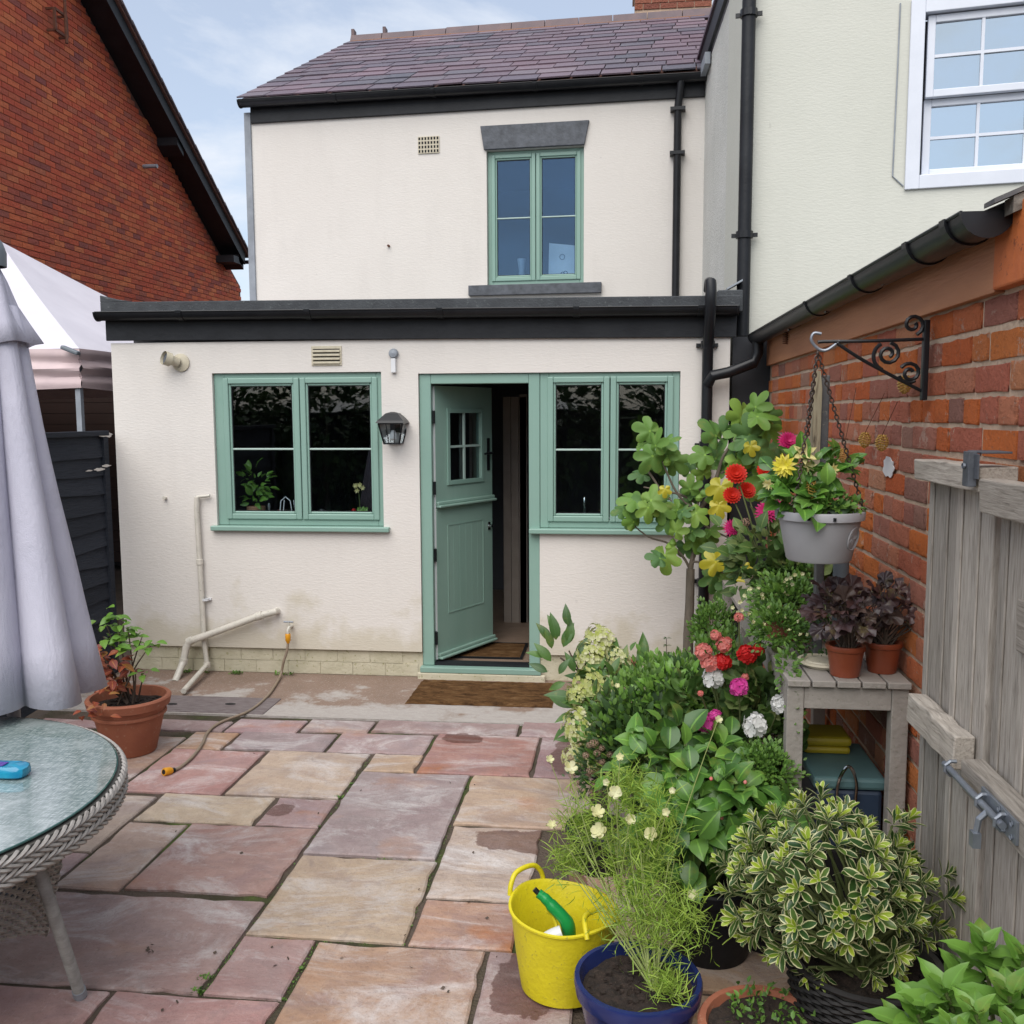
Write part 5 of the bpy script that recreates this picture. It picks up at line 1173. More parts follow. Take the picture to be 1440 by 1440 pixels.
T_euo = leaf_tpl('leaf', M['l_euo'], EP, .28, .05, .1, cols=4)
T_euon = leaf_tpl('leaf', M['l_euon'], EP, .28, .05, .1, cols=4)
T_red = leaf_tpl('leaf', M['l_red'], ov(.26, 5, .85), .3, .3)
T_nand = leaf_tpl('leaf', M['l_bright'], ov(.26, 5, .85), .3, .3)
T_blade = leaf_tpl('leaf', M['l_feather'], [(0, .02), (.3, .03), (.65, .024), (1, .0)], .2, .6)
def figr(a):
    a = abs(a); r_ = .53*(1-.25*max(0, a-2.2))
    for c_, h_, w_ in ((0, .68, .29), (1.02, .62, .25), (2.05, .38, .25)):
        d = a-c_; q = w_*w_-(h_*math.sin(d))**2
        if q > 0 and math.cos(d) > 0: r_ = max(r_, h_*math.cos(d)+math.sqrt(q))
    return r_+.012*math.sin(a*23)
T_fig = lobed_tpl('leaf', M['l_fig'], figr, 44, .35, .5)
T_figy = lobed_tpl('leaf', M['l_yellow'], figr, 44, .35, .5)
T_ger = lobed_tpl('leaf', M['l_ger'], lambda a: .52*(1+.10*abs(math.sin(a*4.2))+.02*math.sin(a*19)), 34, -.25, .5, .35)
T_heu = lobed_tpl('leaf', M['l_heu'], lambda a: .55*(1+.16*abs(math.sin(a*2.6+.3))+.05*math.sin(a*11)), 30, .35, 1.2, .35)
def petal_fan(vs, fs, c, ax, up, n, r_, w_, lift, ph=0., pts=5, notch=0.):
    ax = Vector(ax).normalized(); x = ax.cross(Vector(up)).normalized(); y = ax.cross(x)
    for k in range(n):
        a = 6.2832*k/n+ph; d = x*math.cos(a)+y*math.sin(a); s_ = x*-math.sin(a)+y*math.cos(a); b = len(vs)
        pr = [(0, .1), (.45, .9), (.8, 1.), (1., .5)] if not notch else [(0, .15), (.4, 1.), (.7, .7), (1., .02)]
        for t, h_ in pr:
            p = Vector(c)+d*r_*t+ax*(lift*r_*t*t); vs += [tuple(p+s_*w_*h_+ax*.12*w_), tuple(p), tuple(p-s_*w_*h_+ax*.12*w_)]
        for i in range(3): fs += [(b+3*i, b+3*i+1, b+3*i+4, b+3*i+3), (b+3*i+1, b+3*i+2, b+3*i+5, b+3*i+4)]
def umbel(name, mat, seed, n=20, R_=1., fr=.34, flat=.6):
    rr = random.Random(seed); vs, fs = [], []
    for k in range(n):
        z = 1-(k+.5)/n*1.25; s_ = math.sqrt(max(0, 1-z*z)); a = k*2.39996; ax = Vector((s_*math.cos(a), s_*math.sin(a), z)); c = Vector((ax.x, ax.y, ax.z*flat))*(R_*rr.uniform(.8, 1.05))*.72
        petal_fan(vs, fs, c, ax+Vector((rr.uniform(-.3, .3), rr.uniform(-.3, .3), 0)), (.1, .2, 1), 5, fr, fr*.42, .15, rr.uniform(0, 3))
    return mk_tpl(name, mat, vs, fs, grp=6)
def daisy(name, mat, layers, seed=0, notch=0.):
    vs, fs = [], []
    for (n, r_, w_, lift, h_) in layers: petal_fan(vs, fs, (0, 0, h_), (0, 0, 1), (1, 0, 0), n, r_, w_, lift, n*.37+seed, notch=notch)
    return mk_tpl(name, mat, vs, fs, grp=6)
def panicle(name, mat, seed):
    rr = random.Random(seed); vs, fs = [], []
    for k in range(95):
        t = (k+.5)/95; z = t*1.5-.2; r_ = .52*math.sin(math.pi*min(1, (1-t)*.85+.12))+.04; a = k*2.39996; d = Vector((math.cos(a), math.sin(a), .35+t*.5)); c = Vector((math.cos(a)*r_, math.sin(a)*r_, z))*rr.uniform(.9, 1.08)
        s_ = rr.choice([.10, .13, .17]); petal_fan(vs, fs, c, d, (.1, .2, 1), 4, s_, s_*.5, .1, rr.uniform(0, 3))
    return mk_tpl(name, mat, vs, fs, grp=6)
F_red = umbel('flower', M['f_red'], 1, 24); F_coral = umbel('flower', M['f_coral'], 2, 14, fr=.42); F_pink = umbel('flower', M['f_pink'], 3, 14, fr=.42); F_white = umbel('flower', M['f_white'], 4, 11, fr=.5)
F_zin = daisy('flower', M['f_orred'], [(18, 1, .16, .15, 0), (16, .8, .15, .4, .08), (12, .55, .13, .7, .16), (8, .3, .1, 1, .2)])
F_mag = daisy('flower', M['f_magenta'], [(20, 1, .14, .0, 0), (18, .85, .13, .35, .08), (14, .6, .12, .7, .16), (8, .35, .1, 1, .2)], notch=1)
F_yel = daisy('flower', M['f_yellow'], [(12, 1, .17, -.1, 0), (11, .9, .17, .2, .06), (9, .7, .15, .55, .12), (7, .45, .12, 1, .16)], notch=1)
F_yel2 = daisy('flower', M['f_pale'], [(6, 1, .24, .2, 0), (5, .8, .22, .7, .05)], notch=1)
F_cos = daisy('flower', M['f_cream'], [(5, 1, .40, .35, 0), (4, .85, .36, .8, .04)])
F_hyd = panicle('flower', M['f_hyd'], 5); F_hyd2 = panicle('flower', M['f_hyd'], 9); F_dry = umbel('flower', M['f_dry'], 8, 34, fr=.16, flat=.8)
T_bud = mk_tpl('bud', M['f_coral'], *(lambda mb: (mb.v, mb.f))(MB().lathe([(.01, -.5), (.3, -.3), (.4, 0), (.28, .35), (.05, .5)], (0, 0, 0), 8)))
def rot(axis, a): return Matrix.Rotation(a, 4, axis)
RD = lambda r_, a=1.: Vector((r_.gauss(0, a), r_.gauss(0, a), r_.gauss(0, a)))
TOCAM = lambda p: (CP-Vector(p)).normalized()
def stems(parent, base, tips, rn, r0=.006, r1=.002, mat='twig', name='stem', bow=.15, spread=.03, nseg=5):
    mb = MB()
    for t in tips:
        b = Vector(base)+Vector((rn.uniform(-spread, spread), rn.uniform(-spread, spread), 0)); t = Vector(t); mid = b.lerp(t, .5)+Vector((0, 0, bow*(t-b).length))+RD(rn, .01)
        pts = [b*(1-s_)**2+mid*2*s_*(1-s_)+t*s_*s_ for s_ in [i/nseg for i in range(nseg+1)]]; mb.tube(pts, [r0+(r1-r0)*i/nseg for i in range(nseg+1)], 5)
    o = mb.build(name, M[mat], parent, smooth=True, fix=False)
    if len(tips) > 3: tag(o, kind='stuff')
    return o
def blob(rn, c, rx, ry, rz, n, shell=.55, zmin=-.8, face=0.):
    out = []
    while len(out) < n:
        d = RD(rn).normalized()
        if d.z < zmin: continue
        if face and d.dot(TOCAM(c)) < -face*rn.random(): continue
        s_ = (shell+(1-shell)*rn.random())*(1+.16*math.sin(d.x*5+c[0]*40)*math.sin(d.z*6+c[1]*30)+.12*math.sin(d.y*9+d.z*8+c[0]*70))*(1+.12*abs(rn.gauss(0, 1))); p = Vector(c)+Vector((d.x*rx, d.y*ry, d.z*rz))*s_; out.append((p, d))
    return out
def foliage_blob(name, parent, tpl, rn, blobs, size, cap=0, up=.4, jit=.6, face=.5):
    mats = []
    for (c, rx, ry, rz, n) in blobs:
        for p, d in blob(rn, c, rx, ry, rz, n, face=face):
            dd = (d+Vector((0, 0, up))+RD(rn, jit*.5)).normalized(); nrm = (Vector((0, 0, 1))*.8+d*.6+TOCAM(p)*.35+RD(rn, .3)); mats.append(frame(p, dd, nrm, size*rn.choice((.55, .75, .9, 1., 1.15, 1.3))*rn.uniform(.9, 1.1)))
    leaves(name, tpl, mats, parent, rn, cap); return mats
def flower(parent, tpl, p, r_, rn, ax=None, name='flower'):
    ax = ax or (TOCAM(p)+Vector((0, 0, .9))+RD(rn, .2)); ax = Vector(ax).normalized(); y = ax.cross(Vector((1, .2, 0))).normalized()
    m_ = frame(p, y, ax, r_) @ rot('Z', rn.uniform(0, 6)); return inst(name, tpl[0], parent, m_)
def rd(s_): return random.Random(s_)
def soil(parent, c, r_, z): 
    mb = MB(); rr = rd(int(c[0]*999)); n = 26; k = 8; vs = [(c[0], c[1], z+.01)]; fs = []
    for i in range(1, k+1):
        for j in range(n): a = 6.2832*j/n; vs.append((c[0]+math.cos(a)*r_*i/k, c[1]+math.sin(a)*r_*i/k, z+rr.uniform(-.007, .009)))
    for j in range(n): fs.append((0, 1+j, 1+(j+1) % n))
    for i in range(k-1):
        for j in range(n): fs.append((1+i*n+j, 1+(i+1)*n+j, 1+(i+1)*n+(j+1) % n, 1+i*n+(j+1) % n))
    mb.add(vs, fs)
    for _ in range(50):
        a = rr.uniform(0, 6.28); q = rr.uniform(0, .9)*r_; s_ = rr.uniform(.003, .008); mb.box(c[0]+math.cos(a)*q-s_, c[0]+math.cos(a)*q+s_, c[1]+math.sin(a)*q-s_, c[1]+math.sin(a)*q+s_, z, z+s_*1.6)
    return mb.build('soil', M['soil'], parent, fix=False)
def pot(c, r0, r1, h, mat, label, cat='pot', name='plant_pot', group=None, lip=.012, filled=True, seg=40, soilz=.03):
    t = thing(name, c, label, cat, group); mb = MB(); z = c[2]
    mb.lathe([(.001, 0), (r0*.97, 0), (r0, .006), (r0+(r1-r0)*.82, h*.80), (r0+(r1-r0)*.84, h*.82), (r1+lip*.5, h*.84), (r1+lip, h-.008), (r1+lip*.6, h), (r1-.008, h), (r1-.014, h-.02), (r0-.012, .02), (.001, .02)], c, seg)
    mb.build('shell', M[mat], t, smooth='auto')
    if filled: soil(t, (c[0], c[1]), r1-.014, z+h-soilz)
    return t

# ============================================================ wicker table with mottled glass top, parasol
TC = Vector((-2.235, 2.42)); TR_ = .735; TZ = .74
tb = thing('wicker_table', (TC.x, TC.y, 0), 'round grey wicker garden table with a mottled glass top at the left', 'table')
MB().lathe([(.001, TZ-.006), (TR_, TZ-.006), (TR_, TZ), (.001, TZ)], (TC.x, TC.y, 0), 96).build('glass_top', M['tabletop'], tb, smooth='auto')
MB().lathe([(TR_+.001, TZ-.007), (TR_+.004, TZ-.005), (TR_+.004, TZ-.001), (TR_+.001, TZ+.0005)], (TC.x, TC.y, 0), 96).build('glass_edge', M['edgeglass'], tb, smooth=True)
MB().lathe([(TR_-.03, TZ-.012), (TR_+.012, TZ-.014), (TR_+.016, TZ-.09), (TR_-.02, TZ-.095), (TR_-.03, TZ-.012)], (TC.x, TC.y, 0), 64).build('rim_core', M['wicker_in'], tb, smooth='auto')
mb = MB(); nb_ = 150
for row in range(4):
    zc_ = TZ-.022-row*.0195
    for k in range(nb_):       # slanted overlapping strands: a plait
        a0 = 6.2832*(k+.5*(row % 2))/nb_; pts = []
        if not (-1.9 < ((a0+math.pi) % 6.2832)-math.pi < 1.6): continue
        for i in range(5):
            t = i/4; a = a0+6.2832/nb_*1.9*t; rr_ = TR_+.018+.009*math.sin(math.pi*t); pts.append((TC.x+math.cos(a)*rr_, TC.y+math.sin(a)*rr_, zc_+.011-.022*t if row % 2 else zc_-.011+.022*t))
        mb.tube(pts, .0058, 5, r=((k*7+row*3) % 11)/11.)
tag(mb.build('rim_weave', M['wicker'], tb, smooth=True, fix=False), kind='stuff')
def weave(P, nu, nv, parent, name, rr_=.0055):
    """P(u,v) -> point; horizontal strands waving over vertical stakes"""
    mb = MB(); e = .004
    def nrm(u, v): return (P(u+.01, v)-P(u-.01, v)).cross(P(u, v+.01)-P(u, v-.01)).normalized()
    for i in range(nu+1): u = i/nu; mb.tube([P(u, v/10) for v in range(11)], rr_*.7, 4, r=.3)
    for j in range(nv):
        v = (j+.5)/nv; mb.tube([P(k/(nu*2), v)+nrm(k/(nu*2), v)*e*math.sin(math.pi*(k/2+j)+.0)*1.6 for k in range(nu*2+1)], rr_, 4, r=(j % 5)/5.)
    return tag(mb.build(name, M['wicker'], parent, smooth=True, fix=False), kind='stuff')
foot = oz(114, 1402, 0); topL = oz(46, 1196, .66)
angL = math.atan2(foot.y-TC.y, foot.x-TC.x)
for k in range(4):
    a = angL+k*math.pi/2; rt = (Vector((topL.x, topL.y))-TC).length; rt = .60; rfoot = .60+.02
    d = Vector((math.cos(a), math.sin(a), 0)); b0 = Vector((TC.x, TC.y, 0))
    f_ = b0+d*(Vector((foot.x, foot.y))-TC).length; tp_ = b0+d*(TR_-.10)+Vector((0, 0, .66))
    if k == 0: tp_ = Vector((topL.x, topL.y, .66)); f_ = foot
    pts = [tp_.lerp(f_, i/24) for i in range(25)]
    mb = MB(); vs = []; lp = tp_.lerp(f_, .955)
    for i in range(60):
        p = tp_.lerp(f_, i/60*.95); q_ = tp_.lerp(f_, (i+.8)/60*.95); mb.tube([p, p.lerp(q_, .5), q_], [.0135, .0185, .0135], 10, r=(i % 7)/7.)
    lg = mb.build('leg', M['wicker'], tb, smooth=True, fix=False)
    MB().tube([tp_.lerp(f_, .94), tp_.lerp(f_, .985)], .0205, 14).build('foot_cap', M['lead'], lg, smooth='auto'); MB().tube([tp_.lerp(f_, .983), f_], .018, 12).build('foot_pad', M['blackp'], lg)
    a2 = angL-(k+1)*math.pi/2 if False else a-math.pi/2
    def P(u, v, a=a):
        aa = a-math.pi/2*u; rr_ = TR_-.125-.10*v-.05*math.sin(math.pi*u); zz = .66-(.30+.14*(abs(2*u-1))**2)*v; return Vector((TC.x+math.cos(aa)*rr_, TC.y+math.sin(aa)*rr_, zz))
    weave(P, 34, 26, tb, 'skirt_panel')
# pack lying on the table
q = oz(16, 1083, TZ+.02); pk = MB(); n = 14; vs = []; rr = rd(5)
for j in range(7):
    for i in range(n):
        a = 6.2832*i/n; s_ = [.0, .85, 1., 1.02, .97, .8, .0][j]; h_ = [0, .0, .008, .02, .032, .038, .036][j]; e = 1+rr.uniform(-.06, .06)
        vs.append((q.x-.02+math.copysign(abs(math.cos(a))**.5, math.cos(a))*.075*s_*e, q.y+math.copysign(abs(math.sin(a))**.5, math.sin(a))*.035*s_*e, TZ+.001+h_))
pk.add(vs, [(j*n+i, j*n+(i+1) % n, (j+1)*n+(i+1) % n, (j+1)*n+i) for j in range(6) for i in range(n)])
pko = tag(pk.build('plastic_pack', M['bluepack'], loc=(q.x, q.y, TZ), smooth=True), 'blue plastic pack lying on the glass table', 'pack')
MB().box(q.x-.06, q.x-.015, q.y-.02, q.y+.012, TZ+.039, TZ+.041).build('print', M['purple'], pko)
# closed parasol
pb_ = oy(2, 600, 3.3); PX, PY = pb_.x-.02, 3.3
pa = thing('parasol', (PX, PY, 0), 'closed lavender grey parasol with a dark cap beside the wicker table', 'parasol')
MB().tube([(PX, PY, .05), (PX, PY, 2.50)], .024, 14).build('pole', M['lead'], pa, smooth='auto')
MB().lathe([(.001, .0), (.10, .0), (.105, .03), (.09, .10), (.04, .12), (.035, .30), (.001, .30)], (PX, PY, 0), 32).build('base', M['stone'], pa, smooth='auto')
def cloth(prof, nf, depth, seed, name, mat='fabric', zsag=0., ph=0., seg=176):
    """hanging folds; prof = [(z, radius)] from top to bottom"""
    n = seg; vs = []; K = len(prof); rr = rd(seed); am = [rr.uniform(.6, 1.2) for _ in range(nf)]; of = [rr.uniform(-.35, .35) for _ in range(nf)]
    for i, (z, r_) in enumerate(prof):
        t = i/(K-1)
        for j in range(n):
            a = 6.2832*j/n; f_ = j/n*nf; k = int(f_) % nf; x = f_-int(f_)
            w_ = am[k]*(math.sin(math.pi*x)**.7); rad = r_*(1-depth*(min(1, t*2.2))*(1-w_)) + .008*math.sin(a*3+t*5+seed)*t+.006*math.sin(a*11+t*3)*t
            zz = z+zsag*(w_-.5)*t; vs.append((PX+math.cos(a+ph+of[k]*.06*t)*rad, PY+math.sin(a+ph+of[k]*.06*t)*rad, zz))
    fs = [(i*n+j, i*n+(j+1) % n, (i+1)*n+(j+1) % n, (i+1)*n+j) for i in range(K-1) for j in range(n)]
    o = MB().add(vs, fs).build(name, M[mat], pa, smooth=True, fix=False); md = o.modifiers.new('thick', 'SOLIDIFY'); md.thickness = .003; return o
def zz(y): return oy(5, y, 3.3).z
def rx(x): return oy(x, 700, 3.3).x-PX
cloth([(zz(430), .09), (zz(470), rx(44)), (zz(520), rx(52)), (zz(600), rx(66)), (zz(700), rx(84)), (zz(800), rx(103)), (zz(900), rx(121)), (zz(972), rx(134))], 9, .42, 3, 'canopy', ph=.6)
cloth([(zz(372), .035), (zz(395), rx(24)), (zz(430), rx(36)), (zz(455), rx(47)), (zz(484), rx(62))], 6, .30, 8, 'vent_flap', ph=.15, zsag=.03)
MB().lathe([(.001, .10), (.03, .098), (.055, .07), (.068, .03), (.066, -.02), (.058, -.02)], (PX, PY, zz(366)), 24).build('cap', M['greycap'], pa, smooth='auto', fix=False)
for k in range(8): a = .6+6.2832*(k+.5)/9; MB().tube([(PX+math.cos(a)*.05, PY+math.sin(a)*.05, zz(430)), (PX+math.cos(a)*.16, PY+math.sin(a)*.16, zz(985))], .007, 6).build('rib', M['lead'], pa)

# ============================================================ bench and what stands on it
BX0, BX1, BY0, BY1, BZ = .562, .965, 3.17, 4.45, .955
bn = thing('potting_bench', (.76, 3.8, 0), 'tall grey painted slatted bench against the brick wall carrying flower pots', 'bench')
sw_ = (BX1-BX0)/5
for k in range(5): MB().box(BX0+k*sw_+.003, BX0+(k+1)*sw_-.003, BY0-.015, BY1+.01, BZ-.022, BZ, .1*k).build('slat', M['bench'], bn, bev=.003)
for (x, y) in ((BX0+.005, BY0), (BX1-.06, BY0), (BX0+.005, BY1-.055), (BX1-.06, BY1-.055)): MB().box(x, x+.055, y, y+.055, 0, BZ-.023).build('leg', M['bench'], bn, bev=.003)
for (a, b, c, d) in ((BX0+.061, BX1-.061, BY0+.004, BY0+.03), (BX0+.061, BX1-.061, BY1-.03, BY1-.004), (BX0+.01, BX0+.035, BY0+.056, BY1-.056), (BX1-.035, BX1-.01, BY0+.056, BY1-.056)): MB().box(a, b, c, d, BZ-.10, BZ-.0235).build('apron', M['bench'], bn, bev=.002)
MB().box(BX0+.01, BX0+.035, BY0+.056, BY1-.056, .25, .31).build('stretcher', M['bench'], bn)
# second lower staging behind it
b2 = thing('staging', (.66, 5.0, 0), 'low grey staging behind the tall bench near the fig', 'staging')
for k in range(5): MB().box(.60+k*.06, .655+k*.06, 4.60, 5.5, .86, .88).build('slat', M['bench'], b2)
for (x, y) in ((.60, 4.62), (.85, 4.62), (.60, 5.42), (.85, 5.42)): MB().box(x, x+.05, y, y+.05, 0, .858).build('leg', M['bench'], b2)
# brown nursery pots with purple heuchera
for (px0, py0, Y, s_, lab) in ((1188, 945, 3.24, 1., 'brown plastic pot of purple leaved heuchera, the left of the two on the bench end'), (1240, 942, 3.30, 1., 'brown plastic pot of purple leaved heuchera, the right one nearest the wall')):
    p0 = oy(px0, py0, Y); c = (p0.x, Y, BZ+.001); t = pot(c, .048, .062, .105, 'brownpot', lab, 'potted plant', 'heuchera_pot', 'brown pots of heuchera', lip=.004, soilz=.018)
    rr = rd(px0); mats = []
    cnt_ = (c[0]+(.02 if px0 > 1200 else -.005), Y+.02, BZ+.205)
    for p, d in blob(rr, cnt_, .15 if px0 > 1200 else .115, .12, .10, 50, .6, -.45): mats.append(frame(p, d+Vector((0, 0, .1)), Vector((0, 0, 1))+TOCAM(p)*.7+RD(rr, .35), rr.uniform(.035, .062)))
    tips = [m_.translation.copy() for m_ in mats]; stems(t, (c[0], c[1], BZ+.08), tips[:40], rr, .003, .0018, 'twigbrown', spread=.02); leaves('leaf', T_heu, mats, t, rr, 62)
# saucer and small brown pot, green mound with tiny white flowers
t = pot((oy(1160, 950, 3.33).x, 3.36, BZ+.001), .07, .085, .02, 'cream', 'pale clay saucer with a dried plant at the front of the bench', 'saucer', 'saucer', lip=.004, filled=False)
rr = rd(77); foliage_blob('stem', t, T_dark, rr, [((oy(1160, 950, 3.33).x, 3.38, BZ+.09), .06, .06, .07, 120)], .022)
c = (.66, 3.78, BZ+.001); t = pot(c, .07, .09, .11, 'terra', 'pot of fine green leaves with tiny white flowers spilling over the bench edge', 'potted plant', 'white_flowering_pot')
rr = rd(12); foliage_blob('leaf', t, T_small, rr, [((.66, 3.74, BZ+.15), .13, .16, .10, 1500), ((.60, 3.55, BZ+.09), .10, .12, .08, 900), ((.72, 3.95, BZ+.18), .12, .14, .09, 700), ((.585, 3.30, BZ+.0), .03, .06, .07, 130), ((.60, 3.20, BZ-.12), .02, .02, .13, 90)], .022, 0)
fl = [frame(p, d, TOCAM(p), .008) for p, d in blob(rr, (.62, 3.6, BZ+.13), .16, .20, .12, 46, .95, -.2)]
tag(joined('flowers', F_cos, fl, t, rr), kind='stuff')
# yellow box and cool box under the bench
q = oz(1210, 1060, .50); 
cb = thing('cool_box', (.80, 3.42, .30), 'blue cool box with a flat teal lid and wire handle under the bench', 'cool box')
MB().box(.70, .93, 3.32, 3.68, .30, .52).build('body', M['coolbase'], cb, bev=.015); MB().box(.69, .94, 3.31, 3.69, .522, .565).build('lid', M['coolbox'], cb, bev=.012)
mb = MB(); mb.tube(smooth_path([(.77, 3.305, .47), (.77, 3.29, .56), (.80, 3.28, .62), (.83, 3.29, .56), (.83, 3.305, .47)]), .006, 8); mb.build('handle', M['chrome'], cb, smooth=True)
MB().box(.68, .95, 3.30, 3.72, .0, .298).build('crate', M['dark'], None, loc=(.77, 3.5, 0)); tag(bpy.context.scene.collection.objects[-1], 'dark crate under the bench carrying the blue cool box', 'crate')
yb = thing('tool_case', (.72, 3.78, .567), 'mustard yellow plastic case on top of the cool box', 'case')
MB().box(.70, .87, 3.54, 3.70, .567, .595).build('base', M['mud_box'], yb, bev=.012); MB().box(.696, .874, 3.536, 3.704, .597, .632).build('lid', M['mud_box'], yb, bev=.014)
# ============================================================ bracket, hanging basket, post
BY = 3.13; zt2 = oy(1297, 450, BY).z; zb2 = oy(1297, 563, BY).z; xa = oy(1150, 482, BY).x; zarm = oy(1200, 478, BY).z
bk = thing('basket_bracket', (WX-.02, BY, zb2), 'black scrolled wrought iron bracket fixed to the brick wall', 'bracket')
X_ = WX-.032
MB().box(X_-.008, X_+.010, BY-.012, BY+.012, zb2, zt2).build('back_bar', M['blackp'], bk, bev=.003)
def flat(pts, r_=.0055): return MB().tube(smooth_path(pts, 4), r_, 8)
W_ = X_-xa; P2_ = lambda a, b: (X_-a*W_, BY, zarm+b)
mb = flat([P2_(0, 0), P2_(.5, -.004), P2_(.92, -.004), P2_(1.0, -.006)]); mb.build('arm', M['blackp'], bk, smooth=True)
hk = [P2_(.80, -.002), P2_(.86, -.02), P2_(.93, -.032), P2_(1.0, -.025), P2_(1.06, .0), P2_(1.04, .022), P2_(.97, .02)]
flat(hk, .005).build('hook', M['galv'], bk, smooth=True)
hgt = zarm-zb2-.03
flat([P2_(.84, -.005), P2_(.6, -hgt*.36), P2_(.3, -hgt*.70), P2_(.02, -hgt*1.0)]).build('brace', M['blackp'], bk, smooth=True)
def spiral(cx, cz, r0, r1, a0, turns, flip=1): return [(cx+math.cos(a0+flip*6.2832*turns*t)*(r0+(r1-r0)*t), BY, cz+math.sin(a0+flip*6.2832*turns*t)*(r0+(r1-r0)*t)) for t in [i/16 for i in range(17)]]
c1 = P2_(.34, -.045); c2 = P2_(.13, -.105); c3 = P2_(.12, .045)
for c_, a, b, a0, tn, fl_ in ((c1, .036, .010, 1.4, 1.4, -1), (c1, .038, .052, 2.2, .35, 1), (c2, .033, .009, 2.6, 1.35, -1), (c2, .034, .028, 3.4, .3, 1), (c3, .034, .008, -1.2, 1.3, 1)):
    MB().tube(spiral(c_[0], c_[2], a, b, a0, tn, fl_), .0062, 7).build('scroll', M['blackp'], bk, smooth=True)
q = oy(1153, 712, 3.16); HX, HZ = q.x, q.z-.012; HY = 3.16; HR = .138
hb_ = thing('hanging_basket', (HX, HY, HZ-.17), 'pale grey hanging basket with yellow begonias hung from a chain', 'hanging basket')
mb = MB(); mb.lathe([(.001, -.163), (.098, -.163), (.103, -.157), (.128, -.03), (.1285, -.028), (.140, -.027), (.142, -.004), (.140, .0), (.129, .0), (.127, -.03), (.1, -.15), (.001, -.15)], (HX, HY, HZ), 48); sh_ = mb.build('shell', M['basket'], hb_, smooth='auto')
soil(hb_, (HX, HY), .126, HZ-.02)
tocam2 = Vector((.78, -.62, 0)).normalized(); ce = Vector((HX, HY, HZ-.085))+tocam2*.1165; side = Vector((-tocam2.y, tocam2.x, 0)); up_ = Vector((0, 0, 1))+tocam2*.2
mb = MB(); mb.tube([ce+side*math.cos(6.2832*k/24)*.034+up_*math.sin(6.2832*k/24)*.036 for k in range(25)], .0022, 6, cap=False)
mb.tube([ce+side*math.cos(6.2832*k/24)*.027+up_*math.sin(6.2832*k/24)*.029 for k in range(25)], .0012, 5, cap=False)
for k in range(6): a = 6.2832*k/6; mb.tube([ce+up_*.0, ce+(side*math.cos(a)+up_*math.sin(a))*.012, ce+(side*math.cos(a+.5)+up_*math.sin(a+.5))*.02], .0016, 5)
mb.build('crest', M['basket'], hb_, smooth=True)
for a in (-1.45, -2.0): MB().lathe([(.001, -.005), (.005, -.005), (.005, .005), (.001, .005)], (HX+math.cos(a)*.143, HY+math.sin(a)*.143, HZ-.016), 8).build('stud', M['blackp'], hb_)
def chain(a, b, parent, link=.018, r_=.0023):
    a = Vector(a); b = Vector(b); d = b-a; n = int(d.length/(link*.78)); d.normalize(); x = d.cross(Vector((0, 1, .1))).normalized(); y = d.cross(x); mb = MB()
    for k in range(n):
        c = a+d*(k+.5)*link*.78; s_ = x if k % 2 else y; mb.tube([c+d*math.sin(6.2832*j/10)*link*.5+s_*math.cos(6.2832*j/10)*link*.30 for j in range(11)], r_, 5, cap=False)
    return mb.build('chain', M['chain'], parent, smooth=True, fix=False)
top_ = Vector(P2_(1.0, -.035))
for a in (-.25, 1.9, 3.9): chain(top_, (HX+math.cos(a)*.136, HY+math.sin(a)*.136, HZ-.005), hb_)
rr = rd(33)
foliage_blob('leaf', hb_, T_broad, rr, [((HX-.06, HY-.02, HZ+.03), .10, .09, .06, 42), ((HX-.04, HY, HZ+.11), .11, .08, .06, 34), ((HX+.05, HY+.02, HZ+.13), .05, .05, .05, 18), ((HX-.12, HY, HZ+.05), .05, .06, .05, 22), ((HX-.02, HY-.06, HZ+.04), .06, .04, .05, 20)], .062, 60)
foliage_blob('sprig', hb_, T_small, rr, [((HX+.03, HY-.07, HZ+.025), .055, .04, .03, 150), ((HX+.09, HY-.02, HZ+.012), .04, .05, .02, 70)], .024)
def at(x, y, Y): return oy(x, y, Y)
for (x, y, r_, tp, ax) in ((1103, 655, .042, F_yel, (-.3, -1, .15)), (1131, 638, .042, F_yel2, (.1, -1, .5)), (1166, 662, .026, F_yel2, (.2, -1, .3)), (1172, 660, .022, F_yel2, (.8, -.8, .2)), (1081, 680, .022, F_yel2, (-.6, -.8, -.4)), (1138, 655, .024, F_yel2, (.3, -1, .1))):
    p = at(x, y, HY-.06); flower(hb_, tp, p, r_, rr, ax)
    stems(hb_, (HX-.03, HY, HZ), [p], rr, .003, .002)
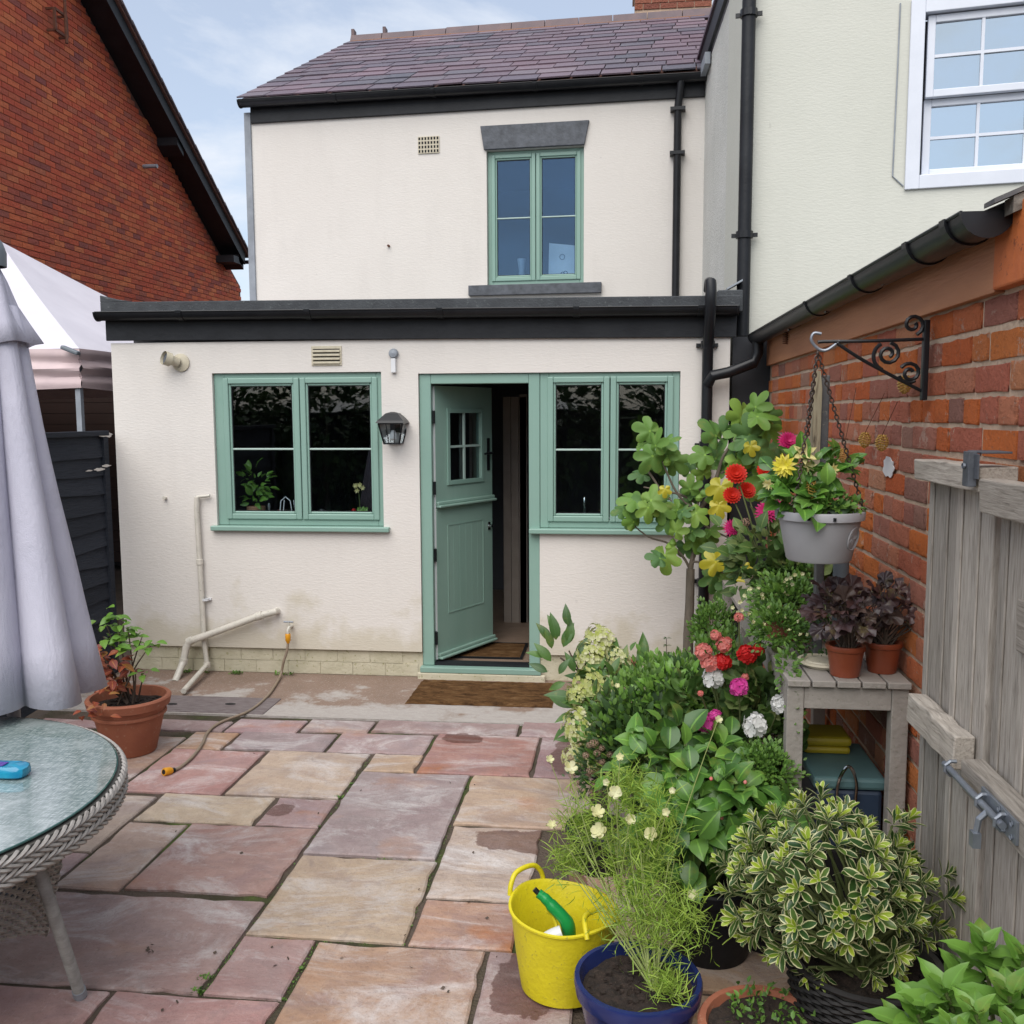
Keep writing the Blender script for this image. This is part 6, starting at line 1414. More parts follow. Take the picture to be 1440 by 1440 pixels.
# gold wire cones hung on the wall
for (x, y, x2, y2) in ((1216, 618, 1244, 553), (1240, 622, 1262, 565), (1272, 540, 1275, 525), (1186, 640, 1204, 545), (1140, 700, 1150, 640)):
    on_w = x != 1140; p = ox(x, y, WX-.045) if on_w else at(x, y-12, HY-.07); t_ = ox(x2, y2, WX-.02) if on_w else p+Vector((0, 0, .05)); o = MB()
    for k in range(6):
        zz_ = .022-.009*k; rr2 = .010+.013*math.sin(math.pi*(k+.7)/6.5); o.tube([(p.x+math.cos(6.2832*j/9)*rr2, p.y+math.sin(6.2832*j/9)*rr2, p.z+zz_+.004*math.cos(6.2832*j/3)) for j in range(10)], .0022, 5, cap=False)
    for k in range(6): a = 6.2832*k/6; o.tube([(p.x+math.cos(a)*rr_, p.y+math.sin(a)*rr_, p.z+z_) for rr_, z_ in ((.006, .027), (.020, .008), (.018, -.012), (.004, -.032))], .0018, 5)
    lab = {1216: 'gold wire cone ornament hanging at the left of the middle pair on the bricks', 1240: 'gold wire cone ornament hanging at the right of the middle pair on the bricks', 1272: 'gold wire cone ornament hung just below the iron bracket', 1186: 'gold wire cone ornament hanging beside the basket chain', 1140: 'gold wire cone ornament standing among the begonias in the hanging basket'}[x]
    oo = tag(o.build('wire_ornament', M['gold'], loc=p, smooth=True, fix=False), lab, 'ornament', 'gold wire cone ornaments')
    if on_w: MB().tube([p+Vector((0, 0, .025)), t_], .0013, 5).build('string', M['rust'], oo)
# tall split post and grey pipe behind the basket
a = at(1150, 500, 3.45); ps = MB(); vs = []; rr = rd(3); zs = [1.46, 1.5, 1.55, 1.6, 1.68, 1.8, 1.92, 1.985]
for i, z in enumerate(zs): j_ = lambda: rr.uniform(-.004, .004); w_ = .013 if i < 7 else .006; vs += [(a.x-w_+j_(), 3.43, z), (a.x+w_+j_(), 3.43+j_(), z), (a.x+w_, 3.48, z), (a.x-w_, 3.48, z)]
ps.add(vs, [(4*i+j, 4*i+(j+1) % 4, 4*i+4+(j+1) % 4, 4*i+4+j) for i in range(7) for j in range(4)]+[(0, 1, 2, 3), (28, 29, 30, 31)], .4)
po_ = MB().box(a.x+.014, a.x+.044, 3.445, 3.485, BZ, 1.97).build('split_post', M['dkslate'], loc=(a.x, 3.45, BZ), bev=.004); ps.build('pale_face', M['post'], po_); tag(po_, 'tall pale split timber post standing behind the hanging basket', 'post')
a = at(1182, 870, 3.52); tag(MB().tube([(a.x, 3.52, BZ+.02), (a.x-.005, 3.52, 1.36)], .028, 14).build('grey_post', M['greycap'], loc=(a.x, 3.52, BZ), smooth='auto'), 'dark grey round post standing on the bench under the basket', 'post')

# ============================================================ yellow bucket, watering head
c = oz(797, 1386, 0); UX, UY = c.x-.01, c.y
bu = thing('flexible_bucket', (UX, UY, 0), 'yellow rubber trug bucket with two loop handles on the paving', 'bucket')
n = 64; pr_ = [(.0, .001), (.105, .0), (.118, .012), (.132, .12), (.146, .262), (.152, .268), (.152, .274), (.145, .276), (.140, .268), (.126, .12), (.112, .018), (.0, .014)]; vs = []
ha = (math.radians(137), math.radians(-43))
BS = 1.17
pr_ = [(r_*BS, z*.96) for r_, z in pr_]
for (r_, z) in pr_:
    for j in range(n):
        a = 6.2832*j/n; dip = sum(max(0, math.cos(a-h_))**6 for h_ in ha)*.016 if z > .2 else 0; ex = 1+.06*(z/.27)*math.cos(2*(a-ha[0])); vs.append((UX+math.cos(a)*max(r_, .0005)*ex, UY+math.sin(a)*max(r_, .0005)*ex, z+dip))
MB().add(vs, [(i*n+j, i*n+(j+1) % n, (i+1)*n+(j+1) % n, (i+1)*n+j) for i in range(len(pr_)-1) for j in range(n)]).build('body', M['yellow'], bu, smooth='auto')
for h_, ln_ in ((ha[0], 0.), (ha[1], 1.)):
    d = Vector((math.cos(h_), math.sin(h_), 0)); s_ = Vector((-d.y, d.x, 0)); b_ = Vector((UX, UY, .261))+d*.178
    if ln_ == 0: P_ = [b_+s_*.075+Vector((0, 0, .0)), b_+s_*.066+Vector((0, 0, .035))+d*.004, b_+s_*.035+Vector((0, 0, .064))+d*.01, b_-s_*.035+Vector((0, 0, .064))+d*.01, b_-s_*.066+Vector((0, 0, .035))+d*.004, b_-s_*.075]
    else: P_ = [b_+s_*.072+Vector((0, 0, .0)), b_+s_*.060-d*.02+Vector((0, 0, .026)), b_+s_*.03-d*.05+Vector((0, 0, .040)), b_-s_*.03-d*.05+Vector((0, 0, .040)), b_-s_*.060-d*.02+Vector((0, 0, .026)), b_-s_*.072]
    MB().tube(smooth_path(P_, 6), .0085, 10).build('handle', M['yellow'], bu, smooth=True)
sp_ = thing('spray_head', (UX, UY, .03), 'green trigger spray bottle head sticking up inside the yellow bucket', 'sprayer')
tq = lambda x, y, dz: oz(x, y, dz)
pA, pB, pC, pD = tq(757, 1256, .31), tq(775, 1275, .27), tq(795, 1298, .22), tq(800, 1318, .16)
MB().tube(smooth_path([pA, pA.lerp(pB, .5)+Vector((0, 0, .006)), pB+Vector((0, 0, .006)), pC+Vector((.004, 0, .004)), pD]), [.015]*5+[.017]*5+[.020]*5+[.023]*5+[.026], 12).build('head', M['gunmetal'], sp_, smooth=True)
dn = (pA-pB).normalized(); MB().tube([pA, pA+dn*.018], .0085, 12).build('nozzle', M['blackp'], sp_, smooth='auto')
MB().tube(smooth_path([tq(768, 1281, .25), tq(776, 1287, .235), tq(781, 1297, .215), tq(783, 1305, .2)]), .006, 8).build('trigger', M['yellow'], sp_, smooth=True)
MB().tube([pD+Vector((0, 0, .01)), pD+Vector((-.01, .0, -.04)), pD+Vector((-.045, -.005, -.10)), pD+Vector((-.05, -.005, -.115))], [.018, .045, .05, .03], 16).build('bottle', M['white_pvc'], sp_, smooth=True)
w0 = oz(790, 1312, .20); w1 = oz(762, 1318, .19); MB().tube(smooth_path([w0, w0.lerp(w1, .5)+Vector((0, 0, -.006)), w1+Vector((0, 0, -.02))]), .024, 14).build('bottle_shoulder', M['white_pvc'], sp_, smooth=True)
# ============================================================ PLANTS
# blue glazed pot with feathery cosmos
c = oz(897, 1372, .27); BC = Vector((c.x, c.y, 0))
t = pot((BC.x, BC.y, 0), .125, .172, .27, 'blue', 'blue glazed pot of feathery cosmos with cream flowers beside the yellow bucket', 'potted plant', 'cosmos_pot', lip=.008, soilz=.035)
rr = rd(43); crown = [(905, 1230, 2.68, .10, .15), (870, 1190, 2.75, .08, .12), (920, 1170, 2.75, .08, .13), (820, 1160, 2.8, .08, .07), (900, 1290, 2.6, .12, .10), (950, 1300, 2.6, .10, .08), (800, 1215, 2.8, .06, .04), (940, 1385, 2.45, .05, .03), (880, 1110, 2.8, .07, .06)]
base = Vector((BC.x+.045, BC.y-.01, .24)); mats = []; tips = []
for (x, y, Y, a, b) in crown:
    cc = at(x, y, Y)
    for p, d in blob(rr, cc, a, a*.8, b, 26, .2, -1): tips.append(p)
    for _ in range(int(640*a/.1)):
        p = cc+Vector((rr.gauss(0, a*.48), rr.gauss(0, a*.45), rr.gauss(0, b*.6))); k0 = RD(rr).normalized(); k0.z = abs(k0.z)*.6+.2
        mats.append(frame(p, k0+RD(rr, .25), RD(rr), rr.uniform(.025, .058)))
stems(t, base, tips[::9], rr, .003, .0012, 'palestem', spread=.012, bow=.05)
tag(joined('foliage', T_blade, mats, t, rr), kind='stuff')
for (x, y, s_) in ((840, 1142, .021), (843, 1170, .025), (773, 1068, .013), (802, 1080, .021), (865, 1115, .020), (886, 1152, .016), (916, 1173, .02), (946, 1112, .01), (974, 1259, .016), (949, 1296, .014), (872, 1065, .012), (1010, 1012, .012), (776, 1160, .014), (937, 1142, .012), (853, 1100, .011)):
    p = at(x, y, 2.66 if y > 1100 else 2.75); flower(t, F_cos, p, s_, rr, (rr.uniform(-.5, .5), -.8, rr.uniform(.2, 1))); 
    b_ = at(880+(x-880)*.3, 1260, 2.7); stems(t, b_, [p], rr, .002, .0012, 'palestem', bow=.02)
    mb = MB(); mb.lathe([(.001, .006), (s_*.2, .005), (s_*.22, .001)], p, 8)
# broad-leaved evergreen in the middle
c = at(1000, 1200, 3.15); t = pot((c.x, c.y, 0), .13, .17, .28, 'black', 'glossy broad leaved green shrub in the middle of the flower border', 'shrub', 'broadleaf_shrub')
rr = rd(42)
bl_ = [(at(1010, 1130, 3.1), .20, .16, .13, 110), (at(930, 1080, 3.2), .15, .13, .12, 70), (at(1060, 1175, 3.0), .14, .12, .11, 62), (at(960, 1185, 3.0), .16, .12, .13, 70), (at(1000, 1080, 3.25), .16, .12, .10, 60)]
m_ = foliage_blob('leaf', t, T_broad, rr, bl_, .080, 300, up=.05, jit=1.1); stems(t, (c.x, c.y, .25), [q.translation.copy() for q in m_[::6]], rr, .006, .002, 'twig')
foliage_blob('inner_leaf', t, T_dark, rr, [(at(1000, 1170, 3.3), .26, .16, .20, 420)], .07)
for (x, y) in ((1048, 1100), (938, 1148), (1015, 1150), (1040, 1170), (1000, 1095)): p = at(x, y, 2.93); inst('bud', T_bud[0], t, frame(p, (0, -.3, 1), TOCAM(p), .016))
# fine leaved mass behind it
c = at(950, 1040, 3.95); t = pot((c.x, c.y, 0), .14, .18, .25, 'black', 'fine leaved bushy green plant filling the border behind the broad leaved shrub', 'plant', 'fine_leaved_plant')
rr = rd(43); foliage_blob('leaf', t, T_small, rr, [(at(930, 1000, 3.9), .24, .2, .20, 1700), (at(1000, 1000, 3.95), .18, .18, .18, 1300), (at(880, 1040, 3.8), .16, .15, .16, 900), (at(950, 960, 4.1), .2, .15, .10, 900), (at(1010, 930, 4.3), .10, .1, .14, 500)], .030, 0, up=1.2)
foliage_blob('upright_leaf', t, T_dark, rr, [(at(900, 1030, 3.8), .2, .16, .17, 500), (at(1000, 980, 3.9), .2, .16, .15, 360)], .05, 0, up=1.)
foliage_blob('mid_leaf', t, T_bright, rr, [(at(960, 990, 3.8), .22, .12, .14, 160)], .05, 0, up=.8)
for q_ in ((868, 965), (905, 970), (950, 965), (1040, 1040), (925, 995)): p = at(*q_, 3.8); flower(t, F_cos, p, .012, rr)
# silvery heather-like clump
c = at(840, 1115, 3.7); t = pot((c.x, c.y, 0), .09, .12, .18, 'black', 'small clump of dried brownish flower heads low beside the paving', 'plant', 'dried_flower_clump')
rr = rd(44); foliage_blob('leaf', t, T_dark, rr, [(at(850, 1085, 3.75), .12, .1, .12, 700)], .022, 0)
for k in range(26): p = at(rr.uniform(800, 870), rr.uniform(1045, 1118), 3.68); flower(t, F_dry, p, rr.uniform(.016, .026), rr)
# hydrangea
c = at(870, 1010, 4.75); t = pot((c.x, c.y, 0), .17, .21, .30, 'black', 'hydrangea with cream and lime cone shaped flower heads nearest the door', 'shrub', 'hydrangea')
rr = rd(45)
fl = [(850, 905, 4.6, .085, F_hyd), (838, 925, 4.5, .075, F_hyd2), (876, 928, 4.55, .07, F_hyd), (836, 968, 4.4, .085, F_hyd2), (862, 972, 4.4, .07, F_hyd), (818, 975, 4.35, .055, F_hyd), (826, 1026, 4.1, .085, F_hyd), (848, 1040, 4.05, .06, F_hyd2), (815, 1035, 4.05, .05, F_hyd2), (812, 1062, 3.95, .05, F_hyd), (840, 1068, 3.95, .05, F_hyd2), (886, 922, 4.7, .04, F_coral), (816, 903, 4.7, .026, F_coral)]
tips = []
for (x, y, Y, s_, tp) in fl: p = at(x, y+12, Y); flower(t, tp, p, s_*(1.5 if s_ > .045 else 1), rr, (rr.uniform(-.5, .1), -.45, .8)); tips.append(p)
stems(t, (c.x, c.y, .25), tips, rr, .006, .0035, 'twigbrown')
for (x, y, Y, dx, dz, s_) in ((775, 930, 4.5, -.5, .7, .17), (800, 905, 4.5, .1, 1, .17), (787, 895, 4.55, -.5, 1., .17), (820, 940, 4.5, .8, .5, .16), (795, 960, 4.4, -1, -.35, .13), (808, 945, 4.45, -.3, .9, .15), (812, 925, 4.5, .3, .8, .17), (870, 945, 4.5, 1, .1, .15), (895, 945, 4.6, .7, -.1, .17), (905, 940, 4.6, 1, .3, .15), (815, 1000, 4.2, -.3, -1, .15), (900, 960, 4.45, 1, -.2, .16), (848, 940, 4.5, .2, .5, .15), (776, 912, 4.5, -.2, 1, .15), (765, 925, 4.5, -.9, .5, .13), (880, 1000, 4.3, .6, -.4, .14), (786, 948, 4.4, .4, .8, .13), (782, 900, 4.5, -.1, 1, .19), (792, 910, 4.5, .35, 1, .18), (774, 902, 4.52, -.5, .9, .16), (806, 930, 4.45, .6, .8, .17), (799, 880, 4.5, -.15, 1, .15), (815, 950, 4.4, .9, .6, .16), (770, 945, 4.45, -.7, .4, .14)):
    p = at(x, y, Y); inst('leaf', T_hyd[0], t, frame(p, Vector((dx, -.15, dz)), TOCAM(p)+Vector((0, 0, .5))+RD(rr, .2), s_*.72))
foliage_blob('leaf', t, T_hyd, rr, [(at(880, 985, 4.5), .22, .18, .20, 90), (at(845, 1000, 4.4), .13, .14, .18, 50)], .11, 140)
mb = MB(); a = at(815, 945, 4.5); b = at(788, 925, 4.48); e = at(800, 915, 4.5); d_ = at(838, 1000, 4.5)
mb.tube([d_, a, b], .0045, 6); mb.tube([a, e], .004, 6); mb.build('branch', M['twigbrown'], t)
# small stray seedling and black trough under the right window
q = at(938, 940, 5.6); t = pot((q.x, 5.6, 0), .10, .14, .22, 'black', 'black pot with a single thin seedling against the wall', 'potted plant', 'seedling_pot')
rr = rd(6); top = at(937, 898, 5.6); stems(t, (q.x, 5.6, .2), [top], rr, .003, .002, 'twigbrown', bow=0)
for k in range(9): p = top-Vector((0, 0, .02*(k//3)*2.2)); inst('leaf', T_dark[0], t, frame(p, (math.cos(k*2.1), math.sin(k*2.1), .3), (0, 0, 1), .035))
# geraniums
def gpt(x, y, Y): return at(x, y, Y)
c = at(1040, 1010, 3.75); t = pot((c.x, c.y, 0), .12, .15, .2, 'terra', 'geraniums flowering coral, red, white and pink along the bench front', 'plant', 'geranium')
rr = rd(46); tips = []
for (x, y, s_, tp) in ((989, 916, .045, F_coral), (1018, 906, .042, F_coral), (1006, 893, .028, F_coral), (998, 932, .05, F_coral), (1016, 931, .05, F_red), (1050, 920, .055, F_red), (1066, 914, .035, F_red), (1003, 952, .055, F_white), (1039, 966, .045, F_pink), (993, 1016, .05, F_pink), (1006, 1006, .03, F_pink), (1061, 1020, .058, F_white), (1098, 990, .045, F_white), (1039, 868, .026, F_coral), (1048, 952, .02, F_coral), (985, 975, .015, F_coral)):
    p = gpt(x, y, 3.27 if y > 960 else 3.5); flower(t, tp, p, s_*.85, rr); tips.append(p)
stems(t, (c.x, c.y, .2), tips, rr, .0045, .003, 'twig', bow=.05)
foliage_blob('leaf', t, T_ger, rr, [(at(1060, 1040, 3.55), .15, .12, .15, 75), (at(1075, 975, 3.55), .12, .1, .11, 48), (at(1000, 985, 3.7), .14, .1, .10, 45), (at(1040, 1060, 3.45), .10, .1, .10, 36)], .075, 204, up=.0)
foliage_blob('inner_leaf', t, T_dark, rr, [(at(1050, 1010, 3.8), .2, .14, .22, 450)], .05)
# lobelia
c = at(1082, 1100, 3.22); t = pot((c.x, c.y, 0), .09, .12, .3, 'black', 'mound of tiny green lobelia leaves beside the bench leg', 'plant', 'lobelia')
rr = rd(47); foliage_blob('leaf', t, T_small, rr, [(at(1078, 1082, 3.2), .095, .1, .075, 1300), (at(1060, 1075, 3.22), .06, .08, .06, 500)], .018)
# zinnias / begonias standing on the back of the bench
c = at(1090, 815, 4.2); t = pot((c.x, c.y, BZ+.001), .09, .12, .16, 'cream', 'pot of red and magenta zinnias over olive leaves at the back of the bench', 'potted plant', 'zinnia_pot')
rr = rd(48); tips = []
for (x, y, s_, tp, Y) in ((1035, 667, .048, F_zin, 4.2), (1029, 697, .04, F_zin, 4.2), (1050, 690, .04, F_zin, 4.25), (1076, 662, .04, F_zin, 4.4), (1108, 621, .05, F_mag, 4.2), (1078, 720, .055, F_mag, 4.1), (1086, 712, .045, F_mag, 4.12), (1030, 743, .045, F_mag, 4.15), (1048, 735, .03, F_dry, 4.2)):
    p = at(x, y, Y); flower(t, tp, p, s_, rr, (rr.uniform(-.3, .2), -.9, .5)); tips.append(p)
stems(t, (c.x, c.y, BZ+.1), tips, rr, .005, .003, 'twig', bow=.08)
T_olive = leaf_tpl('leaf', M['l_ger'], ov(.33, 6, .8), .3, .3)
foliage_blob('leaf', t, T_olive, rr, [(at(1075, 775, 4.1), .16, .14, .12, 120), (at(1110, 760, 4.2), .12, .12, .12, 60), (at(1060, 810, 4.1), .10, .1, .08, 40)], .065, 220)
c = at(1130, 830, 3.95); t = pot((c.x+.02, c.y, BZ+.001), .07, .09, .10, 'terra', 'dark round leaved geranium in a pot below the hanging basket', 'potted plant', 'geranium_pot')
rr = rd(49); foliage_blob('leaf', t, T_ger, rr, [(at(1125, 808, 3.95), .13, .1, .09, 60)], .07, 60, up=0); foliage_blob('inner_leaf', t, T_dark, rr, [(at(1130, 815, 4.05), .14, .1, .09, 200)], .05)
# pale timber trough at the back of the bench
a = at(1090, 850, 4.0); mb = MB(); mb.box(.60, .76, 4.05, 4.4, BZ+.001, BZ+.11)
tag(mb.build('timber_trough', M['bench'], loc=(.68, 4.2, BZ), bev=.004), 'pale timber trough lying on the back of the bench', 'trough')
# feathery conifer-like shrub by the fig trunk
c = at(1000, 900, 5.2); t = thing('fine_shrub', (c.x, c.y, 0), 'small fine leaved green shrub at the foot of the fig trunk', 'shrub')
rr = rd(50); stems(t, (c.x, c.y, 0), [p for p, d in blob(rr, at(1003, 890, 5.2), .10, .1, .14, 24)], rr, .005, .002, 'twig'); foliage_blob('leaf', t, T_small, rr, [(at(1003, 885, 5.2), .11, .1, .15, 1500)], .022, up=1)
# ------------------------------------------------------------ fig tree
bs = at(970, 892, 5.7); t = thing('fig_tree', (bs.x, 5.7, 0), 'young fig tree with lobed leaves growing by the black rain pipe', 'tree')
rr = rd(51); FY = 5.65
P_ = lambda x, y, Y=FY: at(x, y, Y)
mb = MB(); base_ = Vector((bs.x-.01, 5.7, .0))
mb.tube([base_, P_(968, 890), P_(970, 850), P_(971, 800)], [.034, .030, .027, .025], 12); mb.build('trunk', M['bark'], t, smooth=True)
br = [[(971, 800), (978, 760), (980, 720), (984, 690)], [(971, 802), (976, 790), (996, 795), (1010, 802)], [(970, 800), (962, 785), (948, 770), (935, 762), (912, 755), (890, 738)], [(980, 715), (965, 708), (950, 690), (938, 665), (930, 645), (922, 630)],
      [(981, 720), (995, 700), (1008, 670), (1018, 640), (1040, 610), (1055, 580)], [(984, 690), (990, 660), (1000, 640)], [(1008, 672), (1030, 650), (1058, 620), (1080, 600)], [(995, 795), (1015, 805), (1035, 815)], [(980, 730), (1000, 745), (1015, 752), (1035, 760)], [(975, 705), (955, 695), (930, 690), (905, 685)], [(908, 658), (918, 672), (930, 690), (945, 705)]]
for i, b_ in enumerate(br):
    k = len(b_); r0 = .016 if i in (0, 4) else .009
    MB().tube(smooth_path([P_(x, y, FY-.06*(j/k)) for j, (x, y) in enumerate(b_)], 4), [r0-(r0-.004)*j/((k-1)*4) for j in range((k-1)*4+1)], 8).build('branch', M['bark'], t, smooth=True)
FL_ = [(905, 605, .17, -60), (925, 615, .17, 10), (940, 622, .15, 70), (908, 650, .19, -150), (925, 655, .16, 160), (950, 655, .17, 150), (880, 700, .18, -70), (900, 712, .19, -120), (870, 718, .13, -90), (915, 720, .15, 180), (925, 700, .18, 60), (935, 715, .16, 120), (940, 735, .14, 170), (880, 735, .10, 200), (935, 790, .19, 190), (920, 780, .14, -60), (955, 740, .14, 30),
       (965, 700, .15, -30), (975, 680, .14, 0), (985, 690, .13, 60), (960, 725, .15, -100), (975, 745, .15, 40), (985, 725, .15, 110), (965, 770, .15, 140), (980, 765, .15, 170), (1000, 605, .21, -50), (1012, 635, .21, 20), (985, 640, .16, -110), (1035, 575, .19, -30), (1065, 565, .17, 20), (1080, 580, .19, 80), (1050, 600, .2, 0), (1065, 615, .2, 100), (1040, 625, .18, -60), (1070, 640, .2, 170), (1055, 645, .2, 190), (1085, 610, .16, 120), (1030, 610, .17, -90), (1020, 660, .16, 120),
       (1025, 790, .17, 150), (1020, 780, .15, 60), (1000, 760, .15, 100), (1010, 745, .14, 60), (1005, 825, .17, 180), (1028, 840, .17, 170), (1010, 710, .12, 90), (1000, 690, .12, 40), (990, 655, .13, -20), (1075, 680, .2, 180), (1060, 690, .18, 200), (1045, 660, .17, 160), (1025, 815, .14, 100), (995, 780, .12, 120), (970, 715, .12, 60), (950, 715, .12, -60), (890, 725, .14, -30), (945, 640, .12, 40)]
mats = []
for (x, y, s_, an) in FL_:
    for e in range(2 if (s_ > .16 and rr.random() < .35) else 1):
        p = P_(x+rr.uniform(-5, 5)+e*14*rr.choice((-1, 1)), y+rr.uniform(-5, 5)+e*rr.uniform(-14, 14), FY-.08+rr.uniform(-.12, .10)+.12*e); a = math.radians(an+rr.uniform(-15, 15)+e*60); d = Vector((math.sin(a), -.25, math.cos(a)))
        mats.append((frame(p-d*s_*.25, d, TOCAM(p)+Vector((0, 0, .8))+RD(rr, .35), s_*(.66 if not e else .5)), e))
for m_, e in mats: inst('leaf', T_fig[0], t, m_)
for (x, y, s_, an) in ((1012, 700, .17, 190), (1012, 725, .13, 170), (1047, 835, .19, 190), (1000, 800, .15, -100), (1056, 640, .10, 170), (1050, 815, .12, 150), (935, 700, .08, 180)):
    p = P_(x, y-8, FY-.22); a = math.radians(an); d = Vector((math.sin(a), -.2, math.cos(a))); o = inst('leaf', T_figy[0], t, frame(p-d*s_*.2, d, TOCAM(p)+RD(rr, .15), s_*.66)); o['label'] = 'yellowing leaf'
for (x, y) in ((941, 770), (946, 764), (938, 650), (990, 770), (983, 700)): p = P_(x, y, FY-.05); MB().lathe([(.001, -.025), (.018, -.018), (.024, 0), (.015, .018), (.004, .03)], p, 12).build('fig', M['l_fig'], t, smooth=True)
# ------------------------------------------------------------ variegated euonymus in a black wicker pot
c = oz(1185, 1352, .33); EC = Vector((.69, 2.56, 0))
t = thing('variegated_shrub', (EC.x, EC.y, 0), 'rounded variegated green and cream shrub in a black wicker pot', 'potted plant')
mb = MB(); R0, R1, HH = .165, .212, .35
mb.lathe([(.001, 0), (R0-.008, 0), (R1-.012, HH-.01), (R1-.03, HH-.01), (R0-.03, .02), (.001, .02)], EC, 40); sh_ = mb.build('planter_core', M['wicker_in'], t, smooth='auto')
mb = MB(); nst = 44
for j in range(26):
    z = .01+j*(HH-.02)/26; r_ = R0+(R1-R0)*z/HH; mb.tube([EC+Vector((math.cos(6.2832*k/(nst*2))*(r_+.005*math.sin(math.pi*(k/2+j))), math.sin(6.2832*k/(nst*2))*(r_+.005*math.sin(math.pi*(k/2+j))), z)) for k in range(nst*2+1)], .0065, 5, cap=False)
mb.tube([EC+Vector((math.cos(6.2832*k/48)*R1, math.sin(6.2832*k/48)*R1, HH)) for k in range(49)], .009, 8, cap=False)
tag(mb.build('woven_planter', M['wicker_black'], t, smooth=True, fix=False), kind='stuff'); soil(t, EC, R1-.02, HH-.05)
rr = rd(61); cc = at(1172, 1244, 2.60); matn = []; mats = []; tips = []; ros = []
GA = 2.39996
for k in range(165):
    z = 1-(k+.5)/165*1.75; s_ = math.sqrt(max(0, 1-z*z)); a = k*GA+rr.uniform(-.2, .2); d = Vector((s_*math.cos(a), s_*math.sin(a), z))
    if d.dot(Vector((0, 1, 0))) > .75: continue
    sc_ = rr.uniform(.74, 1.10); p = cc+Vector((d.x*.295, d.y*.24, d.z*.24))*sc_; ax = (d+Vector((0, 0, .35))+RD(rr, .15)).normalized(); ros.append((p, ax))
for p, ax in ros:
    x = ax.cross(Vector((.2, .3, 1))).normalized(); y = ax.cross(x); n_ = rr.choice([10, 12, 14]); S_ = rr.uniform(.75, 1.1)
    for k in range(n_):
        a = k*GA; t_ = k/n_; el = .15+1.05*(1-t_)**1.0; out_ = (x*math.cos(a)+y*math.sin(a)); d = out_*math.cos(el)+ax*math.sin(el); s_ = (.034+.030*t_)*S_
        (matn if t_ < .38 and ax.dot(TOCAM(p)) > -.1 and len(ros) and rr.random() < .8 else mats).append(frame(p-ax*.035*t_, d, ax, s_))
    tips.append(p-ax*.03)
for _ in range(260):
    d = RD(rr).normalized(); p = cc+Vector((d.x*.22, d.y*.18, d.z*.18))*rr.uniform(.6, 1); mats.append(frame(p, d+RD(rr, .5), Vector((0, 0, 1))+RD(rr, .4), rr.uniform(.03, .045)))
stems(t, (EC.x, EC.y, HH-.06), tips, rr, .006, .003, 'twig'); leaves('leaf', T_euo, mats, t, rr, 300); tag(joined('new_foliage', T_euon, matn, t, rr), kind='stuff')
# ------------------------------------------------------------ terracotta pot at the bottom edge
c = oz(1078, 1440, .24); TCc = (c.x, c.y-.0, 0); t = pot((c.x, c.y, 0), .12, .165, .24, 'terra', 'terracotta pot of low creeping greenery cut by the bottom edge', 'potted plant', 'terracotta_pot', lip=.014, soilz=.02)
rr = rd(62); mats = []
for k in range(420):
    a = rr.uniform(0, 6.28); q = .14*math.sqrt(rr.random()); 
    if math.sin(a*2.3+q*30) < -.4: continue
    p = Vector((c.x+math.cos(a)*q+.01, c.y+math.sin(a)*q, .24+rr.uniform(-.01, .035))); mats.append(frame(p, RD(rr)+Vector((0, 0, 1.)), RD(rr)+Vector((0, 0, 1)), rr.uniform(.012, .024)))
tag(joined('foliage', T_small, mats, t, rr), kind='stuff')
# ------------------------------------------------------------ bright leafy plant at the lower right corner
c = Vector((.80, 1.86, 0)); t = pot(tuple(c), .13, .17, .34, 'terra', 'bright green large leaved plant at the lower right corner', 'potted plant', 'leafy_plant', lip=.012)
rr = rd(63); mats = []; tips = []
for (x, y, Y, n_, S_) in ((1385, 1330, 1.95, 14, .13), (1330, 1395, 1.85, 13, .14), (1290, 1425, 1.85, 12, .14), (1420, 1400, 1.78, 14, .13), (1440, 1350, 1.9, 12, .12), (1372, 1425, 1.72, 12, .12), (1270, 1440, 1.9, 10, .12), (1430, 1450, 1.7, 12, .12), (1350, 1360, 1.98, 9, .11), (1340, 1450, 1.7, 12, .11)):
    p = at(x, y, Y); ax = Vector((rr.uniform(-.2, .1), -.12, 1)).normalized(); xx = ax.cross(Vector((0, 1, .1))).normalized(); yy = ax.cross(xx); tips.append(p)
    for k in range(n_):
        a = k*1.5708*1.0+(k//2)*.4+rr.uniform(-.2, .2); t_ = k/n_; el = .1+1.15*(1-t_); d = (xx*math.cos(a)+yy*math.sin(a))*math.cos(el)+ax*math.sin(el); mats.append(frame(p-ax*.09*t_, d, ax, S_*(.45+.65*t_)*rr.uniform(.85, 1.1)))
stems(t, (c.x, c.y, .3), tips, rr, .007, .004, 'twig', bow=.0); leaves('leaf', T_bright, mats, t, rr, 300)
# ------------------------------------------------------------ terracotta pot with the reddish shrub, left
c = oz(176, 1050, 0); LC = Vector((c.x, c.y+.12, 0)); LC = Vector((-2.665, 4.80, 0))
t = pot(tuple(LC), .135, .205, .31, 'terra', 'terracotta pot with a red and green leaved shrub beside the table', 'potted plant', 'red_shrub_pot', lip=.018, soilz=.05)
MB().lathe([(.183, .205), (.196, .212), (.196, .222), (.190, .228)], LC, 48).build('rim_ring', M['terra'], t, smooth=True, fix=False)
rr = rd(64); Yp = 4.8
def lp(x, y, Y=Yp): return at(x, y, Y)
tips = [lp(*q) for q in ((165, 870), (180, 885), (145, 895), (200, 895), (215, 905), (190, 945), (150, 930), (170, 940), (135, 910), (205, 950), (130, 960), (150, 880))]
stems(t, (LC.x, LC.y, .27), tips, rr, .006, .003, 'twigbrown', spread=.05)
mats = []; mr = []
for tp in tips:
    pass
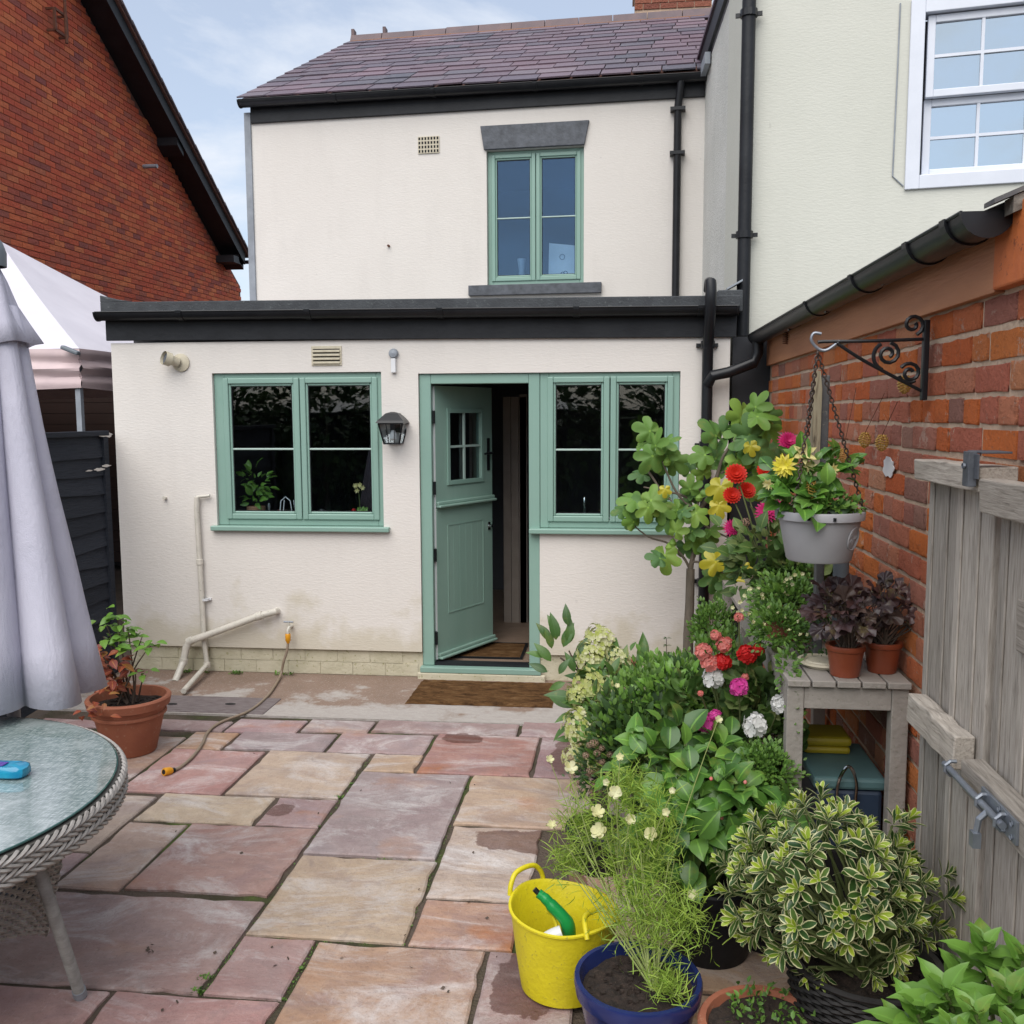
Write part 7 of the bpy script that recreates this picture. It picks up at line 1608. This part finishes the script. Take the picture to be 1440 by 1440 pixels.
for (x, y, n_) in ((165, 868, 11), (180, 885, 9), (150, 882, 8), (195, 893, 6), (212, 905, 7), (170, 905, 8), (200, 945, 5), (155, 900, 8), (182, 903, 6)):
    q = lp(x, y, Yp+rr.uniform(-.1, .1))
    for k in range(n_): a = 6.28*k/n_+rr.uniform(-.3, .3); d = Vector((math.cos(a), math.sin(a), rr.uniform(-.3, .2))); mats.append(frame(q+RD(rr, .022), d, Vector((0, 0, 1))+TOCAM(q)*.5+RD(rr, .2), rr.uniform(.05, .085)))
for (x, y, n_) in ((140, 915, 10), (135, 940, 12), (155, 945, 12), (165, 925, 8), (148, 965, 10), (172, 950, 7), (128, 930, 8), (130, 1000, 6), (145, 995, 6), (160, 965, 8)):
    q = lp(x, y, Yp-.05+rr.uniform(-.1, .1)) if y < 990 else lp(x, y, 4.5)
    for k in range(n_): a = 6.28*k/n_+rr.uniform(-.3, .3); d = Vector((math.cos(a), math.sin(a), rr.uniform(-.4, .2))); mr.append(frame(q+RD(rr, .03), d, Vector((0, 0, 1))+TOCAM(q)*.6+RD(rr, .2), rr.uniform(.05, .085)))
leaves('leaf', T_nand, mats, t, rr, 120); 
for m_ in mr: inst('leaf', T_red[0], t, m_)
# ------------------------------------------------------------ on the sills behind the glass
kx = lambda x: oy(x, 700, D+.19).x
SZ = 1.106
p0 = oy(360, 716, D+.19); t = pot((p0.x, D+.19, SZ), .045, .055, .07, 'brownpot', 'houseplant with green leaves in an orange pot on the sill inside the left window', 'potted plant', 'windowsill_plant', lip=.004)
MB().lathe([(.056, .0), (.066, .03), (.068, .075), (.06, .08)], (p0.x, D+.19, SZ), 20).build('cover_pot', M['orange_mortar'], t, smooth=True, fix=False)
rr = rd(70); foliage_blob('leaf', t, T_bright, rr, [((p0.x-.01, D+.2, SZ+.24), .10, .05, .10, 40), ((p0.x, D+.19, SZ+.13), .06, .04, .06, 30)], .07, 70)
p0 = oy(404, 700, D+.19); ln2 = thing('table_lantern', (p0.x, D+.19, SZ), 'small white house shaped lantern on the sill inside the left window', 'lantern'); mb = MB(); w_ = .035
for sx in (-1, 1):
    for sy in (-1, 1): mb.beam((p0.x+sx*w_*1.4, D+.19+sy*w_, SZ), (p0.x+sx*w_, D+.19+sy*w_, SZ+.12), .006, .006)
    mb.beam((p0.x+sx*w_, D+.19-w_, SZ+.12), (p0.x, D+.19-w_, SZ+.15), .006, .006)
mb.box(p0.x-w_*1.4, p0.x+w_*1.4, D+.15, D+.23, SZ, SZ+.008); mb.build('frame', M['white_pvc'], ln2)
for (x, mt, h_, r_, lb) in ((378, 'steel', .10, .014, 'small grey ornament standing beside the houseplant on the sill'), (392, 'f_red', .05, .02, 'small red cup beside the lantern on the sill'), (452, 'steel', .06, .03, 'glass dish on the sill at the left of the right pane'), (470, 'steel', .05, .035, 'low glass bowl in the middle of the sill'), (497, 'f_red', .065, .018, 'red jar on the sill under the yellow flower'), (484, 'steel', .045, .02, 'small metal cup beside the red jar')):
    q = kx(x); tag(MB().lathe([(.001, 0), (r_*.8, 0), (r_, h_*.2), (r_*.5, h_*.5), (r_*.9, h_*.8), (r_*.5, h_), (.001, h_)], (q, D+.19, SZ), 16).build('sill_ornament', M[mt], loc=(q, D+.19, SZ), smooth=True), lb, 'ornament', 'ornaments on the kitchen sill')
q = kx(508); t = thing('orchid', (q, D+.19, SZ), 'yellow flower on a thin stem at the right end of the kitchen sill', 'plant'); stems(t, (q, D+.19, SZ), [oy(503, 685, D+.19)], rr, .003, .002)
for (x, y) in ((500, 683), (506, 682), (502, 690), (510, 686)): flower(t, F_yel2, oy(x, y, D+.18), .022, rr, (0, -1, .1))
for k in range(5): inst('leaf', T_bright[0], t, frame((q, D+.19, SZ+.01), (math.cos(k*1.4), .2, 1.6), (0, -1, 0), .08))
q = oy(895, 692, D+.2); tag(MB().box(q.x-.07, q.x+.05, D+.15, D+.25, 1.12, 1.17).box(q.x-.06, q.x+.05, D+.16, D+.25, 1.171, 1.195).build('book_stack', M['paper'], loc=(q.x, D+.2, 1.12)), 'small stack of white packets inside the right window', 'packets')
MB().box(-.52, .38, D+.10, D+.278, 1.05, 1.115).build('window_board', M['white_pvc'], wr)
t = thing('kitchen_tap', (oy(822, 720, D+.2).x, D+.2, 1.12), 'chrome tap inside the right window', 'tap'); q = oy(822, 720, D+.2).x
MB().tube(smooth_path([(q, D+.24, 1.116), (q, D+.24, 1.22), (q, D+.22, 1.27), (q, D+.17, 1.26), (q, D+.16, 1.2)]), .009, 10).build('spout', M['chrome'], t, smooth=True)
MB().box(q-.02, q+.02, D+.22, D+.26, 1.116, 1.13).build('base', M['chrome'], t)
# upstairs: white card with a small round mark, glass vase
a_, b_ = upx(766, 314), upx(806, 380)
cu = (u0+.62*(u1-u0)); ca, cb = upx(765, 375)[0], upx(807, 375)[0]; zb3 = vb+.062
cd_ = MB(); cd_.hexa([TU(u, zb3+z_, -.25-d_-z_*.15) for u, zt3 in ((ca+.01, .40), (cb+.03, .36)) for d_ in (0, .01) for z_ in (0, zt3)])
cdo = tag(cd_.build('white_box', M['paper'], loc=TU(ca, zb3, -.25)), 'white card box with a small round mark leaning in the upstairs window', 'box')
cm = (ca+cb)/2; mk = MB(); mk.tube([TU(cm+math.cos(6.2832*k/16)*.026, zb3+.255+math.sin(6.2832*k/16)*.026, -.244-.255*.15) for k in range(17)], .003, 4); mk.build('round_mark', M['dkpaper'], cdo)
mb = MB(); rr = rd(7)
for k in range(9): u = ca+.10+rr.random()*.14; z_ = zb3+.02+rr.random()*.07; mb.tube([TU(u+math.cos(6.28*j/8)*.02, z_+math.sin(6.28*j/8)*.018, -.22) for j in range(9)], .004, 4)
tag(mb.build('sunglasses', M['blackp'], loc=TU(ca, zb3, -.22)), 'tangle of small black rings in front of the white card upstairs', 'trinkets')
uv = upx(728, 378)[0]; p = Vector(TU(uv, zb3, -.24)); tag(MB().lathe([(.03, 0), (.035, .01), (.028, .12), (.045, .24), (.042, .24), (.025, .12), (.001, .02)], p, 18).build('glass_vase', M['lead'], loc=p, smooth=True, fix=False), 'grey glass vase in the left half of the upstairs window', 'vase')
# ------------------------------------------------------------ bushes behind the viewer, mirrored in the glass
for (x, y, r_, h_) in ((-7.4, -4.0, 1.2, 2.8), (-5.4, -4.2, 1.2, 3.1), (-3.2, -4.0, 1.0, 2.9), (-1.2, -4.3, 1.1, 3.2), (1.2, -4.1, 1.2, 3.0), (3.2, -3.9, 1.0, 2.6)):
    lab = {-7.4: 'low dark laurel bush behind the viewer, furthest left', -5.4: 'dark laurel bush behind the viewer, second from the left', -3.2: 'dark laurel bush behind the viewer, third from the left', -1.2: 'tall dark laurel bush behind the viewer, left of centre', 1.2: 'broad dark laurel bush behind the viewer, right of centre', 3.2: 'smaller dark laurel bush behind the viewer, furthest right'}[x]
    t = thing('laurel_bush', (x, y, 0), lab, 'bush'); rr = rd(int(x*10)+90)
    MB().tube([(x, y, 0), (x+.05, y, h_*.6)], [.06, .03], 8).build('trunk', M['bark'], t)
    ms_ = [frame(p, d+RD(rr, .4), Vector((0, 0, 1))+RD(rr, .4), rr.uniform(.14, .24)) for p, d in blob(rr, (x, y, h_*.52), r_*1.25, .6, h_*.56, 1700, .3, -1)]
    tag(joined('foliage', T_dark, ms_, t, rr), kind='stuff')
